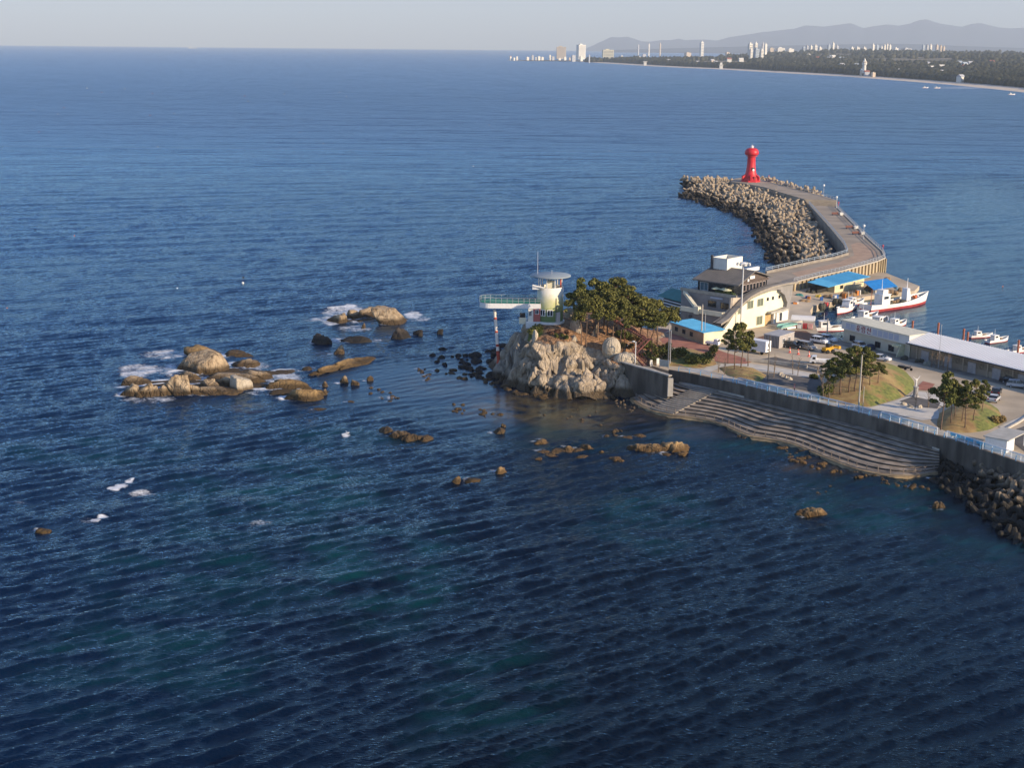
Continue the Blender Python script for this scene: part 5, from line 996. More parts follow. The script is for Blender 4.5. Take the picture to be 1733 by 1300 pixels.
def knoll_z(x, y):
    b = zl(x, y)
    for C, h, out in KN:
        best = 9
        ang = math.atan2(y - C.y, x - C.x); d = math.hypot(x - C.x, y - C.y); o = min(out, key=lambda p: abs((math.atan2(p.y - C.y, p.x - C.x) - ang + math.pi) % (2*math.pi) - math.pi)); s = d / max(.1, math.hypot(o.x - C.x, o.y - C.y))
        if s < 1: b = max(b, zl(x, y) - .06 + h*(1 - s**2.2))
    return b
def onground(u, v):
    d = ray(u, v)
    for k in range(1500):
        p = CAMP + d * (230 + k*.1)
        if p.z <= knoll_z(p.x, p.y): return p
    return GL(u, v)
BARK = mat('pine_bark', (.20, .13, .085), .9, (.10, .065, .045), 2.0, .02, 8.0); BARE = mat('bare_twigs', (.24, .18, .125), .9, (.16, .12, .085), 2.0)
def leafmat(name, a, b_, hue=.5):
    m, t, b = nodes_of(name); N, L = t.nodes, t.links; b.inputs['Roughness'].default_value = .75; b.inputs['Specular IOR Level'].default_value = .2
    at = N.new('ShaderNodeAttribute'); at.attribute_name = 'shade'; r = N.new('ShaderNodeValToRGB'); L.new(at.outputs['Fac'], r.inputs[0]); e = r.color_ramp.elements; e[0].color = (*a, 1); e[1].color = (*b_, 1)
    L.new(r.outputs[0], b.inputs['Base Color']); return m
NEEDLE = leafmat('pine_needles', (.050, .058, .014), (.185, .170, .042)); NEEDLE2 = leafmat('pine_needles_dark', (.040, .054, .014), (.150, .150, .036)); SHRUBM = leafmat('shrub_leaves', (.045, .058, .014), (.16, .16, .04))
def tufts(centres, radii, n, size, rs, flat_=.55):
    V, Fc, S = [], [], []; k = 0
    for c, R in zip(centres, radii):
        m = int(n * (R / np.mean(radii))**2); d = rs.normal(size=(m, 3)); d /= np.linalg.norm(d, axis=1)[:, None]; rr = rs.uniform(.35, 1.0, m)**.6; p = np.array(c) + d * rr[:, None] * R * np.array([1, 1, flat_]); base = rs.uniform(.15, .85)
        for q, dd in zip(p, d):
            a = rs.normal(size=3) + dd*.8 + np.array([0, 0, .5]); a /= np.linalg.norm(a); t = np.cross(a, rs.normal(size=3)); t /= np.linalg.norm(t); b = np.cross(a, t); s = size*rs.uniform(.6, 1.35)
            V += [q - t*s*.5 - b*s*.3, q + t*s*.5 - b*s*.22, q + t*s*.3 + b*s*.45 + a*s*.3, q - t*s*.35 + b*s*.4 + a*s*.15]; Fc.append((k, k+1, k+2, k+3)); k += 4; S.append(np.clip(base + rs.normal()*.22, 0, 1))
    return np.array(V), np.array(Fc), np.repeat(np.array(S), 4)
def leafmesh(name, V, Fc, S, m):
    me = npmesh(name, V, Fc, m); a = me.attributes.new('shade', 'FLOAT', 'POINT'); a.data.foreach_set('value', S.astype(np.float32)); return me
def pine_mesh(seed, spread=1.0, low=.42, lean=.1, m=None, h=10.0, layers=17):
    rs = np.random.RandomState(seed); b = MB(); pts = [Vector((0, 0, 0))]; ang = rs.uniform(0, 6.28); 
    for k in range(1, 7): pts.append(Vector((math.cos(ang)*lean*h*(k/6)**1.6 + rs.normal()*.12, math.sin(ang)*lean*h*(k/6)**1.6 + rs.normal()*.12, h*.93*k/6)))
    b.tube(pts, [.23, .19, .165, .14, .115, .08, .03], 7); cs, rd = [], []
    for k in range(layers):
        f = low + (1 - low)*(k + rs.uniform(0, .9))/layers; f = min(f, .98); i = min(5, int(f*.98*6)); p = pts[i].lerp(pts[i+1], min(1, f*.98*6 - i)); a = rs.uniform(0, 6.28); w = spread*(3.7*(1 - (f - low)/(1 - low))**.55 + .35)*rs.uniform(.55, 1.1)
        q = p + Vector((math.cos(a)*w, math.sin(a)*w, .4 + rs.uniform(0, .6))); b.tube([p, p.lerp(q, .55) + Vector((0, 0, -.1)), q], [.075, .05, .025], 5); cs.append(q + Vector((0, 0, .15))); rd.append(rs.uniform(.6, 1.25)*(.7 + .42*spread)*(1.0 if f < .9 else .85))
        if rs.rand() < .6: cs.append(p.lerp(q, .5) + Vector((rs.normal()*.4, rs.normal()*.4, .5))); rd.append(rs.uniform(.7, 1.0)*spread)
    cs.append(pts[-1] + Vector((0, 0, .1))); rd.append(1.0*spread)
    return b.mesh('trunk', BARK, True), leafmesh('crown', *tufts(cs, rd, 120, .36, rs, .42), m or NEEDLE)
PINES = [pine_mesh(s, sp, lo, ln, m) for s, sp, lo, ln, m in ((1, 1.25, .5, .12, NEEDLE), (2, 1.1, .42, .06, NEEDLE), (3, 1.35, .55, .18, NEEDLE), (4, .95, .38, .04, NEEDLE2), (5, .8, .45, .05, NEEDLE2), (6, 1.2, .6, .15, NEEDLE2))]
def tree(p, h, kind, label, group, wid=1.0, rz=None, cat='tree', name='pine_tree'):
    t, c = PINES[kind]; r = thing(name, label, cat, p, rnd.uniform(0, 6.28) if rz is None else rz, group); s = h/10.3; r.scale = (s*wid, s*wid, s)
    link_mesh('trunk', t, r); link_mesh('crown', c, r); return r
def ptree(u, v, topv, kind, label, group, wid=1.0, where=None, **k):
    p = (where or onground)(u, v); h = (v - topv) * p.y / F / math.cos(P) * 1.0; return tree(p - Vector((0, 0, .15)), h, kind, label, group, wid, **k)
HG = 'pines on the headland'
for i, (u, v, t, k, w, lab) in enumerate([(978, 556, 470, 4, .7, 'pine pressed close to the right side of the round tower'), (984, 584, 486, 0, .58, 'front pine with the leftmost bare trunk on the headland slope'), (992, 586, 500, 2, .58, 'second front pine, its forked trunk next to the leftmost one'), (1005, 560, 468, 1, .68, 'tall pine crown at the left of the headland grove'), (1010, 571, 486, 2, .9, 'pine on the brown slope with a curving trunk'), (1028, 568, 474, 0, .85, 'pine above the egg-shaped boulder'), (1022, 556, 480, 3, 1.0, 'darker pine in the middle of the headland grove'), (1044, 560, 468, 0, .9, 'highest pine at the middle of the headland grove'),
    (1058, 572, 478, 1, .95, 'broad pine right of the highest one'), (1066, 556, 486, 2, .95, 'pine at the back right of the headland grove'), (1082, 578, 500, 0, 1.0, 'pine over the red staircase'), (1098, 586, 512, 1, 1.0, 'pine right of the red staircase'), (1112, 582, 506, 2, 1.0, 'flat-topped pine in front of the slatted shelter'), (1104, 590, 524, 5, 1.25, 'leaning pine at the right end of the grove, over the red path'), (1036, 575, 500, 2, .9, 'low pine behind the egg-shaped boulder'), (1050, 580, 510, 1, .9, 'low pine in the shade left of the red staircase')]):
    ptree(u, v, t, k, lab, HG, w, onhead)
for u, v, t, k, w, lab in [(1243, 624, 546, 3, .62, 'thin-stemmed pine in front of the cream ship wall'), (1254, 622, 541, 1, .62, 'tallest of the thin pines in front of the cream ship wall'), (1266, 620, 560, 4, .8, 'small pine at the right of the three before the ship wall'), (1232, 616, 556, 3, .62, 'pine leftmost in front of the ship-shaped building')]: ptree(u, v, t, k, lab, 'pines before the ship-shaped building', w)
for u, v, t, k, w, lab in [(1410, 668, 602, 3, .8, 'shaded pine at the left edge of the first knoll'), (1422, 668, 594, 4, 1.0, 'second pine from the left on the first knoll'), (1436, 664, 586, 3, .85, 'dark middle pine of the first knoll'), (1446, 662, 580, 1, .8, 'tallest pine of the first knoll'), (1458, 660, 584, 3, .85, 'full-crowned pine right of the tallest on the first knoll'), (1472, 652, 592, 1, .8, 'sunlit pine at the right of the first knoll'), (1486, 648, 612, 4, 1.1, 'low spreading pine farthest right on the first knoll'), (1400, 650, 606, 4, 1.1, 'bushy pine behind the left of the first knoll')]: ptree(u, v, t, k, lab, 'pines on the first knoll', w)
for u, v, t, k, w, lab in [(1592, 728, 626, 4, .72, 'tall pale-trunked pine leftmost on the second knoll'), (1609, 715, 636, 1, .62, 'second pine of the second knoll, crown over the white paving'), (1616, 704, 644, 4, .8, 'slim pine behind the second one on the second knoll'), (1628, 712, 640, 3, .62, 'pine in the middle of the second knoll'), (1633, 724, 648, 4, .8, 'thin pine nearest the kiosk on the second knoll'), (1647, 712, 636, 1, .62, 'bent pine right of the middle on the second knoll'), (1662, 696, 640, 3, .62, 'rightmost pine of the second knoll by the white car')]: ptree(u, v, t, k, lab, 'pines on the second knoll', w)
def shrub(u, v, w, h, label, group=None, m=None, seed=1, where=None, n=240):
    rs = np.random.RandomState(seed); p = (where or onground)(u, v); s = p.y/F; W, Hh = w*s/2, h*s; cs, rd = [], []
    for k in range(max(5, int(W*3))): cs.append((rs.uniform(-W, W)*.75, rs.uniform(-1, 1)*max(.6, W*.35), Hh*rs.uniform(.25, .7))); rd.append(Hh*rs.uniform(.32, .5))
    r = thing('shrub', label, 'shrub', p, 0, group); b = MB()
    for k in range(5): b.tube([(0, 0, -.1), (rs.uniform(-W, W)*.6, rs.uniform(-.4, .4), Hh*.6)], [.05, .02], 5)
    b.build('stem', BARK, r); link_mesh('crown', leafmesh('crown', *tufts(cs, rd, n, .3, rs, .75), m or SHRUBM), r)
shrub(1182, 616, 58, 24, 'long rounded green hedge bush beside the red path', seed=2); shrub(1150, 606, 34, 24, 'dark pine shrub left of the long hedge bush', seed=3, m=NEEDLE2); shrub(1118, 608, 34, 24, 'low dark shrub at the foot of the leaning pine', seed=4, m=NEEDLE2)
shrub(1210, 596, 16, 14, 'small bush at the edge of the red path', seed=5); shrub(1396, 672, 18, 26, 'dark shrub at the left foot of the first knoll', seed=6, m=NEEDLE2); shrub(1382, 641, 26, 9, 'clipped low bush beside the white truck', seed=7)
shrub(905, 570, 20, 24, 'bright green creeper bush on the cliff edge below the tower', seed=8, where=onhead); shrub(945, 566, 44, 8, 'reddish undergrowth in front of the tower base', seed=9, where=onhead, m=leafmat('russet_scrub', (.10, .05, .03), (.24, .12, .07))); shrub(950, 573, 26, 9, 'olive scrub on the slope under the tower', seed=12, where=onhead)
for i, (u, v, w, h) in enumerate([(1052, 574, 40, 16), (1075, 580, 34, 16), (1096, 592, 34, 18), (1060, 590, 36, 12), (1088, 604, 30, 12), (1128, 592, 24, 14)]): shrub(u, v, w, h, ['brushy dark undergrowth under the middle pines', 'undergrowth left of the upper staircase flights', 'undergrowth right of the staircase landing', 'low scrub above the half-buried slab', 'scrub beside the lower staircase flight', 'bush at the left edge of the red path'][i], 'undergrowth of the headland grove', leafmat('undergrowth', (.035, .035, .012), (.14, .10, .04)) if i % 2 else NEEDLE2, 80 + i, onhead)
shrub(1690, 716, 26, 14, 'dry grass clump at the right end of the second knoll', seed=10, m=leafmat('dry_clump', (.20, .13, .045), (.42, .30, .11)))
def bare_tree(u, v, topv, label, group=None, seed=0, stems=3, spread=.25):
    rs = np.random.RandomState(seed); p = onground(u, v); h = (v - topv)*p.y/F; r = thing('bare_tree', label, 'tree', p, 0, group); b = MB(); c = MB()
    for k in range(stems):
        a = rs.uniform(0, 6.28); d = Vector((math.cos(a), math.sin(a), 0))*spread*h; pts = [Vector((0, 0, -.1)) + d*.05, d*.35 + Vector((0, 0, h*.45)), d*.7 + Vector((rs.normal()*.1, 0, h*.95))]; b.tube(pts, [.09, .06, .02], 5)
        for q in range(7): f = rs.uniform(.35, 1); s = pts[0].lerp(pts[1], f*2) if f < .5 else pts[1].lerp(pts[2], f*2 - 1); c.tube([s, s + Vector((rs.normal()*.5, rs.normal()*.4, rs.uniform(.5, 1.3)))], [.03, .012], 4)
    b.build('trunk', BARE, r); c.build('crown', BARE, r)
bare_tree(1394, 676, 625, 'bare many-stemmed tree at the left foot of the first knoll', None, 1, 6); bare_tree(1404, 674, 632, 'bare forked sapling right of the many-stemmed one', None, 2, 4)
for i, u in enumerate((1577, 1584, 1590, 1596, 1603)): bare_tree(u, 622 + i*1.6, 596 + i, ['leftmost bare sapling in the row before the market hall', 'second bare sapling in the row before the market hall', 'middle bare sapling in the row before the market hall', 'fourth bare sapling in the row before the market hall', 'rightmost bare sapling in the row before the market hall'][i], 'bare saplings before the market hall', 20 + i, 3, .1)
for i, (u, v, t, lab) in enumerate([(1216, 630, 600, 'slim bare sapling leftmost on the curving path'), (1226, 634, 604, 'bare sapling next to the leftmost on the curving path'), (1342, 634, 598, 'thin bare tree left of the pair in the court'), (1350, 636, 604, 'thin bare tree right of the pair in the court'), (1548, 694, 664, 'bare young tree on the white terrace'), (1571, 690, 660, 'bare young tree beside the asphalt terrace'), (1309, 640, 600, 'bare sapling beside the grey pole in the court')]): bare_tree(u, v, t, lab, None, 40 + i, 2, .12)
r = thing('staked_tree', 'newly planted tree with crossed wooden stakes beside the white truck', 'tree', onground(1383, 640)); b = MB()
MB().tube([(0, 0, 0), (0, 0, 4.2)], [.06, .02], 5).build('trunk', BARE, r)
for a in (0, 2.1, 4.2): MB().bar((math.cos(a)*.8, math.sin(a)*.8, 0), (-math.cos(a)*.25, -math.sin(a)*.25, 2.4), .09).build('stake', flat('stake_wood', (.42, .32, .21)), r)
# ------------------------------------------------------------------ vehicles
def paint(n, c): return flat('paint_' + n, c, .3, 0, .6)
PW, PS, PBK, PBG = paint('white', (.80, .80, .79)), paint('silver', (.50, .51, .52)), paint('black', (.025, .026, .03)), paint('beige_grey', (.36, .33, .29)); TYRE = flat('tyre', (.02, .02, .02), .9); LAMP = flat('headlamp', (.7, .7, .68), .2); TAIL = flat('tail_lamp', (.35, .02, .02), .3)
def car_proto(kind, m):
    """body profile along x (front at +x), built once per kind and colour"""
    r = thing('car', 'car', 'car')
    if kind == 'sedan': L, W, h, prof = 4.6, 1.8, 1.45, [(-2.3, .45), (-2.3, .85), (-2.15, .98), (-1.5, 1.0), (1.0, .95), (2.0, .82), (2.28, .62), (2.3, .4)]; cab = [(-1.7, .98), (-1.1, 1.42), (.2, 1.46), (1.15, .94)]
    elif kind == 'suv': L, W, h, prof = 4.6, 1.88, 1.7, [(-2.3, .45), (-2.3, 1.0), (-2.2, 1.08), (1.1, 1.08), (2.05, .98), (2.28, .75), (2.3, .42)]; cab = [(-2.22, 1.07), (-1.9, 1.66), (.3, 1.7), (1.2, 1.06)]
    else: L, W, h, prof = 5.0, 1.95, 1.95, [(-2.5, .45), (-2.5, 1.1), (-2.45, 1.18), (1.5, 1.15), (2.3, .95), (2.5, .7), (2.5, .42)]; cab = [(-2.44, 1.17), (-2.25, 1.88), (.7, 1.93), (1.6, 1.14)]
    w = W/2; MB().prism([(x, -w, z) for x, z in prof], (0, W, 0)).build('body', m, r)
    b = MB(); ww = w*.86; n = len(cab); b.add([(x, -w*.97 if i in (0, n-1) else -ww, z) for i, (x, z) in enumerate(cab)] + [(x, w*.97 if i in (0, n-1) else ww, z) for i, (x, z) in enumerate(cab)], [tuple(range(n)), tuple(range(2*n-1, n-1, -1))] + [(i+1, i, n+i, n+i+1) for i in range(n-1)]); b.build('glasshouse', DARKGLASS, r)
    MB().prism([(cab[1][0] + .05, -ww*.98, cab[1][1] - .02), (cab[2][0], -ww*.98, cab[2][1] - .02), (cab[2][0] + .1, -ww*.98, cab[2][1] + .03), (cab[1][0] - .05, -ww*.98, cab[1][1] + .03)], (0, ww*1.96, 0)).build('roof', m, r)
    for x in (cab[1][0] + .9, ) + ((cab[2][0] - .6,) if kind != 'sedan' else (cab[2][0] - .15,)):
        for s in (-1, 1): MB().bar((x, s*ww*1.0, cab[1][1]), (x, s*w*.985, cab[0][1]), .12, .05).build('pillar', m, r)
    for x in (L*.31, -L*.30):
        for s in (-1, 1):
            t = MB().tube([(x, s*(w - .2), .33), (x, s*(w + .02), .33)], .33, 12).build('wheel', TYRE, r); MB().tube([(x, s*(w + .01), .33), (x, s*(w + .035), .33)], .2, 10).build('rim', STEEL, t)
    for s in (-1, 1):
        MB().box(L/2 - .14, L/2 + .01, s*w*.68 - .22, s*w*.68 + .22, .62, .78).build('headlight', LAMP, r); MB().box(-L/2 - .01, -L/2 + .1, s*w*.78 - .16, s*w*.78 + .16, .72, .95).build('tail_light', TAIL, r); MB().box(cab[3][0] - .35, cab[3][0] - .15, s*(w + .1) - .09, s*(w + .1) + .09, cab[3][1] + .02, cab[3][1] + .16).build('mirror', m, r)
    MB().box(-L/2 - .03, -L/2 + .05, -w*.9, w*.9, .38, .6).build('rear_bumper', m if kind != 'van' else DGREY, r); MB().box(L/2 - .05, L/2 + .04, -w*.9, w*.9, .34, .55).build('front_bumper', m, r); return r
PROTO = {}
def car(kind, m, u, v, hd, label, group='cars parked by the quay'):
    key = (kind, m.name); first = key not in PROTO
    if first: PROTO[key] = car_proto(kind, m)
    o = PROTO[key] if first else copy_tree(PROTO[key]); p = GL(u, v, .02); o.location = p; o.rotation_euler = (0, 0, hd); tag(o, label, 'van' if kind == 'van' else 'car', group); return o
hM = math.atan2(-.8, .6)
car('van', PBG, 1365, 591, hM, 'beige grey minivan parked beside the grey site office'); car('suv', PW, 1387, 581, hM + .1, 'white car just behind the beige grey minivan'); car('suv', PW, 1401, 578, hM + .1, 'white car farthest back in the row by the minivan')
car('suv', PBK, 1341, 589, hM + .3, 'dark car half hidden between the site office and the minivan'); car('suv', PW, 1456, 590, math.atan2(-.7, .3), 'white SUV facing the camera in the shade of the ticket office'); car('sedan', PW, 1491, 610, math.atan2(-.6, .75), 'white hatchback behind the right side of the first knoll')
car('sedan', PS, 1682, 679, math.atan2(.85, .5), 'pale silver sedan parked right of the second knoll'); car('sedan', PBK, 1686, 667, math.atan2(.85, .4), 'black car just beyond the pale silver sedan'); car('suv', PS, 1722, 656, math.atan2(-.35, .9), 'silver car at the right edge in front of the market hall'); car('sedan', PBK, 1709, 648, math.atan2(-.3, .9), 'black car behind the silver one at the right edge')
def truck(u, v, hd, label):
    r = thing('pickup_truck', label, 'truck', GL(u, v, .02), hd); MB().prism([(.9, -.85, .4), (.9, -.85, 1.9), (1.9, -.85, 1.85), (2.35, -.85, 1.1), (2.4, -.85, .4)], (0, 1.7, 0)).build('cab', PW, r); MB().box(1.7, 2.2, -.78, .78, 1.2, 1.72).build('windscreen', DARKGLASS, r)
    for s in (-1, 1): MB().box(1.1, 1.75, s*.86 - .01, s*.86 + .01, 1.15, 1.7).build('side_window', DARKGLASS, r); MB().box(2.3, 2.42, s*.6 - .15, s*.6 + .15, .65, .82).build('headlight', LAMP, r)
    b = MB(); b.box(-2.5, .85, -.88, .88, .65, .8); b.box(-2.5, -2.44, -.88, .88, .8, 1.15); b.box(-2.44, .85, -.88, -.82, .8, 1.15); b.box(-2.44, .85, .82, .88, .8, 1.15); b.build('cargo_bed', PW, r)
    for x in (1.6, -1.6):
        for s in (-1, 1): MB().tube([(x, s*.65, .33), (x, s*.88, .33)], .33, 12).build('wheel', TYRE, r)
truck(1388, 616, math.atan2(.25, -.95), 'small white pickup truck with a cab, behind the low pale wall')
r = thing('box_truck', 'white box truck with a dark squid-like emblem, half hidden by pines', 'truck', GL(1284, 598, .02), math.atan2(.733, .68) + math.pi/2); BX = flat('truck_box_white', (.80, .80, .78), .4)
MB().box(-2.6, 2.4, -1.15, 1.15, .7, 3.3).build('cargo_box', BX, r); b = MB(); b.bar((-2.63, -.4, 2.5), (-2.63, .2, 2.7), .12); b.bar((-2.63, .2, 2.7), (-2.63, .1, 2.1), .14); b.bar((-2.63, .1, 2.1), (-2.63, -.5, 1.9), .16); b.bar((-2.63, -.3, 1.3), (-2.63, .5, 1.2), .2); b.build('emblem', DGREY, r)
MB().prism([(2.5, -1.05, .45), (2.5, -1.05, 2.3), (3.6, -1.05, 2.2), (4.0, -1.05, 1.3), (4.0, -1.05, .45)], (0, 2.1, 0)).build('cab', PW, r)
for x in (3.2, -1.5):
    for s in (-1, 1): MB().tube([(x, s*.8, .42), (x, s*1.1, .42)], .42, 12).build('wheel', TYRE, r)
r = thing('minitruck', 'white mini truck parked below the sky-blue roofed shed', 'truck', GL(1206, 585, .02), math.atan2(-.5, .85)); MB().prism([(.5, -.7, .35), (.5, -.7, 1.75), (1.3, -.7, 1.75), (1.65, -.7, 1.1), (1.7, -.7, .35)], (0, 1.4, 0)).build('cab', PW, r); MB().box(-1.7, .45, -.7, .7, .5, 1.0).build('cargo_bed', PW, r); MB().box(1.25, 1.62, -.62, .62, 1.15, 1.6).build('windscreen', DARKGLASS, r)
for x in (1.1, -1.1):
    for s in (-1, 1): MB().tube([(x, s*.5, .28), (x, s*.72, .28)], .28, 10).build('wheel', TYRE, r)
r = thing('loader', 'small yellow loader with a raised bucket in the car park', 'loader', GL(1404, 597, .02), math.atan2(.5, .85)); YL = flat('machine_yellow', (.62, .33, .02), .5)
MB().prism([(-1.9, -.7, .6), (-1.9, -.7, 1.4), (-.2, -.7, 1.5), (.6, -.7, 1.2), (.6, -.7, .6)], (0, 1.4, 0)).build('body', YL, r); MB().box(-.9, .1, -.55, .55, 1.4, 2.4).build('cab', DARKGLASS, r)
for s in (-1, 1): MB().bar((-.6, s*.6, 1.5), (2.0, s*.6, 1.2), .2).build('arm', YL, r)
MB().prism([(2.0, -.9, .8), (2.0, -.9, 1.6), (2.7, -.9, 1.5), (2.8, -.9, .9)], (0, 1.8, 0)).build('bucket', YL, r)
for x in (.3, -1.4):
    for s in (-1, 1): MB().tube([(x, s*.6, .5), (x, s*.95, .5)], .5, 12).build('wheel', TYRE, r)
r = thing('motorcycle', 'dark motorcycle with a trailer box on the road behind the statue', 'motorcycle', GL(1537, 627, .02), math.atan2(-.6, .8))
for x in (-.7, .7): MB().tube([(x, -.07, .33), (x, .07, .33)], .33, 12).build('wheel', TYRE, r)
MB().tube([(-.5, 0, .5), (0, 0, .62), (.4, 0, .75)], [.17, .22, .16], 8).build('frame', PBK, r); MB().box(-.7, .05, -.17, .17, .72, .84).build('seat', BLACK, r); MB().bar((.45, -.35, 1.05), (.45, .35, 1.05), .05).build('handlebar', DGREY, r); MB().bar((.7, 0, .33), (.45, 0, 1.05), .07).build('fork', DGREY, r); MB().box(-2.4, -.9, -.45, .45, .35, .95).build('trailer_box', PBK, r)
CONEM = flat('cone_pink', (.72, .17, .12)); cp = None
for u, v, lab in ((1336.5, 597, 'left one of three pinkish traffic cones in the car park'), (1351, 600, 'middle one of three pinkish traffic cones in the car park'), (1369, 603.5, 'right one of three pinkish traffic cones in the car park')):
    if cp is None:
        cp = thing('traffic_cone', lab, 'traffic cone', (0, 0, 0), 0, 'traffic cones in the car park'); MB().lathe([(.26, .05), (.16, .7), (.13, .9), (.06, 1.35)], 12).build('cone', CONEM, cp); MB().box(-.36, .36, -.36, .36, 0, .06).build('base', CONEM, cp); MB().lathe([(.178, .6), (.145, .82)], 12, cap=False).build('stripe', WHITE, cp); o = cp
    else: o = copy_tree(cp)
    tag(o, lab); o.location = GL(u, v, .02)
# ------------------------------------------------------------------ boats
HULLR = mat('hull_red', (.42, .06, .06), .55, (.33, .045, .045), .8); HULLW = mat('hull_white', (.80, .79, .76), .5, (.70, .68, .64), .5); NETM = mat('fishing_net', (.10, .085, .06), .95, (.04, .05, .04), 3.0, .05, 9.0); ROPEB = mat('rope_heap', (.34, .22, .11), .95, (.20, .13, .07), 2.5, .05, 8.0); TEALN = mat('teal_net', (.05, .22, .20), .9, (.03, .13, .13), 2.5, .04, 8); TARP = mat('blue_tarp', (.02, .20, .52), .5, (.015, .15, .42), 1.0, .05, 3.0); ORANGE = flat('orange_float', (.65, .16, .03)); REDB = flat('boat_red', (.45, .04, .04)); STORM = flat('mast_rust', (.36, .12, .07))
def hull(root, L, B, sheer, draft=.7, m_top=None, stripe=.6):
    ns = 15
    def sec(f):
        w = B/2*min(1, (1 - max(0, (f - .55)/.45)**2.2)) * (.86 + .14*min(1, f*4)); w = max(w, .05); z = sheer(f); return w, z
    def band(z0f, z1f, ws0, ws1):
        b = MB(); V = []
        for i in range(ns):
            f = i/(ns-1); w, z = sec(f); x = -L/2 + L*f; za, zb = z0f(f, z), z1f(f, z); rake = max(0, f - .7)*L*.11
            V += [(x + rake*za/3 , -w*ws0, za), (x + rake*zb/3, -w*ws1, zb), (x + rake*za/3, w*ws0, za), (x + rake*zb/3, w*ws1, zb)]
        F_ = []
        for i in range(ns-1): a, c = 4*i, 4*i+4; F_ += [(a, c, c+1, a+1), (a+2, a+3, c+3, c+2)]
        F_ += [(0, 1, 3, 2), (4*(ns-1), 4*(ns-1)+2, 4*(ns-1)+3, 4*(ns-1)+1)]; b.add(V, F_); return b
    band(lambda f, z: -draft, lambda f, z: stripe, .72, .92).build('hull_bottom', HULLR, root)
    band(lambda f, z: stripe, lambda f, z: z, .92, 1.0).build('hull', m_top or HULLW, root)
    b = MB(); V = []; 
    for i in range(ns): f = i/(ns-1); w, z = sec(f); x = -L/2 + L*f + max(0, f - .7)*L*.11*z/3; V += [(x, -w*.97, z - .45), (x, w*.97, z - .45)]
    b.add(V, [(2*i, 2*i+2, 2*i+3, 2*i+1) for i in range(ns-1)]); b.build('deck', mat('boat_deck', (.45, .42, .33), .8, (.30, .30, .24), 1.0), root)
    b = MB()
    for s in (-1, 1):
        P_ = []
        for i in range(ns): f = i/(ns-1); w, z = sec(f); P_.append(Vector((-L/2 + L*f + max(0, f - .7)*L*.11*z/3, s*w, z + .05)))
        for p, q in zip(P_[:-1], P_[1:]): b.bar(p, q, .16, .14)
    b.build('gunwale', m_top or HULLW, root); return sec
A, Bq = G(1463, 528, 0), G(1567, 512.5, 0); r = thing('fishing_boat', 'large white fishing boat with red bottom, moored beside the blue tarp shelter', 'boat', ((A.x + Bq.x)/2, (A.y + Bq.y)/2, 0), math.atan2(Bq.y - A.y, Bq.x - A.x), 'boats in the harbour'); L = (Bq - A).length*.98
hull(r, L, 5.6, lambda f: 1.7 + .5*(1 - min(1, f*3)) + 2.0*max(0, f - .45)**1.5*2.2, .8, None, .75)
b = MB().box(-8.2, -4.6, -1.5, 1.5, 1.3, 4.6); b.box(-8.4, -4.4, -1.7, 1.7, 4.6, 4.75); b.box(-7.6, -5.4, -1.2, 1.2, 4.75, 6.0); b.build('wheelhouse', HULLW, r); MB().box(-4.62, -4.52, -1.2, 1.2, 3.3, 4.2).build('window', DARKGLASS, r); MB().box(-7.4, -5.4, -1.53, -1.48, 3.3, 4.1).build('side_window', DARKGLASS, r)
b = MB(); b.prism([(3.4, -1.1, 1.2), (5.6, -1.1, 1.2), (5.1, -.7, 5.4), (4.0, -.7, 5.4)], (0, 2.0, 0)); b.build('net_tower', HULLW, r); MB().tube([(4.9, .3, 5.2), (5.1, .3, 8.4)], [.16, .07], 6).build('mast', HULLW, r); MB().tube([(-6.5, .3, 5.9), (-6.5, .3, 9.0)], [.1, .05], 6).build('mast', HULLW, r); MB().tube([(-11.5, 0, 1.4), (-11.3, 0, 6.5)], [.12, .06], 6).build('mast', STORM, r)
for k in range(9): o = MB().ball((0, 0, 0), (rnd.uniform(.7, 1.5), rnd.uniform(.6, 1.2), rnd.uniform(.4, .8)), 7, 5).build('net_pile', rnd.choice([NETM, NETM, ROPEB]), r); o.location = (rnd.uniform(-3.5, 2.8), rnd.uniform(-1.4, 1.4), 1.7)
for k in range(5): o = MB().ball((0, 0, 0), rnd.uniform(.35, .6), 8, 6).build('float', rnd.choice([REDB, ORANGE, WHITE]), r); o.location = (rnd.uniform(6, 9.5), rnd.uniform(-1.2, 1.2), 2.5)
b = MB()
for k in range(12): x = 4 + k*.75; b.tube([(x, (2.1 - k*.16), 2.0 + k*.13), (x, (2.1 - k*.16), 3.2 + k*.13)], .03, 4)
b.build('bow_rail', STEEL, r)
def boat_proto():
    r = thing('fishing_boat', 'boat', 'boat'); hull(r, 10, 2.8, lambda f: .95 + .9*max(0, f - .5)**1.5*2, .5, None, .28); MB().prism([(-2.6, -.9, .6), (-2.6, -.9, 2.5), (-.6, -.9, 2.5), (-.1, -.9, 1.5), (.1, -.9, .6)], (0, 1.8, 0)).build('cabin', HULLW, r); MB().box(-2.9, -.4, -1.05, 1.05, 2.5, 2.6).build('cabin_roof', HULLW, r); MB().box(-2.2, -.9, -.93, .93, 1.7, 2.25).build('window', DARKGLASS, r)
    MB().tube([(-1.6, 0, 2.5), (-1.6, 0, 4.6)], [.06, .03], 5).build('mast', HULLW, r); b = MB(); b.tube([(-4.6, -1.1, .7), (-4.6, -1.1, 2.3), (-4.6, 1.1, 2.3), (-4.6, 1.1, .7)], .05, 5); b.build('stern_frame', STEEL, r); MB().ball((1.6, .1, .85), (1.1, .8, .45), 8, 5).build('net_pile', ROPEB, r); return r
BP = boat_proto(); hb = math.atan2(16.9, 22.9)
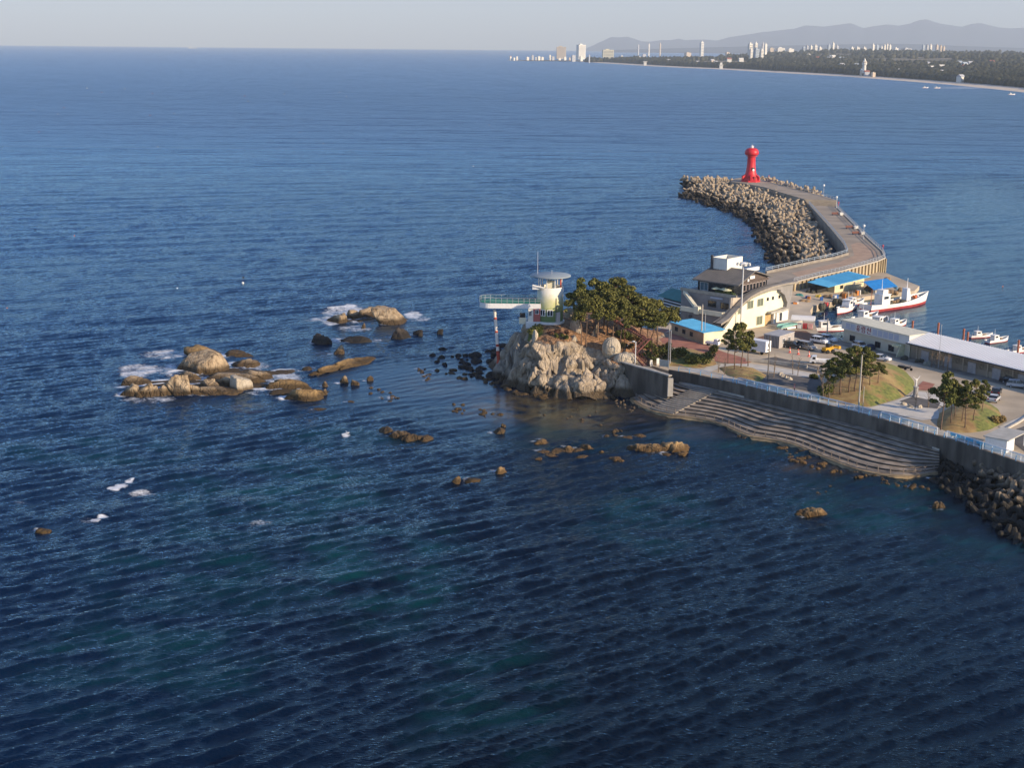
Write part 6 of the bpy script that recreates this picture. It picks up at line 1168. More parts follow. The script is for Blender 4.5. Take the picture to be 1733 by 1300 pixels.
for i, (u, v, s, hd, lab) in enumerate([(1430, 527, 1.25, hb + math.pi + .35, 'white cabin boat with its bow towards the quay, left of the big boat'), (1466, 541, 1.1, hb + .1, 'low white boat half hidden behind the ticket office roof'), (1488, 552, 1.2, hb + .35, 'white boat whose cabin shows above the ticket office roof'), (1404, 560, 1.1, hb - .5, 'cream boat in the dark basin corner left of the ticket office'), (1518, 552, .9, hb + .1, 'small boat cluttered with gear, behind the right end of the ticket office'), (1446, 515, .9, hb + .05, 'small white boat moored at the stern of the big boat'), (1688, 579, .8, .55, 'white boat with rust-red masts behind the market hall roof'), (1660, 571, .7, .3, 'small boat behind the middle of the market hall roof'), (1726, 596, .75, .5, 'boat behind the right end of the market hall roof')]):
    o = BP if i == 0 else copy_tree(BP); p = G(u, v, 0); o.location = p; o.rotation_euler = (0, 0, hd); o.scale = (s, s, s); tag(o, lab, 'boat', 'boats in the harbour')
pm = None
for u, v, t, lab in ((1543, 570, 543, 'rust-red mooring post nearest the ticket office'), (1586, 580, 546, 'rust-red mooring post behind the market roof, tallest in view'), (1629, 588, 556, 'rust-red mooring post in the middle behind the market roof'), (1636, 590, 562, 'second post of the close pair behind the market roof'), (1721, 612, 575, 'rust-red mooring post at the right behind the market roof')):
    p = G(u, v, 0); r = thing('mooring_post', lab, 'post', (p.x, p.y, -.5), 0, 'mooring posts behind the market hall'); h = (v - t)*p.y/F + .5; MB().tube([(0, 0, 0), (0, 0, h)], .28, 8).build('post', STORM, r); MB().lathe([(.34, h - .25), (.34, h), (.1, h + .2)], 8).build('cap', STORM, r)
# ------------------------------------------------------------------ quay clutter
def heap(name, u, v, w, h, m, label, cat, z=None, seed=1, n=5, group=None):
    rs = np.random.RandomState(seed); p = G(u, v, z) if z is not None else GL(u, v); s = p.y/F; b = MB(); W, Hh = w*s, h*s
    for k in range(n): b.ball((rs.uniform(-.35, .35)*W, rs.uniform(-.2, .3)*W, Hh*.25), (W*rs.uniform(.2, .34), W*rs.uniform(.18, .3), Hh*rs.uniform(.5, .75)), 8, 6)
    o = b.build(name, m, None); o.location = p; tag(o, label, cat, group)
r = thing('tarp_shelter', 'bright blue tarpaulin shelter on posts at the end of the working quay', 'shelter', G(1478, 499, 1.3), math.atan2(18, 19) - .1)
MB().prism([(0, 0, 1.6), (0, 4.2, 3.6), (0, 8.4, 2.4), (0, 8.4, 2.3), (0, 4.2, 3.5), (0, 0, 1.5)], (11.5, 0, 0)).build('tarp', TARP, r); MB().prism([(11.6, 0, .4), (11.6, 0, 1.6), (11.6, 4.2, 3.6), (11.6, 6, 2.6)], (.1, 0, 0)).build('side_tarp', SKYB, r)
for x in (.2, 5.6, 11.3):
    for y in (.2, 8.2): MB().tube([(x, y, 0), (x, y, 1.6 if y < 1 else 2.4)], .07, 6).build('post', STEEL, r)
CL = [('net_heap', 1352, 505, 22, 10, TEALN, 'teal net heap at the foot of the breakwater wall'), ('net_heap', 1372, 500, 14, 11, NETM, 'dark net heap beside the teal one'), ('net_heap', 1385, 506, 10, 8, flat('yellow_net', (.55, .38, .04)), 'small yellow net bundle near the teal heap'), ('net_heap', 1393, 494, 12, 9, flat('blue_grey_crates', (.22, .33, .42)), 'blue-grey covered pile left of the cream fishing shed'),
    ('rope_pile', 1362, 514, 26, 9, ROPEB, 'long tan rope pile on the quay below the nets'), ('rope_pile', 1404, 505, 24, 7, ROPEB, 'tan rope pile in front of the cream fishing shed'), ('rope_pile', 1436, 502, 26, 8, ROPEB, 'brown trap pile right of the shed front'), ('rope_pile', 1462, 497, 18, 9, NETM, 'dark trap pile at the shed corner'), ('rope_pile', 1470, 492, 14, 9, ROPEB, 'brown pile between the shed and the blue shelter'), ('rope_pile', 1392, 522, 18, 10, NETM, 'dark gear pile with red floats at the quay edge'), ('rope_pile', 1398, 517, 8, 7, REDB, 'red float bundle on the quay edge'), ('rope_pile', 1418, 512, 18, 8, NETM, 'dark gear pile by the white cabin boat'), ('rope_pile', 1345, 516, 10, 7, REDB, 'reddish net bundle by the fin of the ship-shaped building'), ('rope_pile', 1506, 497, 26, 8, ROPEB, 'tan trap pile in front of the blue shelter'), ('rope_pile', 1530, 493, 18, 7, ROPEB, 'brown pile right of the blue shelter'), ('rope_pile', 1500, 474, 12, 6, ROPEB, 'brown rock-like pile under the breakwater corner')]
for i, c in enumerate(CL): heap(*c, 'pile', 1.3, 60 + i)
for i, (u, v, w, h, m, lab) in enumerate([(1532, 609, 16, 8, NETM, 'dark net bundle at the hall wall beside the first door'), (1556, 614, 14, 8, NETM, 'dark gear heap left of the bare saplings'), (1568, 619, 14, 9, mat('grey_tarp', (.28, .29, .24), .7), 'grey-green tarped heap behind the bare saplings'), (1608, 614, 14, 9, mat('olive_tarp', (.25, .24, .17), .8), 'olive heap between two hall doors'), (1633, 627, 24, 12, mat('navy_tarp', (.03, .05, .20), .6), 'big dark blue tarpaulin heap at the market hall'), (1652, 630, 14, 9, mat('dark_green_net', (.02, .07, .05), .8), 'dark green net beside the blue tarpaulin heap'), (1473, 592, 30, 9, mat('slate_tarp', (.05, .07, .11), .7), 'long slate-blue covered pile under the ticket office windows'), (1455, 583, 22, 7, NETM, 'black net roll before the ticket office'), (1549, 606, 12, 8, NETM, 'black gear heap by the pale buttress')]): heap('gear_heap', u, v, w, h, m, lab, 'pile', None, 90 + i)
r = thing('water_tank', 'grey-white water tank beside a black barrel at the market hall', 'tank', GL(1673, 636)); MB().lathe([(1.0, 0), (1.05, .1), (1.05, 1.8), (.9, 2.0), (.3, 2.1)], 16).build('tank_body', mat('grey_plastic', (.50, .52, .53), .6), r); MB().lathe([(.3, 2.1), (.3, 2.25)], 10).build('lid', BLACK, r)
r = thing('barrel', 'black barrel right of the grey-white tank', 'barrel', GL(1688, 640)); MB().lathe([(.75, 0), (.8, .2), (.75, .9), (.8, 1.0), (.75, 1.7)], 14).build('barrel_body', BLACK, r); MB().lathe([(.77, .5), (.83, .55), (.77, .6)], 14, cap=False).build('hoop', DGREY, r)
cpm = {}
for k, (u, v) in enumerate([(1366, 509), (1368.5, 510), (1412, 508), (1415, 507), (1450, 500), (1453, 499), (1390, 511), (1428, 505), (1483, 496), (1486, 495.5), (1345, 520), (1348, 519)]):
    m = [flat('crate_blue', (.04, .14, .40)), flat('crate_orange', (.55, .20, .04)), flat('crate_white', (.62, .60, .55))][k % 3]
    if m.name not in cpm:
        b = MB()
        for z in (0, .5, 1.0): b.box(-.55, .55, -.4, .4, z, z + .42); b.box(-.6, .6, -.45, .45, z + .42, z + .48)
        cpm[m.name] = b.mesh('fish_crates', m)
    o = link_mesh('fish_crates', cpm[m.name]); o.location = G(u, v, 1.32); o.rotation_euler = (0, 0, rnd.uniform(0, 3)); tag(o, ['blue', 'orange', 'white'][k % 3] + ' fish crates on the quay ' + ['left of the tan rope pile', 'touching the blue stack by the rope pile', 'before the cream fishing shed', 'in the middle of the shed front', 'at the right of the shed front', 'beside the orange stack at the shed front', 'near the dark gear pile with red floats', 'between the trap piles', 'left of the big boat stern', 'under the left edge of the blue shelter', 'by the fin of the ship-shaped building', 'touching the blue stack by the fin'][k], 'fish crates', 'fish crates on the quay')
def bicycle(u, v, m, lab, hd):
    r = thing('bicycle', lab, 'bicycle', GL(u, v, .02), hd, 'bicycles at the quay')
    for x in (-.5, .5):
        b = MB(); n = 12
        for k in range(n): a, c = 2*math.pi*k/n, 2*math.pi*(k+1)/n; b.bar((x + .33*math.cos(a), 0, .35 + .33*math.sin(a)), (x + .33*math.cos(c), 0, .35 + .33*math.sin(c)), .05)
        b.build('wheel', BLACK, r)
    b = MB(); b.bar((-.5, 0, .35), (-.15, 0, .8), .05); b.bar((-.15, 0, .8), (.4, 0, .85), .05); b.bar((.4, 0, .85), (.5, 0, .35), .05); b.bar((-.15, 0, .8), (0, 0, .35), .05); b.bar((0, 0, .35), (.4, 0, .85), .05); b.build('frame', m, r); MB().box(-.3, -.02, -.07, .07, .86, .92).build('saddle', BLACK, r); MB().bar((.38, -.25, 1.0), (.38, .25, 1.0), .04).build('handlebar', STEEL, r)
for i, (u, v, m, lab) in enumerate([(1424, 573, BLACK, 'black bicycle leftmost by the ticket office corner'), (1430, 575, flat('bike_blue', (.03, .06, .25)), 'dark blue bicycle by the ticket office corner'), (1436, 577, flat('bike_red', (.3, .08, .04)), 'reddish bicycle by the ticket office corner'), (1441, 578, BLACK, 'black bicycle rightmost by the ticket office corner')]): bicycle(u, v, m, lab, 1.0 + i*.3)
# white arched tent and the teal covered boat on the forecourt
r = thing('arched_tent', 'white arched market tent over seafood tanks', 'tent', GL(1338, 556), math.atan2(-.45, .9) + .2); n = 10; prof = [(1.9*math.cos(math.pi*k/n), 2.3 + 1.0*math.sin(math.pi*k/n)) for k in range(n + 1)]; b = MB()
b.add([(x, y + 1.9, z) for x in (0, 6) for y, z in prof], [(k, k+1, n+2+k, n+1+k) for k in range(n)]); b.build('tent_roof', WHITE, r); MB().prism([(6.02, y + 1.9, z) for y, z in prof], (.05, 0, 0)).build('tent_end', WHITE, r)
for x in (0, 3, 6):
    for y in (0, 3.8): MB().tube([(x, y, 0), (x, y, 2.4)], .05, 6).build('post', STEEL, r)
for i, (x, m) in enumerate(((.8, REDB), (2.2, WHITE), (3.6, REDB), (5.0, flat('tank_pink', (.60, .33, .30))))): o = MB().box(-.55, .55, -1.2, 1.2, 0, 1.0).box(-.6, .6, -1.25, 1.25, 1.0, 1.08).build('fish_tank', m); o.location = r.matrix_basis @ Vector((x, 1.9, 0)); o.rotation_euler = r.rotation_euler; tag(o, ['red fish tank at the back under the white arched tent', 'white fish tank second under the white arched tent', 'red fish tank third under the white arched tent', 'pink fish tank at the open front of the white arched tent'][i], 'fish tank', 'fish tanks under the tent')
r = thing('covered_boat', 'narrow boat under a pale teal cover on the forecourt', 'boat', GL(1333, 556.5, .1), math.atan2(.55, .8)); TC = mat('pale_teal_cover', (.22, .45, .40), .7, (.17, .36, .32), 1.2, .04, 4.0); MB().prism([(-3.2, -.9, .5), (-2.6, -1.0, 1.0), (2.4, -1.0, 1.0), (3.4, -.2, .9), (3.4, .2, .9), (2.4, 1.0, 1.0), (-2.6, 1.0, 1.0), (-3.2, .9, .5)], (0, 0, .35)).build('cover', TC, r); MB().box(-2.8, 2.4, -.6, .6, 0, .55).build('hull', HULLW, r)
for x in (-2.2, -1.4): MB().tube([(x, -1.05, .25), (x, -.85, .25)], .25, 10).build('wheel', TYRE, r)
# ------------------------------------------------------------------ poles and lamps
WOODP = mat('concrete_pole', (.46, .42, .35), .85, (.36, .33, .28), .8, stretch=(1, 1, .3))
def pole(u, v, topv, rad, m, label, arms=0, where=None):
    p = (where or onground)(u, v); h = (v - topv)*p.y/F/math.cos(P); r = thing('utility_pole', label, 'pole', p); MB().tube([(0, 0, -.2), (0, 0, h)], [rad, rad*.7], 10).build('pole', m, r)
    for k in range(arms): MB().box(-.9, .9, -.06, .06, h - .5 - k*.8, h - .38 - k*.8).build('crossarm', DGREY, r)
    MB().tube([(0, 0, h - .1), (0, 0, h + .25)], .08, 6).build('cap', m, r); return r, h
pole(1186.6, 580, 516, .20, WOODP, 'thick concrete utility pole at the corner of the sky-blue roofed shed', 1); pole(1192, 580, 532, .10, STEEL, 'thin steel pole right beside the thick concrete one'); pole(1131, 614, 548, .17, WOODP, 'left of the two poles standing together by the red path'); pole(1134, 615, 560, .10, STEEL, 'right, thinner one of the two poles by the red path')
pole(1299, 646, 568, .14, mat('dark_pole', (.16, .14, .12), .7), 'dark grey pole standing in the court behind the railing'); pole(1453, 692, 600, .17, WOODP, 'tall pale pole at the foot of the first knoll'); pole(1460, 692, 655, .09, WOODP, 'short pale post right beside the tall pole'); pole(1399, 574, 540, .2, WOODP, 'stout tan pole at the basin corner', 1)
pole(1588, 622, 550, .07, STEEL, 'thin steel pole among the bare saplings'); pole(1729, 640, 590, .08, STEEL, 'thin steel pole at the right edge before the market hall'); pole(1181, 545, 502, .08, STEEL, 'thin pole on the terrace of the ship-shaped building')
p = GL(1253, 562); r = thing('floodlight_mast', 'tall floodlight mast with a ring of lamps in front of the ship-shaped building', 'lamp post', p); h = (562 - 447)*p.y/F/math.cos(P); MB().tube([(0, 0, 0), (0, 0, h)], [.22, .14], 10).build('pole', flat('pale_steel', (.60, .60, .58), .5), r); MB().ball((0, 0, h), (.9, .9, .55), 12, 8).build('lamp_hood', WHITE, r)
for k in range(8):
    a = k*math.pi/4 + .2; MB().bar((0, 0, h - .2), (1.4*math.cos(a), 1.4*math.sin(a), h - .1), .07).build('arm', STEEL, r); MB().obox((1.6*math.cos(a), 1.6*math.sin(a), h + .05), Vector((math.cos(a), math.sin(a), -.4))*.25, Vector((-math.sin(a), math.cos(a), 0))*.3, (0, 0, .25)).build('floodlight', flat('lamp_face', (.62, .62, .58), .3), r)
p = G(1075, 617, 6.2); r = thing('street_lamp', 'pale street lamp with a curved arm above the curved seawall', 'lamp post', p); h = 5.2; MB().tube([(0, 0, 0), (0, 0, h)], [.1, .08], 8).build('pole', WHITE, r); MB().tube([(0, 0, h - .3), (-.6, 0, h), (-1.6, 0, h - .2), (-1.9, 0, h - 1.0)], .05, 6).build('arm', STEEL, r); MB().ball((-.5, 0, h + .05), (.35, .2, .15), 8, 6).build('lamp_head', WHITE, r)
lp = None
for u, v, z, lab in ((1461, 404, Z1, 'globe lamp at the harbour edge of the breakwater beside the benches'), (1393.5, 331, Z2, 'globe lamp at the far edge of the raised breakwater end'), (1415, 352, Z1, 'globe lamp at the stair between the breakwater levels')):
    if lp is None:
        lp = thing('street_lamp', lab, 'lamp post', (0, 0, 0), 0, 'globe lamps on the breakwater'); MB().tube([(0, 0, 0), (0, 0, 4.2)], [.12, .09], 8).build('pole', STEEL, lp); MB().ball((0, 0, 4.5), .5, 12, 8).build('globe', flat('globe_white', (.85, .84, .80), .3), lp); MB().lathe([(.3, 0), (.22, .5)], 8).build('base', STEEL, lp); o = lp
    else: o = copy_tree(lp)
    tag(o, lab); o.location = G(u, v, z); o.scale = (1, 1, 1.1)
PLW = flat('bench_wood', (.16, .06, .045), .6); bp = None
for u, v, lab in ((1414, 364, 'farthest dark bench with a pale stone planter on the breakwater'), (1438, 387, 'middle dark bench on the breakwater'), (1449, 397, 'nearest dark bench on the breakwater beside the globe lamp')):
    if bp is None:
        bp = thing('bench', lab, 'bench', (0, 0, 0), 0, 'benches on the breakwater'); MB().box(-1.6, 1.6, -.5, .5, .45, .6).build('seat', PLW, bp); MB().box(-1.6, 1.6, .42, .55, .6, 1.25).build('backrest', PLW, bp)
        for x in (-1.35, 1.35): MB().box(x - .1, x + .1, -.4, .4, 0, .45).build('leg', DGREY, bp)
        MB().box(1.8, 3.4, -.7, .7, 0, 1.1).build('stone_planter', PALEW, bp); o = bp
    else: o = copy_tree(bp)
    tag(o, lab); o.location = G(u, v, Z1); o.rotation_euler = (0, 0, .3)
for u, v, z, lab in ((1301, 303, Z2, 'red bollard sign right of the lighthouse'), (1419, 349, Z1, 'red buoy stand at the stair on the breakwater'), (1494, 424, Z1, 'red marker post at the bend of the breakwater')):
    r = thing('marker_post', lab, 'post', G(u, v, z), 0); MB().tube([(0, 0, 0), (0, 0, 1.6)], .12, 8).build('post', flat('marker_red', (.55, .05, .05)), r); MB().ball((0, 0, 1.8), .35, 8, 6).build('head', flat('marker_red', (.55, .05, .05)), r)
# statue on its plinth
p = GL(1549, 672); r = thing('statue', 'white statue of a figure with raised arms on a stone pillar', 'statue', p, .4); STO = mat('statue_white', (.72, .71, .68), .7, (.60, .59, .56), 1.5); MB().lathe([(.75, -.2), (.7, .3), (.5, .5), (.48, 1.9), (.62, 2.05), (.6, 2.2)], 10).build('plinth', mat('plinth_grey', (.36, .34, .32), .85), r)
def skin_body(name, joints, edges, m, parent, sub=1):
    me = bpy.data.meshes.new(name); me.from_pydata([j[0] for j in joints], edges, []); me.materials.append(m); o = link_mesh(name, me, parent); s = o.modifiers.new('skin', 'SKIN'); s.use_smooth_shade = True
    for i, j in enumerate(joints): me.skin_vertices[0].data[i].radius = (j[1], j[2] if len(j) > 2 else j[1])
    me.skin_vertices[0].data[0].use_root = True; q = o.modifiers.new('sub', 'SUBSURF'); q.levels = q.render_levels = sub
    dg = bpy.context.evaluated_depsgraph_get(); m2 = bpy.data.meshes.new_from_object(o.evaluated_get(dg)); o.modifiers.clear(); o.data = m2; return o
skin_body('figure', [((0, 0, 2.95), .2, .15), ((0, 0, 3.3), .17, .13), ((0, 0, 3.65), .21, .13), ((0, 0, 3.82), .07), ((0, 0, 4.02), .13), ((.1, 0, 2.55), .12), ((.12, 0, 2.2), .09), ((-.1, 0, 2.55), .12), ((-.1, .06, 2.2), .09), ((.3, 0, 3.85), .08), ((.6, 0, 4.2), .06), ((.85, 0, 4.55), .04), ((-.3, 0, 3.85), .08), ((-.6, .05, 4.15), .06), ((-.9, .1, 4.4), .04)], [(0, 1), (1, 2), (2, 3), (3, 4), (0, 5), (5, 6), (0, 7), (7, 8), (2, 9), (9, 10), (10, 11), (2, 12), (12, 13), (13, 14)], STO, r)
def person(p, label, top, legs, skin, hat=None, rz=0.0, h=1.7, walk=.12):
    r = thing('person', label, 'person', p, rz); r.scale = (h/1.7,)*3
    b = skin_body('body', [((0, 0, .93), .15, .11), ((0, 0, 1.12), .13, .10), ((0, 0, 1.36), .17, .11), ((0, 0, 1.47), .055), ((0, -.01, 1.52), .06), ((.09, walk*.5, .5), .075), ((.09, walk, .08), .05), ((.09, walk - .16, .04), .04), ((-.09, -walk*.5, .5), .075), ((-.09, -walk, .08), .05), ((-.09, -walk - .16, .04), .04), ((.22, .02, 1.32), .06), ((.26, -.05, 1.05), .045), ((.25, -.18, .85), .035), ((-.22, -.02, 1.32), .06), ((-.26, .05, 1.05), .045), ((-.25, -.05, .83), .035)], [(0, 1), (1, 2), (2, 3), (3, 4), (0, 5), (5, 6), (6, 7), (0, 8), (8, 9), (9, 10), (2, 11), (11, 12), (12, 13), (2, 14), (14, 15), (15, 16)], top, r)
    b.data.materials.append(legs); b.data.materials.append(skin)
    for f in b.data.polygons:
        if f.center.z < .88 and abs(f.center.x) < .2: f.material_index = 1
        elif f.center.z > 1.49 or (abs(f.center.x) > .2 and f.center.z < .93): f.material_index = 2
    hd = MB(); hd.ball((0, -.01, 1.61), (.082, .098, .115), 12, 8); hd.ball((0, -.115, 1.60), (.016, .022, .022), 6, 4); hd.ball((.085, 0, 1.61), (.012, .022, .03), 6, 4); hd.ball((-.085, 0, 1.61), (.012, .022, .03), 6, 4); hd.build('head', skin, r, True)
    e = MB(); e.ball((.032, -.1, 1.63), .012, 6, 4); e.ball((-.032, -.1, 1.63), .012, 6, 4); e.box(-.03, .03, -.112, -.1, 1.553, 1.563); e.build('face_features', BLACK, r)
    hair = MB(); hair.ball((0, .02, 1.645), (.092, .1, .1), 10, 6); hair.build('hair', flat('dark_hair', (.02, .016, .013)), r, True)
    if hat: q = MB(); q.lathe([(.24, 1.66), (.24, 1.68), (.11, 1.7), (.1, 1.79), (.02, 1.81)], 14); q.build('hat', hat, r)
    return r
SKIN = flat('skin', (.50, .30, .21)); DK = flat('dark_trousers', (.03, .03, .04)); PALE_TR = flat('pale_trousers', (.42, .40, .42))
person(G(1171, 647, ZT), 'person in a red coat and pale trousers on the landing of the steps', flat('red_coat', (.50, .02, .045), .8), PALE_TR, SKIN, None, 2.4, 1.75)
person(G(1344, 664, 5.5), 'person in an orange hat and pink jacket on the promenade behind the railing', flat('pink_jacket', (.55, .24, .26), .8), DK, SKIN, flat('orange_hat', (.70, .20, .08)), 1.0, 1.7)
# ------------------------------------------------------------------ promenade railings and steps railing
BLUE = flat('railing_blue', (.14, .42, .66), .5); WHR = flat('railing_white', (.72, .76, .80), .5)
WR = resample(WT, 900)
def wall_at(u):                           # point on the wall top below photo column u
    best = min(range(len(WALLTOP) - 1), key=lambda i: 0 if WALLTOP[i][0] <= u <= WALLTOP[i+1][0] else min(abs(u - WALLTOP[i][0]), abs(u - WALLTOP[i+1][0]))); (u0, v0), (u1, v1) = WALLTOP[best], WALLTOP[best+1]; t = (u - u0)/(u1 - u0); return G(u, v0 + (v1 - v0)*t, 5.7)
def prom_rail(u0, u1, label, frames=True):
    n = max(2, int((wall_at(u1) - wall_at(u0)).length/2.5)); us = [u0 + (u1 - u0)*k/n for k in range(n + 1)]; q = [wall_at(u) for u in us]; o = q[0]; r = thing('promenade_railing', label, 'railing', tuple(o)); d = (q[-1] - q[0]).normalized(); nn = Vector((-d.y, d.x, 0)); nn = nn if nn.y > 0 else -nn
    pm = MB().tube([nn*.12 + Vector((0, 0, 0)), nn*.05 + Vector((0, 0, .45)), nn*.16 + Vector((0, 0, .9)), nn*.34 + Vector((0, 0, 1.2))], [.085, .075, .07, .06], 6).mesh('post', BLUE)
    for p in q: link_mesh('post', pm, r).location = p - o
    if frames:
        q2 = resample([p + nn*.75 - o for p in q], max(3, int(n*1.3)) + 1); fm = MB().box(-.06, .06, -.06, .06, -.2, 1.2).mesh('frame_post', WHR)
        for p in q2: link_mesh('frame_post', fm, r).location = p
        for z, w in ((1.2, .11), (.12, .08)):
            b = MB()
            for a, c in zip(q2[:-1], q2[1:]): b.bar(a + Vector((0, 0, z)), c + Vector((0, 0, z)), w)
            b.build('rail', WHR, r)
        b = MB()
        for a, c in zip(q2[:-1], q2[1:]):
            for k in range(1, 9): m_ = a.lerp(c, k/9); b.bar(m_ + Vector((0, 0, .14)), m_ + Vector((0, 0, 1.15)), .025)
        b.build('balusters', BLUE, r)['kind'] = 'stuff'
    for z in ((1.15,) if frames else (1.15, .6)):
        b = MB()
        for a, c in zip(q[:-1], q[1:]): b.bar(a - o + nn*.32 + Vector((0, 0, z)), c - o + nn*.32 + Vector((0, 0, z)), .05)
        b.build('hand_rail', BLUE, r)
prom_rail(1148, 1240, 'open blue railing with separate posts at the left of the promenade', False); prom_rail(1246, 1470, 'blue and white promenade railing, long left section in front of the court'); prom_rail(1486, 1581, 'blue and white promenade railing, middle section by the white terrace'); prom_rail(1597, 1860, 'blue and white promenade railing, right section in front of the kiosk')
SR = mat('rusty_rail', (.26, .215, .18), .7, (.19, .145, .11), 1.0); inn = [b.lerp(t, .03) for b, t in zip(B_, T_)]
railing('steps_railing', [Vector((p.x, p.y, ZB)) for p in inn[2:118]], 'brownish railing along the foot of the seating steps', SR, SR, 1.15, 2.2, (1.12, .75, .38), .06, base=-.3, pw=.11)
for k in range(3): 
    b = [(GL(u, v)) for u, v in [(1603 + k*22, 742 + k*7), (1621 + k*22, 748 + k*7)]]; d = (b[1] - b[0]); r = thing('blue_bench', ['blue bench leftmost behind the right railing section', 'blue bench in the middle behind the right railing section', 'blue bench next to the kiosk behind the railing'][k], 'bench', b[0] + Vector((.9, .9, 0)), math.atan2(d.y, d.x), 'blue benches behind the railing'); MB().box(0, d.length*.9, 0, .5, .4, .5).build('seat', SKYB, r); MB().box(0, d.length*.9, -.12, 0, .4, 1.05).build('backrest', SKYB, r)
    for x in (.2, d.length*.9 - .2): MB().box(x - .06, x + .06, 0, .45, 0, .4).build('leg', STEEL, r)
# red staircase on the headland
def stair_run(root, a, b, w, n):
    a, b = Vector(a), Vector(b); d = (b - a); h = Vector((d.x, d.y, 0)).normalized(); s = Vector((-h.y, h.x, 0))
    for k in (-1, 1): MB().bar(a + s*w/2*k, b + s*w/2*k, .12, .3).build('stringer', REDST, root); MB().bar(a + s*w/2*k + Vector((0, 0, 1.0)), b + s*w/2*k + Vector((0, 0, 1.0)), .07).build('handrail', REDST, root)
    m = MB().obox((0, 0, 0), h*.16, s*w/2*.97, Vector((0, 0, .03))).mesh('tread', REDST); pm = MB().box(-.03, .03, -.03, .03, 0, 1.0).mesh('baluster', REDST)
    for k in range(n): q = link_mesh('tread', m, root); q.location = a.lerp(b, (k + .5)/n)
    for k in range(0, n + 1, 2):
        for e in (-1, 1): q = link_mesh('baluster', pm, root); q.location = a.lerp(b, k/n) + s*w/2*e
REDST = mat('red_brown_steel', (.17, .055, .045), .7, (.11, .04, .034), 1.0); S0 = onhead(1092, 622); S0 = G(1092, 619, 6.1); r = thing('staircase', 'red-brown zigzag steel staircase climbing the headland among the pines', 'staircase', S0)
stair_run(r, (0, 0, 0), (-2.4, 2.6, 2.2), 1.3, 10); MB().box(-3.4, -1.4, 2.6, 4.2, 2.1, 2.2).build('landing', REDST, r); stair_run(r, (-2.0, 4.2, 2.2), (1.0, 7.6, 4.4), 1.3, 10); MB().box(0, 2.2, 7.4, 9.0, 4.3, 4.4).build('landing', REDST, r); stair_run(r, (.6, 9, 4.4), (-3.6, 11.6, 6.4), 1.3, 10); stair_run(r, (-3.8, 12, 6.4), (-6.4, 10, 8.4), 1.3, 10)
for x, y, h in ((-3.2, 2.8, 2.1), (-1.5, 4.1, 2.1), (.1, 8.8, 4.3), (2.1, 7.6, 4.3), (-3.8, 11.6, 6.2)): MB().box(x - .07, x + .07, y - .07, y + .07, -2, h).build('post', REDST, r)
for u, v, w, h, lab in ((1102, 619, 4, 10, 'white notice board beside the foot of the red staircase'), (1113, 618, 5, 12, 'taller white stone sign right of the notice board')):
    p = G(u, v, 6.1); s = p.y/F; r = thing('notice_board', lab, 'sign', p, .4); MB().box(-w*s/2, w*s/2, -.08, .08, .3, h*s).build('panel', PALEW, r); MB().box(-w*s/2 - .05, w*s/2 + .05, -.2, .2, -.1, .3).build('base', CONC_L, r)
p = G(1124, 622, 6.1); r = thing('picture_screen', 'pale picture screen at the end of the curved seawall walkway', 'sign', p, -.6); MB().box(-1.1, 1.1, -.05, .05, .2, 1.7).build('panel', mat('screen_print', (.48, .45, .38), .6, (.30, .33, .30), 2.2), r)
for x in (-1.1, 1.1): MB().box(x - .06, x + .06, -.06, .06, -.1, 1.8).build('post', STEEL, r)
for i, (u, v) in enumerate([(1326, 638), (1331, 641), (1336, 643), (1322, 635), (1530, 686), (1541, 690), (1556, 691)]):
    p = GL(u, v); o = rock('garden_stone', p, 1.5, 1.2, .7, R_PALE, 700 + i, sub=3, cracks=0); tag(o, ['pale garden stone nearest the dark pole in the court', 'second pale garden stone in the court', 'third pale garden stone in the court', 'small garden stone farthest left in the court', 'stone seat left on the white terrace', 'stone seat in the middle of the white terrace', 'stone seat right on the white terrace'][i], 'stone', 'garden stones')
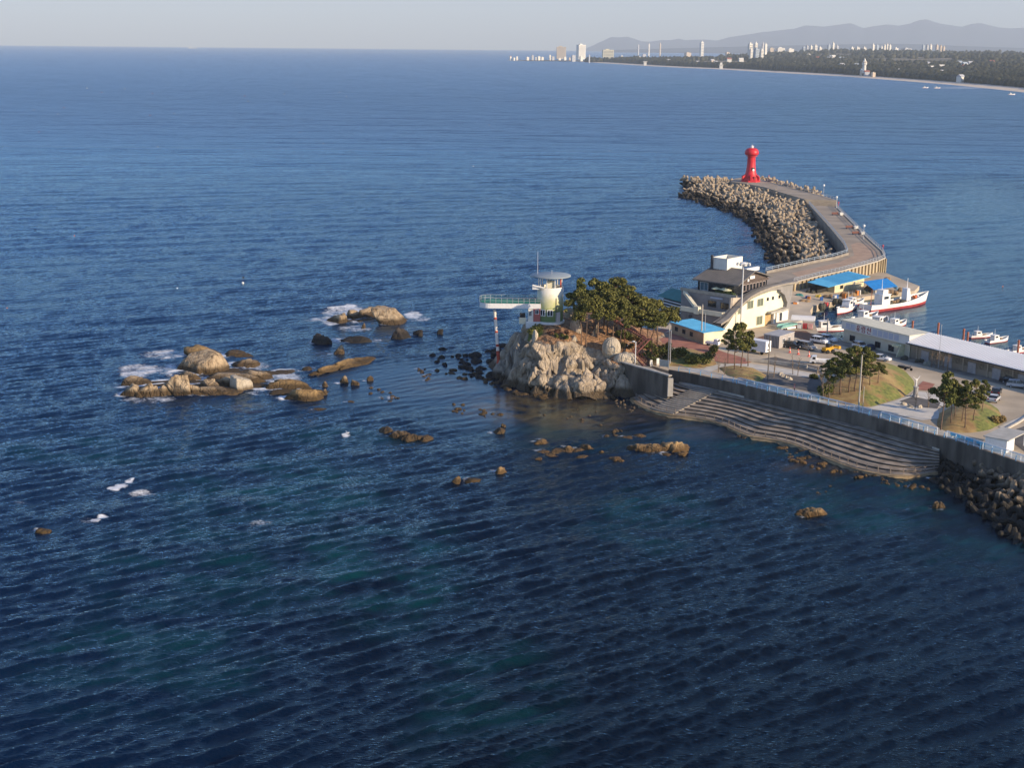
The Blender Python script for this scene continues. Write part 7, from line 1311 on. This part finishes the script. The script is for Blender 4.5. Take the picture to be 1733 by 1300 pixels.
# ------------------------------------------------------------------ buoys
for i, (u, v, m, k) in enumerate([(66, 223, ORANGE, 'orange'), (108, 182, ORANGE, 'orange'), (147, 149, WHITE, 'white'), (172, 156, ORANGE, 'orange'), (258, 158, ORANGE, 'orange'), (267, 248, WHITE, 'white'), (414, 162, ORANGE, 'orange'), (420, 171, flat('buoy_yellow', (.6, .5, .25)), 'yellowish'), (481, 159, WHITE, 'white'), (547, 243, WHITE, 'white'), (126, 399, ORANGE, 'orange and white'), (574, 156, WHITE, 'white'), (507, 224, WHITE, 'white'), (254, 195, ORANGE, 'orange'), (300, 488, WHITE, 'white'), (12, 522, ORANGE, 'orange'), (801, 281, WHITE, 'white'), (1031, 255, WHITE, 'white'), (828, 211, WHITE, 'white'), (1697, 485, ORANGE, 'orange'), (98, 193, WHITE, 'white'), (57, 186, WHITE, 'white'), (211, 150, WHITE, 'white'), (294, 192, WHITE, 'white'), (586, 163, WHITE, 'white')]):
    p = G(u, v, 0); s = max(.25, p.y/F*.9); r = thing('buoy', k + ' float ' + ['near the left edge of the sea, fifth from the horizon', 'left of centre in the far left group', 'high in the far left group', 'reddest of the far left group', 'alone left of the middle group', 'brightest, alone in the middle of the left sea', 'at the top of the middle pair', 'at the bottom of the middle pair', 'right of the middle pair', 'alone below the right-hand group', 'alone at the left above the big island', 'in the right-hand far group', 'low in the right-hand far group', 'low between the left and middle groups', 'right of the flag buoy row above the reef', 'at the far left edge level with the reef', 'alone in the open sea above the tower', 'alone in the sea left of the lighthouse', 'alone in the sea above the tower antenna', 'alone in the harbour water at the right edge', 'just above the far left orange pair', 'at the far left, smallest of its group', 'between the two highest far left floats', 'faint, left of the middle group', 'low in the right-hand far group, beside another'][i], 'buoy', (p.x, p.y, 0), 0, 'fishing floats on the sea'); MB().ball((0, 0, .15*s), (s*.9, s*.9, s*.8), 8, 6).build('float', m, r); MB().tube([(0, 0, 0), (0, 0, s*2.4)], .09*s, 5).build('staff', DGREY, r)
p = G(411, 480, 0); r = thing('flag_buoy', 'dark flag buoy standing upright in the sea above the reef', 'buoy', (p.x, p.y, 0), 0); MB().ball((0, 0, .2), .4, 8, 6).build('float', WHITE, r); MB().tube([(0, 0, 0), (0, 0, 2.4)], .06, 5).build('staff', DGREY, r); MB().box(0, .5, -.02, .02, 1.7, 2.3).build('flag', BLACK, r)
p = G(587, 740, 0); r = thing('seagull', 'white gull with spread wings low over the water left of the caterpillar rock', 'bird', (p.x, p.y, .8), .4)
skin_body('body', [((0, 0, 0), .13), ((.28, 0, .02), .1), ((.42, 0, .1), .08), ((.56, 0, .09), .02), ((-.3, 0, 0), .07), ((-.5, 0, .02), .05), ((.1, .35, .16), .05), ((-.02, .75, .28), .025), ((.1, -.35, .16), .05), ((-.02, -.75, .28), .025)], [(0, 1), (1, 2), (2, 3), (0, 4), (4, 5), (0, 6), (6, 7), (0, 8), (8, 9)], WHITE, r)
# ------------------------------------------------------------------ far coast, town and mountains
COAST = [(858, 101.5), (880, 102.3), (900, 102.5), (940, 102.6), (960, 102.6), (985, 104), (1020, 106.5), (1060, 109), (1100, 111.5), (1150, 114), (1222, 117), (1270, 120), (1350, 124.5), (1430, 129), (1520, 136), (1600, 142.5), (1680, 150.5), (1733, 156.5)]
CP = [G(u, v, 0) for u, v in COAST] + [Vector((935, 2000, 0)), Vector((950, 1300, 0)), Vector((1000, 500, 0)), Vector((1000, -800, 0))]
FARL = mat('far_fields', (.20, .155, .09), .95, (.075, .07, .035), .0028, contrast=(.4, .6)); SAND = mat('beach_sand', (.70, .57, .43), .95, (.60, .49, .36), .02)
def far_land():
    n = 220; c = resample(CP, n); inl = []
    for i in range(n): d = (c[min(i+1, n-1)] - c[max(i-1, 0)]).normalized(); q = Vector((d.y, -d.x, 0)); inl.append(q if q.x > 0 else -q)
    for _ in range(14): inl = [(inl[max(i-1, 0)] + inl[i]*2 + inl[min(i+1, n-1)]).normalized() for i in range(n)]
    bw = [0 if i < 28 else (100 if i < 100 else 85) for i in range(n)]
    b = MB(); V = []
    for p, q, w in zip(c, inl, bw): V += [p + Vector((0, 0, -.5)) - q*6, p + q*w*.55 + Vector((0, 0, 1.6)), p + q*(w + 12) + Vector((0, 0, 2.6))]
    b.add(V, [f for i in range(n-1) for f in ((3*i, 3*i+3, 3*i+4, 3*i+1), (3*i+1, 3*i+4, 3*i+5, 3*i+2))]); o = b.build('beach', SAND); tag(o, kind='structure')
    if o.data.polygons[0].normal.z < 0: o.data.flip_normals()
    ss = [0, 40, 120, 260, 450, 700, 1000, 1400, 1900, 2500, 3300, 4300, 5600, 7500]; P2 = []
    base = [p + q*w for p, q, w in zip(c, inl, bw)]; V = []
    back = Vector((.55, .83, 0))
    for i in range(n):
        for s in ss:
            q = (inl[i]*(1 - min(1, s/1500)) + back*min(1, s/1500)).normalized(); p = base[i] + q*s; f = min(1, s/2600.); damp = min(1, i/40)
            z = 2.4 + damp*(46*f**1.15 + 26*f*fbm(np.array([[p.x/900, p.y/900, 0.]]), 3)[0] + min(1, s/300)*5*(1 + fbm(np.array([[p.x/300, p.y/300, 4.]]), 2)[0])); V.append(Vector((p.x, p.y, z)))
    m = len(ss); b = MB(); b.add(V, [(i*m+j, (i+1)*m+j, (i+1)*m+j+1, i*m+j+1) for i in range(n-1) for j in range(m-1)]); o = b.build('far_land', FARL); tag(o, kind='structure'); me = o.data
    if me.polygons[0].normal.z < 0: me.flip_normals()
    return np.array(V).reshape(n, m, 3), ss
LV, LS = far_land()
def forest():
    rs = np.random.RandomState(9); iv, if_ = ICO[2]; iv = iv[:]; V, Fc, S, k = [], [], [], 0; n = LV.shape[0]; cnt = 0
    # a coarse crown: 20-face ball
    import bmesh
    bm = bmesh.new(); bmesh.ops.create_icosphere(bm, subdivisions=1, radius=1); bv = np.array([p.co[:] for p in bm.verts]); bf = np.array([[q.index for q in g.verts] for g in bm.faces]); bm.free()
    while cnt < 15000:
        i = rs.uniform(24, n*.86); j = abs(rs.normal()*2.6) if rs.rand() < .55 else rs.uniform(0, 11); 
        if j > LV.shape[1] - 2.01: continue
        a, b = int(i), int(j); fa, fb = i - a, j - b; p = (LV[a, b]*(1-fa) + LV[a+1, b]*fa)*(1-fb) + (LV[a, b+1]*(1-fa) + LV[a+1, b+1]*fa)*fb
        dens = fbm(np.array([[p[0]/420, p[1]/420, 1.]]), 3)[0]
        if dens < -.12 and b > 0: continue
        sc = 1 + p[1]/9000.; h = rs.uniform(5, 9)*sc*(1 + .5*max(0, dens)); w = rs.uniform(5, 10)*sc
        V.append(bv*np.array([w, w, h])*(1 + rs.normal(size=(len(bv), 1))*.12) + p + np.array([0, 0, h*.55])); Fc.append(bf + k); k += len(bv); S.append(np.repeat(np.clip(rs.normal(.5, .25) - .3*dens, 0, 1), len(bv))); cnt += 1
    o = link_mesh('far_forest', leafmesh('far_forest', np.concatenate(V), np.concatenate(Fc), np.concatenate(S), leafmat('far_pines', (.018, .026, .016), (.065, .062, .035)))); tag(o, kind='stuff')
forest()
def mountains(name, prof, y, thick, col, seed):
    rs = np.random.RandomState(seed); n = 260; us = np.linspace(prof[0][0], prof[-1][0], n); vs_ = np.interp(us, [p[0] for p in prof], [p[1] for p in prof]); V = []; m = 14
    for i in range(n):
        t = atY(us[i], vs_[i], y); top = max(2.0, t.z)
        for j in range(m):
            f = j/(m-1); s = f*thick; x = t.x*(y + (s - thick*.5))/y; yy = y - thick*.5 + s; ridge = 1 - abs(f - .5)*2
            nz = fbm(np.array([[x/1400., yy/1400., seed*3.]]), 4)[0]; z = top*(ridge**.8)*(1 + (.55*nz if 0 < abs(f-.5) else 0)*(1 - ridge)*1.2); V.append((x, yy, max(-3, z) - (80 if j in (0, m-1) else 0)))
    b = MB(); b.add(V, [(i*m+j, (i+1)*m+j, (i+1)*m+j+1, i*m+j+1) for i in range(n-1) for j in range(m-1)]); o = b.build(name, col, None, True); tag(o, kind='structure')
    if o.data.polygons[5].normal.z < 0: o.data.flip_normals()
MTM = mat('haze_blue_woods', (.035, .06, .085), .95, (.025, .04, .06), .002, contrast=(.35, .65))  # blue of the distance haze mixed into the woods colour
mountains('mountains', [(990, 82), (1003, 76), (1014, 70), (1025, 65), (1035, 60), (1045, 61), (1062, 60), (1074, 64), (1085, 68), (1100, 69), (1118, 66), (1135, 66), (1150, 63), (1160, 66), (1178, 65), (1195, 65), (1214, 67), (1235, 61), (1262, 57), (1290, 52), (1318, 49), (1345, 46), (1362, 40), (1376, 40), (1395, 42), (1412, 39), (1425, 37), (1440, 35), (1454, 41), (1462, 44), (1480, 41), (1500, 38), (1520, 40), (1540, 36), (1555, 30), (1569, 28), (1580, 32), (1592, 36), (1610, 39), (1628, 42), (1645, 36), (1660, 35), (1672, 38), (1690, 42), (1712, 44), (1740, 43), (1800, 50), (1900, 60), (2000, 70)], 38000, 7000, MTM, 2)
mountains('far_hills', [(1020, 84), (1150, 80), (1300, 76), (1400, 74), (1480, 72), (1560, 73), (1620, 76), (1733, 80), (1900, 84)], 25000, 3500, MTM, 5)
# houses and apartment blocks, each one a thing
BWH, BBE, BGR, BBL = [mat('block_' + n, c, .8, tuple(x*.86 for x in c), .02) for n, c in (('white', (.74, .71, .63)), ('beige', (.55, .46, .36)), ('grey', (.46, .47, .49)), ('bluegrey', (.36, .42, .48)))]
REDRF = mat('far_red_roof', (.34, .12, .08), .8)
def block(u0, u1, vt, y, m, label, group=None, dep=.8, floors=8, roof=None, rz=.5, zb=None, cat='building', name='apartment_block'):
    a, c = atY(u0, vt, y), atY(u1, vt, y); w = (c.x - a.x); h = a.z; zb = zb if zb is not None else 0.0; r = thing(name, label, cat, ((a.x + c.x)/2, y, zb), rz, group); h -= zb; w2 = w*.72/2; d2 = w2*dep
    MB().box(-w2, w2, -d2, d2, -15, h).build('wall', m, r)
    if floors:
        b = MB()
        for k in range(floors): z = h*.08 + (h*.88)*k/floors; b.box(-w2*.9, w2*.9, -d2 - .3, -d2 - .02, z + h*.03, z + h*.88/floors*.6); b.box(w2 + .02, w2 + .3, -d2*.8, d2*.8, z + h*.03, z + h*.88/floors*.55)
        b.build('window_bands', flat('band_glass', (.16, .18, .20), .3), r)['kind'] = 'stuff'
    if roof: MB().prism([(-w2*1.1, -d2*1.1, h), (-w2*1.1, d2*1.1, h), (-w2*1.1, 0, h + w2*.6)], (w2*2.2, 0, 0)).build('roof', roof, r)
    else: MB().box(-w2*.5, w2*.2, -d2*.5, d2*.5, h, h*1.07 + .5).build('roof_room', m, r)
    return r
block(939, 961, 78.5, 9600, BBE, 'broad beige hotel block on the far left point', None, .35, 10, rz=.1); block(974, 993, 75, 9400, BWH, 'tall white twin-topped hotel on the far left point', None, .6, 11, rz=.5); block(1016, 1042, 83.5, 9000, mat('block_yellow', (.62, .58, .42), .8), 'wide yellowish block behind the start of the far beach', None, .35, 6, rz=.2)
TG = 'apartment towers of the far town'
for i, (u0, u1, vt, y, m, lab) in enumerate([(1268, 1275, 83, 7000, BWH, 'leftmost tower of the near white pair of far apartment blocks'), (1275, 1286, 82, 7050, BBL, 'broad blue-grey slab in the near cluster of far apartments'), (1286, 1293, 83.5, 7000, BWH, 'right tower of the near cluster of far apartments'), (1265, 1275, 73.5, 7900, BWH, 'upper left white tower of the big far cluster'), (1276, 1283, 72.5, 7900, BWH, 'upper middle white tower of the big far cluster'), (1289, 1294, 73, 7900, BGR, 'narrow grey tower of the big far cluster'), (1293, 1299, 74, 7850, BWH, 'upper right white tower of the big far cluster'),
    (1357, 1364, 79, 9000, BBL, 'blue-grey tower at the left of the middle far row'), (1364, 1369, 77, 9000, BGR, 'second tower of the middle far row'), (1370, 1376, 77.5, 9000, BWH, 'third white tower of the middle far row'), (1377, 1384, 76.5, 9000, BWH, 'fourth white tower of the middle far row'), (1384, 1392, 80, 8900, BWH, 'low right-hand tower of the middle far row'), (1400, 1406, 75.5, 9300, BBL, 'left tower of the far trio'), (1408, 1413, 72.5, 9300, BWH, 'tallest middle tower of the far trio'), (1414, 1420, 77, 9300, BGR, 'right tower of the far trio'),
    (1438, 1446, 80, 9200, BWH, 'left one of the low far white row'), (1447, 1456, 80, 9200, BWH, 'middle one of the low far white row'), (1459, 1467, 80, 9200, BWH, 'right one of the low far white row'), (1475, 1481, 75, 9300, BWH, 'slim white tower with a grey neighbour'), (1482, 1488, 76, 9300, BBL, 'grey neighbour of the slim white tower'), (1490, 1495, 78.5, 9400, BWH, 'left of four bright far towers'), (1495, 1500, 76, 9400, BWH, 'second of four bright far towers'), (1500, 1504, 74.5, 9400, BWH, 'tallest of four bright far towers'), (1504, 1509, 76, 9400, BWH, 'right of four bright far towers'),
    (1560, 1566, 76, 10000, BBL, 'hazy bluish tower left of the pinkish far group'), (1567, 1573, 76, 10000, BGR, 'hazy grey tower beside the bluish one'), (1573, 1578, 75.5, 10000, BWH, 'hazy white tower at the middle of the far right group'), (1583, 1589, 76, 9900, BBE, 'hazy pinkish tower of the far right group'), (1590, 1595, 77, 9900, BBE, 'lower pinkish tower of the far right group'), (1595, 1600, 78.5, 9900, BBE, 'lowest pinkish tower of the far right group'), (1184, 1192, 70.5, 11500, BWH, 'single far tower standing above the left town'), (1097, 1100, 74, 13000, BWH, 'faint slim tower, middle of three on the left skyline'), (1116, 1119, 73, 13000, BBE, 'faint slim tower, right of three on the left skyline'), (1079, 1082, 75.5, 13000, BGR, 'faint slim tower, left of three on the left skyline')]): block(u0, u1, vt, y, m, lab, TG, .7, 9 if u1 - u0 > 6 else 0, rz=.55)
LG = 'low houses of the far town'
rl = random.Random(5)
LOWS = [(862, 866, 95), (868, 872, 97), (873, 877, 95), (890, 896, 96), (899, 904, 93), (905, 909, 96), (909, 915, 95), (915, 921, 96), (929, 933, 92.5), (933, 939, 95), (944, 950, 98), (953, 959, 96), (962, 966, 97), (966, 975, 93), (980, 987, 95), (996, 999, 92.5), (1050, 1055, 93.5), (1078, 1085, 95), (1086, 1094, 91), (1157, 1171, 88.5), (1175, 1185, 97), (1197, 1202, 97), (1226, 1236, 88), (1282, 1296, 105.5), (1372, 1378, 106.5), (1380, 1385, 103.5), (1445, 1450, 119), (1461, 1473, 121), (1473, 1483, 122), (1491, 1498, 118.5), (1599, 1617, 105), (1637, 1648, 117.5), (1650, 1662, 118), (1700, 1733, 126.5), (1718, 1726, 124), (1693, 1705, 120), (1510, 1522, 81), (1523, 1545, 81.5), (1300, 1312, 81), (1312, 1330, 80.5), (1330, 1345, 82)]
def coast_y(u):
    q = min(CP, key=lambda p: abs(p.x/p.y - (u - 866.5)/F)); return q.y
for i, (u0, u1, vt) in enumerate(LOWS):
    ymin = coast_y((u0 + u1)/2); hy = 4 + rl.random()*3; d = ray((u0 + u1)/2, vt + 5); t = (6 - H)/d.z if d.z < -1e-4 else 9e9; y = min(max(ymin + 60, d.y*t if t > 0 else 9000), 10500) if u0 > 1000 else ymin + rl.uniform(20, 90)
    side = 'left' if u0 < 1000 else 'middle' if u0 < 1400 else 'right'; nth = i + 1
    lab = {True: 'small pale house on the far left point, ', False: 'low pale building on the far coast, '}[u0 < 1000] + {0: 'at its very tip', 1: 'second from the tip', 2: 'third from the tip', 3: 'with a gap to its left', 4: 'taller than its neighbours', 5: 'beside the taller one', 6: 'fourth after the gap', 7: 'last before the lighthouse house', 8: 'like a small white lighthouse', 9: 'left of the beige hotel', 10: 'before the beige hotel', 11: 'under the right edge of the beige hotel', 12: 'right of the beige hotel', 13: 'largest white one between the hotels', 14: 'under the tall white hotel', 15: 'narrow and tall after the hotels', 16: 'above the start of the beach', 17: 'left of the yellow pair', 18: 'on the wooded rise after the yellow block', 19: 'long and white under the single tower', 20: 'left of the pair above the beach', 21: 'right of the pair above the beach', 22: 'white, left of the big tower cluster', 23: 'white strip below the big tower cluster', 24: 'grey, below the middle tower row', 25: 'yellow-topped, below the middle tower row', 26: 'first of the beach houses', 27: 'gabled beach house', 28: 'dark-roofed beach house', 29: 'yellow beach house', 30: 'white hall in the forest at the right', 31: 'rust-red house in the forest', 32: 'low part beside the rust-red house', 33: 'long cream hotel at the right edge', 34: 'raised middle of the long cream hotel', 35: 'roof above the long cream hotel', 36: 'white row under the bright towers', 37: 'longer white row under the bright towers', 38: 'pale row right of the big tower cluster', 39: 'longest pale row right of the big tower cluster', 40: 'last pale row right of the big tower cluster'}[i]
    m = REDRF if i == 31 else mat('house_yellow', (.62, .48, .22), .8) if i in (29, 25) else rl.choice([BWH, BWH, BBE, BGR])
    block(u0, u1, vt, y, m, lab, LG, .6, 0, REDRF if i in (0, 27) else None, rl.uniform(.2, .7), zb=2, name='house')
rh = random.Random(8)
for k in range(80):
    i, j = rh.randint(40, int(LV.shape[0]*.8)), rh.choice([1, 2, 2, 3, 3, 4, 5, 6, 7]); q = LV[i, j]; s = (1 + q[1]/7000.)*rh.uniform(.7, 1.4); r = thing('house', 'small pale house among the trees of the far coastal plain', 'building', (q[0] + rh.uniform(-60, 60), q[1] + rh.uniform(-60, 60), q[2] - 1), rh.uniform(.1, .9), 'scattered houses of the far plain')
    s = min(s, 1.15 + q[1]/14000.); w, d, h = 6.5*s, 4.5*s, 6 + 5*s; MB().box(-w, w, -d, d, -4, h).build('wall', rh.choice([BWH, BWH, BBE, BGR]), r); MB().prism([(-w*1.05, -d*1.1, h), (-w*1.05, d*1.1, h), (-w*1.05, 0, h + 4*s)], (w*2.1, 0, 0)).build('roof', rh.choice([REDRF, BGR, BGR, BBL, BWH]), r)
p = atY(1463, 110, 4200); r = thing('watch_tower', 'slim cream tower with an onion top rising from the far forest', 'tower', (p.x, p.y, 10), 0); MB().lathe([(6, 0), (5, 22), (7, 24), (7, 30), (3, 36), (1, 42)], 10).build('tower_wall', BWH, r); MB().lathe([(7.2, 29), (7.4, 30), (4, 34)], 10).build('ledge', BBE, r)
p = G(1222, 117, 0); r = thing('beach_tower', 'white lookout tower on the far beach below the big apartment cluster', 'tower', (p.x, p.y + 30, 1), 0); MB().box(-6, 6, -6, 6, 0, 14).build('tower_wall', BWH, r); MB().box(-8, 8, -8, 8, 14, 16).build('balcony', BWH, r); MB().box(-4, 4, -4, 4, 16, 24).build('lookout', BWH, r)
p = G(1093, 111, 0); r = thing('beach_tower', 'white lookout tower on the left part of the far beach', 'tower', (p.x, p.y + 40, 1), 0); MB().box(-6, 6, -6, 6, 0, 16).build('tower_wall', BWH, r); MB().box(-9, 9, -9, 9, 16, 18).build('balcony', BWH, r)
for u, v, lab in ((1566, 148.5, 'white motorboat off the far beach, left one of two'), (1586, 149, 'white motorboat off the far beach, right one of two'), (1712, 160, 'small white motorboat off the beach at the right edge')): o = copy_tree(BP); p = G(u, v, 0); o.location = p; o.scale = (1.3, 1.3, 1.3); o.rotation_euler = (0, 0, .2); tag(o, lab, 'boat', 'motorboats off the far beach')
p = G(285, 81.5, 0); r = thing('cargo_ship', 'tiny white ship on the horizon at the left', 'ship', (p.x, 24000, 0), 0); s = 24000/F; MB().prism([(-6*s, -20, 0), (6*s, -20, 0), (7*s, 0, 1.2*s), (-6.5*s, 0, 1.2*s)], (0, 60, 0)).build('hull', BWH, r); MB().box(-5*s, -3*s, 0, 30, 1.2*s, 3*s).build('bridge', BWH, r)
